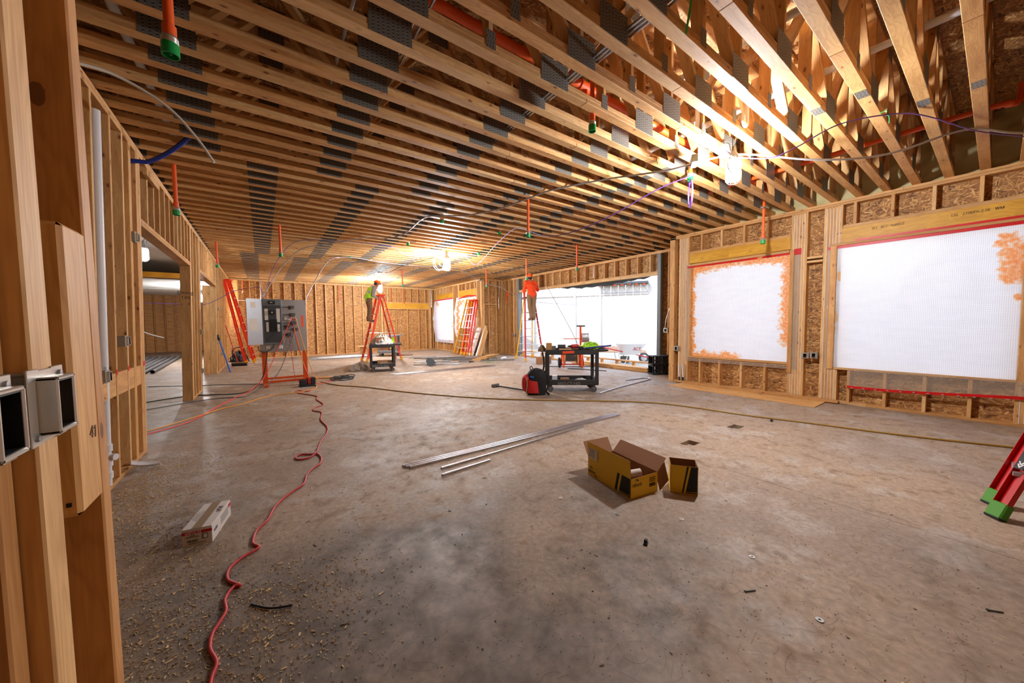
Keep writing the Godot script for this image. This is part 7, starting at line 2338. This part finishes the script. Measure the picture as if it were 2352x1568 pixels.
# ---------------------------------------------------------------- people: smooth-joined tapered bones meshed as surface nets
func blob(g: Geo, bones: Array, cell: float, k: float, T := I3) -> void:    # bone: [a, b, radius at a, radius at b]
	var lo := Vector3.ONE * 1e9
	var hi := -lo
	for b in bones:
		var r: float = maxf(b[2], b[3]) + cell * 2.5 + k * 0.3
		lo = lo.min((b[0] as Vector3).min(b[1]) - Vector3.ONE * r)
		hi = hi.max((b[0] as Vector3).max(b[1]) + Vector3.ONE * r)
	var nx := int((hi.x - lo.x) / cell) + 2
	var ny := int((hi.y - lo.y) / cell) + 2
	var nz := int((hi.z - lo.z) / cell) + 2
	var f := PackedFloat32Array()
	f.resize(nx * ny * nz)
	f.fill(1e3)
	for b in bones:
		var a: Vector3 = b[0]
		var e: Vector3 = (b[1] as Vector3) - a
		var ee := maxf(e.length_squared(), 1e-9)
		var r0: float = b[2]
		var r1: float = b[3]
		var m: float = maxf(r0, r1) + cell * 2.2 + k
		var p0 := ((a.min(b[1]) - Vector3.ONE * m - lo) / cell).floor()
		var p1 := ((a.max(b[1]) + Vector3.ONE * m - lo) / cell).ceil()
		for z in range(maxi(0, int(p0.z)), mini(nz, int(p1.z) + 1)):
			for y in range(maxi(0, int(p0.y)), mini(ny, int(p1.y) + 1)):
				var row := (z * ny + y) * nx
				for x in range(maxi(0, int(p0.x)), mini(nx, int(p1.x) + 1)):
					var p := lo + Vector3(x, y, z) * cell - a
					var t := clampf(p.dot(e) / ee, 0, 1)
					var d := (p - e * t).length() - lerpf(r0, r1, t)
					var o := f[row + x]
					var h := maxf(k - absf(o - d), 0.0) / k
					f[row + x] = minf(o, d) - h * h * k * 0.25
	var at := {}
	var step := [0, 1, nx, nx + 1, nx * ny, nx * ny + 1, nx * ny + nx, nx * ny + nx + 1]
	var base := g.v.size()
	for z in nz - 1:
		for y in ny - 1:
			for x in nx - 1:
				var i := (z * ny + y) * nx + x
				if absf(f[i]) > cell * 2.0:
					continue
				var neg := 0
				for s in step:
					if f[i + s] < 0:
						neg += 1
				if neg == 0 or neg == 8:
					continue
				var sum := Vector3.ZERO
				var cnt := 0
				for c in 8:
					for bit in [1, 2, 4]:
						if c & bit:
							continue
						var u := f[i + step[c]]
						var w := f[i + step[c | bit]]
						if (u < 0) == (w < 0):
							continue
						var q := u / (u - w)
						sum += Vector3((c & 1) + (q if bit == 1 else 0.0), ((c >> 1) & 1) + (q if bit == 2 else 0.0), ((c >> 2) & 1) + (q if bit == 4 else 0.0))
						cnt += 1
				var P := lo + (Vector3(x, y, z) + sum / cnt) * cell
				var gx := f[i + 1] - f[i] + f[i + nx * ny + nx + 1] - f[i + nx * ny + nx]
				var gy := f[i + nx] - f[i] + f[i + nx * ny + nx + 1] - f[i + nx * ny + 1]
				var gz := f[i + nx * ny] - f[i] + f[i + nx * ny + nx + 1] - f[i + nx + 1]
				at[i] = g.v.size()
				g.v.append(T * P)
				g.n.append((T.basis * Vector3(gx, gy, gz)).normalized())
				g.uv.append(Vector2(P.x, P.y))
	for i in at:
		for ax in 3:
			var d: int = [1, nx, nx * ny][ax]
			var u: int = [nx, nx * ny, 1][ax]
			var w: int = [nx * ny, 1, nx][ax]
			if (f[i] < 0) == (f[i + d] < 0):
				continue
			if not (at.has(i - u) and at.has(i - w) and at.has(i - u - w)):
				continue
			var q: Array = [at[i], at[i - u], at[i - u - w], at[i - w]]
			if f[i] < 0:
				g.ix.append_array([q[0], q[2], q[1], q[0], q[3], q[2]])
			else:
				g.ix.append_array([q[0], q[1], q[2], q[0], q[2], q[3]])

func hand_bones(wrist: Vector3, knuckle: Vector3, palm: Vector3, curl: float) -> Array:    # palm: the way the palm faces
	var y := (knuckle - wrist).normalized()
	var n := (palm - y * palm.dot(y)).normalized()
	var x := y.cross(n)
	var out := [[wrist, knuckle, 0.026, 0.024], [wrist + x * 0.018, knuckle + x * 0.024, 0.018, 0.014], [wrist - x * 0.018, knuckle - x * 0.024, 0.018, 0.014]]
	for k in 4:
		var p := knuckle + x * (0.031 - 0.0205 * k)
		var L: float = [0.040, 0.046, 0.043, 0.034][k]
		var a := curl * 0.6
		for s in 3:
			var d := y * cos(a) + n * sin(a)
			var q: Vector3 = p + d * L * [1.0, 0.75, 0.6][s]
			out.append([p, q, 0.0092 - 0.0008 * s, 0.0088 - 0.0008 * s])
			p = q
			a += curl
	var th := wrist + y * 0.035 + x * 0.028
	var t1 := th + (x * 0.7 + y * 0.6 + n * 0.4).normalized() * 0.045
	out.append([wrist + x * 0.012, th, 0.017, 0.014])
	out.append([th, t1, 0.0125, 0.0105])
	out.append([t1, t1 + (y * 0.8 + n * 0.6).normalized() * 0.032, 0.0105, 0.009])
	return out

# J: joints with the figure facing -z, feet at y = 0
func person(T: Transform3D, J: Dictionary, label: String, shirt: Material, vest: bool) -> void:
	var t := thing("person", label, "person")
	t.transform = T
	var hip: Vector3 = J.hip
	var chest: Vector3 = J.chest
	var neck: Vector3 = J.neck
	var head: Vector3 = J.head
	var sx := Vector3(1, 0, 0)
	var body := Geo.new()
	var bones := [[hip - sx * 0.06, hip + sx * 0.06, 0.10, 0.10], [hip, chest, 0.11, 0.12], [chest - sx * 0.10, chest + sx * 0.10, 0.10, 0.10], [chest, neck, 0.085, 0.052], [neck, head, 0.05, 0.055]]
	for s in ["l", "r"]:
		bones.append_array([[neck.lerp(J["sh_" + s], 0.3), J["sh_" + s], 0.055, 0.055], [J["sh_" + s], J["el_" + s], 0.047, 0.038], [J["el_" + s], J["wr_" + s], 0.038, 0.026]])
		bones.append_array([[J["hp_" + s], J["kn_" + s], 0.080, 0.054], [J["kn_" + s], J["an_" + s], 0.054, 0.036], [J["an_" + s], J["to_" + s], 0.038, 0.03]])
	blob(body, bones, 0.02, 0.05)
	# head with face and ears
	var fw: Vector3 = J.face
	var up := (head - neck).normalized()
	up = (up - fw * up.dot(fw)).normalized()
	var sd := fw.cross(up)
	var hb := [[head + up * 0.03 - fw * 0.01, head + up * 0.05 + fw * 0.01, 0.082, 0.078], [head - up * 0.02 + fw * 0.03, head - up * 0.075 + fw * 0.055, 0.058, 0.040], [head + up * 0.01 + fw * 0.085, head - up * 0.018 + fw * 0.107, 0.008, 0.013], [head - up * 0.052 + fw * 0.082, head - up * 0.052 + fw * 0.088, 0.016, 0.012], [head + up * 0.028 + fw * 0.078, head + up * 0.03 + fw * 0.082, 0.022, 0.016], [neck, head - up * 0.03, 0.05, 0.052]]
	for s in [-1.0, 1.0]:
		hb.append([head + sd * 0.080 * s + up * 0.018, head + sd * 0.083 * s - up * 0.022, 0.014, 0.010])
	blob(body, hb, 0.007, 0.018)
	for s in ["l", "r"]:
		var w: Vector3 = J["wr_" + s]
		var kn: Vector3 = w + (J["hd_" + s] as Vector3).normalized() * 0.085
		blob(body, hand_bones(w, kn, J["pl_" + s], J["curl_" + s]), 0.006, 0.012)
	part(t, "body", body.mesh(), M.skin)
	for s in [-1.0, 1.0]:
		var eye := Geo.new()
		eye.ball(Transform3D(Basis(), head + fw * 0.079 + sd * 0.031 * s + up * 0.012), Vector3(0.011, 0.007, 0.011), 8, 6)
		part(t, "eye", eye.mesh(), M.hair)
	var top := Geo.new()
	var sb := [[hip + Vector3(-0.07, 0.03, 0), hip + Vector3(0.07, 0.03, 0), 0.125, 0.125], [hip, chest, 0.13, 0.14], [chest - sx * 0.11, chest + sx * 0.11, 0.115, 0.115], [chest, neck - up * 0.02, 0.10, 0.062]]
	for s in ["l", "r"]:
		sb.append_array([[neck.lerp(J["sh_" + s], 0.35), J["sh_" + s], 0.068, 0.072], [J["sh_" + s], J["el_" + s], 0.070, 0.056], [J["el_" + s], (J["wr_" + s] as Vector3).lerp(J["el_" + s], 0.06), 0.056, 0.040]])
	# slack folds of the cloth
	for k in 7:
		var y := lerpf(0.1, 0.9, k / 6.0)
		var c := hip.lerp(chest, y)
		sb.append([c + Vector3(-0.12, 0.02 * sin(k * 2.0), 0.075), c + Vector3(0.11, 0.05 * cos(k * 1.7), 0.085), 0.035, 0.03])
	blob(top, sb, 0.016, 0.04)
	part(t, "shirt", top.mesh(), shirt)
	var low := Geo.new()
	var pb := [[hip - sx * 0.07, hip + sx * 0.07, 0.118, 0.118]]
	for s in ["l", "r"]:
		var kn: Vector3 = J["kn_" + s]
		var an: Vector3 = J["an_" + s]
		pb.append_array([[J["hp_" + s], kn, 0.098, 0.072], [kn, an + Vector3(0, 0.02, 0), 0.074, 0.062], [kn + Vector3(-0.02, -0.06, 0.03), kn + Vector3(0.03, -0.12, 0.03), 0.045, 0.04], [an + Vector3(-0.01, 0.06, 0.01), an + Vector3(0.02, 0.05, -0.02), 0.060, 0.060]])
	blob(low, pb, 0.016, 0.035)
	part(t, "trousers", low.mesh(), M.khaki)
	for s in ["l", "r"]:
		var bo := Geo.new()
		var an: Vector3 = J["an_" + s]
		var to: Vector3 = J["to_" + s]
		blob(bo, [[an + Vector3(0, 0.05, 0), an, 0.052, 0.050], [an - Vector3(0, 0.035, 0), to, 0.045, 0.040], [an - Vector3(0, 0.04, -0.03), to - Vector3(0, 0.01, 0), 0.038, 0.036]], 0.010, 0.02)
		part(t, "boot", bo.mesh(), M.boot)
	var belt := Geo.new()
	if not vest:
		belt = null
	if belt:
		belt.lathe(Transform3D(Basis().scaled(Vector3(1.22, 1, 1)), hip + Vector3(0, 0.055, 0)), [Vector2(0.135, -0.02), Vector2(0.146, -0.018), Vector2(0.146, 0.018), Vector2(0.135, 0.02)], 20)
		part(t, "belt", belt.mesh(), M.dark_grey)
	# hard hat
	var HT := Transform3D(Basis(sd, up, sd.cross(up)), head + up * 0.055)
	var hat := Geo.new()
	var pr := []
	for k in 9:
		var a := PI / 2 * k / 8.0
		pr.append(Vector2(0.112 * cos(a), 0.015 + 0.10 * sin(a)))
	hat.lathe(HT * Transform3D(Basis().scaled(Vector3(0.92, 1, 1.12)), Vector3.ZERO), [Vector2(0.10, 0.004), Vector2(0.128, 0.002), Vector2(0.130, 0.010)] + pr, 22)
	hat.box(HT, Vector3(0, 0.112, 0), Vector3(0.035, 0.016, 0.16), 0.006)
	var hh := part(t, "hard_hat", hat.mesh(), M.helmet)
	var peak := Geo.new()
	peak.patch(func(a: float, b: float) -> Vector3:
		var th := PI + PI * (0.2 + 0.6 * a)
		var r := 0.112 + b * 0.05 * sin(PI * a)
		return HT * Vector3(cos(th) * r * 0.92, 0.006 - 0.006 * b, sin(th) * r * 1.12), 14, 3)
	part(hh, "peak", peak.mesh(), M.helmet)
	var hr := Geo.new()
	blob(hr, [[head + up * 0.01 - fw * 0.05, head - up * 0.03 - fw * 0.045, 0.05, 0.042], [head - fw * 0.02 + sd * 0.045, head - fw * 0.02 - sd * 0.045, 0.052, 0.052]], 0.010, 0.02)
	part(t, "hair", hr.mesh(), M.hair)
	if vest:
		var ve := Geo.new()
		blob(ve, [[hip + Vector3(-0.07, 0.06, 0), hip + Vector3(0.07, 0.06, 0), 0.138, 0.138], [hip, chest, 0.142, 0.152], [chest - sx * 0.10, chest + sx * 0.10, 0.124, 0.124], [chest, neck - up * 0.05, 0.108, 0.075]], 0.016, 0.04)
		part(t, "vest", ve.mesh(), M.hi_vis)
		for s in ["l", "r"]:
			var st := Geo.new()
			var sg := -1.0 if s == "l" else 1.0
			var shd: Vector3 = (J["sh_" + s] as Vector3).lerp(neck, 0.35)
			st.tube(spline([hip + Vector3(sg * 0.10, 0.05, 0.13), chest + Vector3(sg * 0.10, -0.05, 0.14), shd + Vector3(0, 0.075, 0.02), chest + Vector3(sg * 0.10, -0.05, -0.14), hip + Vector3(sg * 0.10, 0.05, -0.135)], 6), 0.022, 8)
			part(t, "silver_strip", st.mesh(), M.reflective)
		var wst := Geo.new()
		wst.lathe(Transform3D(Basis().scaled(Vector3(1.2, 1, 1)), hip.lerp(chest, 0.25)), [Vector2(0.140, -0.03), Vector2(0.157, -0.028), Vector2(0.159, 0.022), Vector2(0.140, 0.025)], 22)
		part(t, "silver_strip", wst.mesh(), M.reflective)

func build_people() -> void:
	# at the wide opening, seen from behind, on the fifth step
	var A := {"hip": Vector3(0.02, 0.95, 0.02), "chest": Vector3(0.0, 1.28, -0.02), "neck": Vector3(-0.01, 1.47, -0.03), "head": Vector3(-0.03, 1.60, -0.05), "face": Vector3(-0.25, 0.10, -0.96).normalized(),
		"sh_l": Vector3(-0.21, 1.40, -0.02), "el_l": Vector3(-0.29, 1.12, 0.0), "wr_l": Vector3(-0.24, 0.90, -0.10), "hd_l": Vector3(0.1, -0.9, -0.35), "pl_l": Vector3(0.4, 0, -1), "curl_l": 0.75,
		"sh_r": Vector3(0.20, 1.40, -0.03), "el_r": Vector3(0.30, 1.15, -0.08), "wr_r": Vector3(0.16, 1.28, -0.28), "hd_r": Vector3(-0.4, 0.6, -0.6), "pl_r": Vector3(-0.4, 0, -1), "curl_r": 0.55,
		"hp_l": Vector3(-0.09, 0.90, 0.02), "kn_l": Vector3(-0.06, 0.50, -0.02), "an_l": Vector3(-0.03, 0.10, 0.06), "to_l": Vector3(-0.05, 0.045, -0.09),
		"hp_r": Vector3(0.11, 0.90, 0.02), "kn_r": Vector3(0.10, 0.50, -0.01), "an_r": Vector3(0.08, 0.09, 0.07), "to_r": Vector3(0.08, 0.045, -0.08)}
	person(turned(-0.26, Vector3(8.33, 1.525, -10.34)), A, "person in an orange shirt and orange hard hat on the red and yellow ladder", M.shirt_orange, false)
	# by the far lamp, in profile, working on the ladder's top
	var B := {"hip": Vector3(0.0, 0.92, 0.10), "chest": Vector3(0.0, 1.22, -0.02), "neck": Vector3(0.0, 1.37, -0.14), "head": Vector3(0.0, 1.47, -0.22), "face": Vector3(0.1, -0.45, -0.89).normalized(),
		"sh_l": Vector3(-0.20, 1.31, -0.07), "el_l": Vector3(-0.26, 1.04, -0.14), "wr_l": Vector3(-0.17, 1.0, -0.36), "hd_l": Vector3(0.2, 0.0, -1), "pl_l": Vector3(0.5, -1, 0), "curl_l": 0.6,
		"sh_r": Vector3(0.20, 1.31, -0.07), "el_r": Vector3(0.27, 1.02, 0.02), "wr_r": Vector3(0.20, 0.90, -0.17), "hd_r": Vector3(-0.2, -0.1, -1), "pl_r": Vector3(-1, -0.2, 0), "curl_r": 0.6,
		"hp_l": Vector3(-0.09, 0.88, 0.10), "kn_l": Vector3(-0.09, 0.48, 0.04), "an_l": Vector3(-0.09, 0.10, 0.10), "to_l": Vector3(-0.10, 0.045, -0.05),
		"hp_r": Vector3(0.09, 0.88, 0.10), "kn_r": Vector3(0.09, 0.49, 0.06), "an_r": Vector3(0.09, 0.10, 0.13), "to_r": Vector3(0.10, 0.045, -0.02)}
	person(turned(-PI / 2 + 0.1, Vector3(3.50, 1.525, -14.27)), B, "person in a lime vest and orange hard hat on the far orange ladder", M.shirt_grey, true)

# ---------------------------------------------------------------- start
func _ready() -> void:
	rng.seed = 2024
	var cam := Camera3D.new()
	cam.name = "camera"
	cam.fov = 88.865
	cam.near = 0.05
	cam.far = 300
	cam.transform = Transform3D(Basis(Vector3.UP, deg_to_rad(-35.639)) * Basis(Vector3.RIGHT, deg_to_rad(-3.008)) * Basis(Vector3.BACK, deg_to_rad(-0.594)), Vector3(0, 1.4185, 0))
	add_child(cam)
	cam.current = true
	var we := WorldEnvironment.new()
	we.name = "environment"
	var e := Environment.new()
	e.background_mode = Environment.BG_SKY
	var sk := Sky.new()
	var sm := ProceduralSkyMaterial.new()
	sm.sky_top_color = Color(0.72, 0.80, 0.92)
	sm.sky_horizon_color = Color(0.97, 0.97, 0.97)
	sm.sky_energy_multiplier = 1.3
	sm.ground_bottom_color = Color(0.5, 0.47, 0.43)
	sm.ground_horizon_color = Color(0.75, 0.73, 0.70)
	sm.ground_energy_multiplier = 0.8
	sk.sky_material = sm
	e.sky = sk
	e.tonemap_mode = Environment.TONE_MAPPER_LINEAR
	e.tonemap_exposure = 3.9
	e.sdfgi_enabled = true
	e.ssao_enabled = true
	e.ssil_enabled = true
	we.environment = e
	add_child(we)
	var sun := DirectionalLight3D.new()
	sun.name = "sun"
	sun.light_color = Color(1.0, 0.96, 0.90)
	sun.light_energy = 0.6
	sun.light_angular_distance = 0.6
	sun.shadow_enabled = true
	sun.sky_mode = DirectionalLight3D.SKY_MODE_LIGHT_ONLY
	sun.rotation_degrees = Vector3(-48, -100, 0)      # high behind the hall, on to the white building
	add_child(sun)

	set_materials()
	build_floor()
	build_trusses()
	build_left_wall()
	build_back_wall()
	build_right_wall()
	build_window_film()
	build_bay()
	build_far_windows()
	build_front_wall()
	build_shell()
	build_outside()
	build_pipes()
	build_lamps()
	build_cables()
	build_boxes()
	build_panel()
	build_ladders()
	build_people()
	build_carts()
	build_cartons()
	build_backpack()
	build_reel()
	build_barrow()
	build_loose()
	build_shavings()
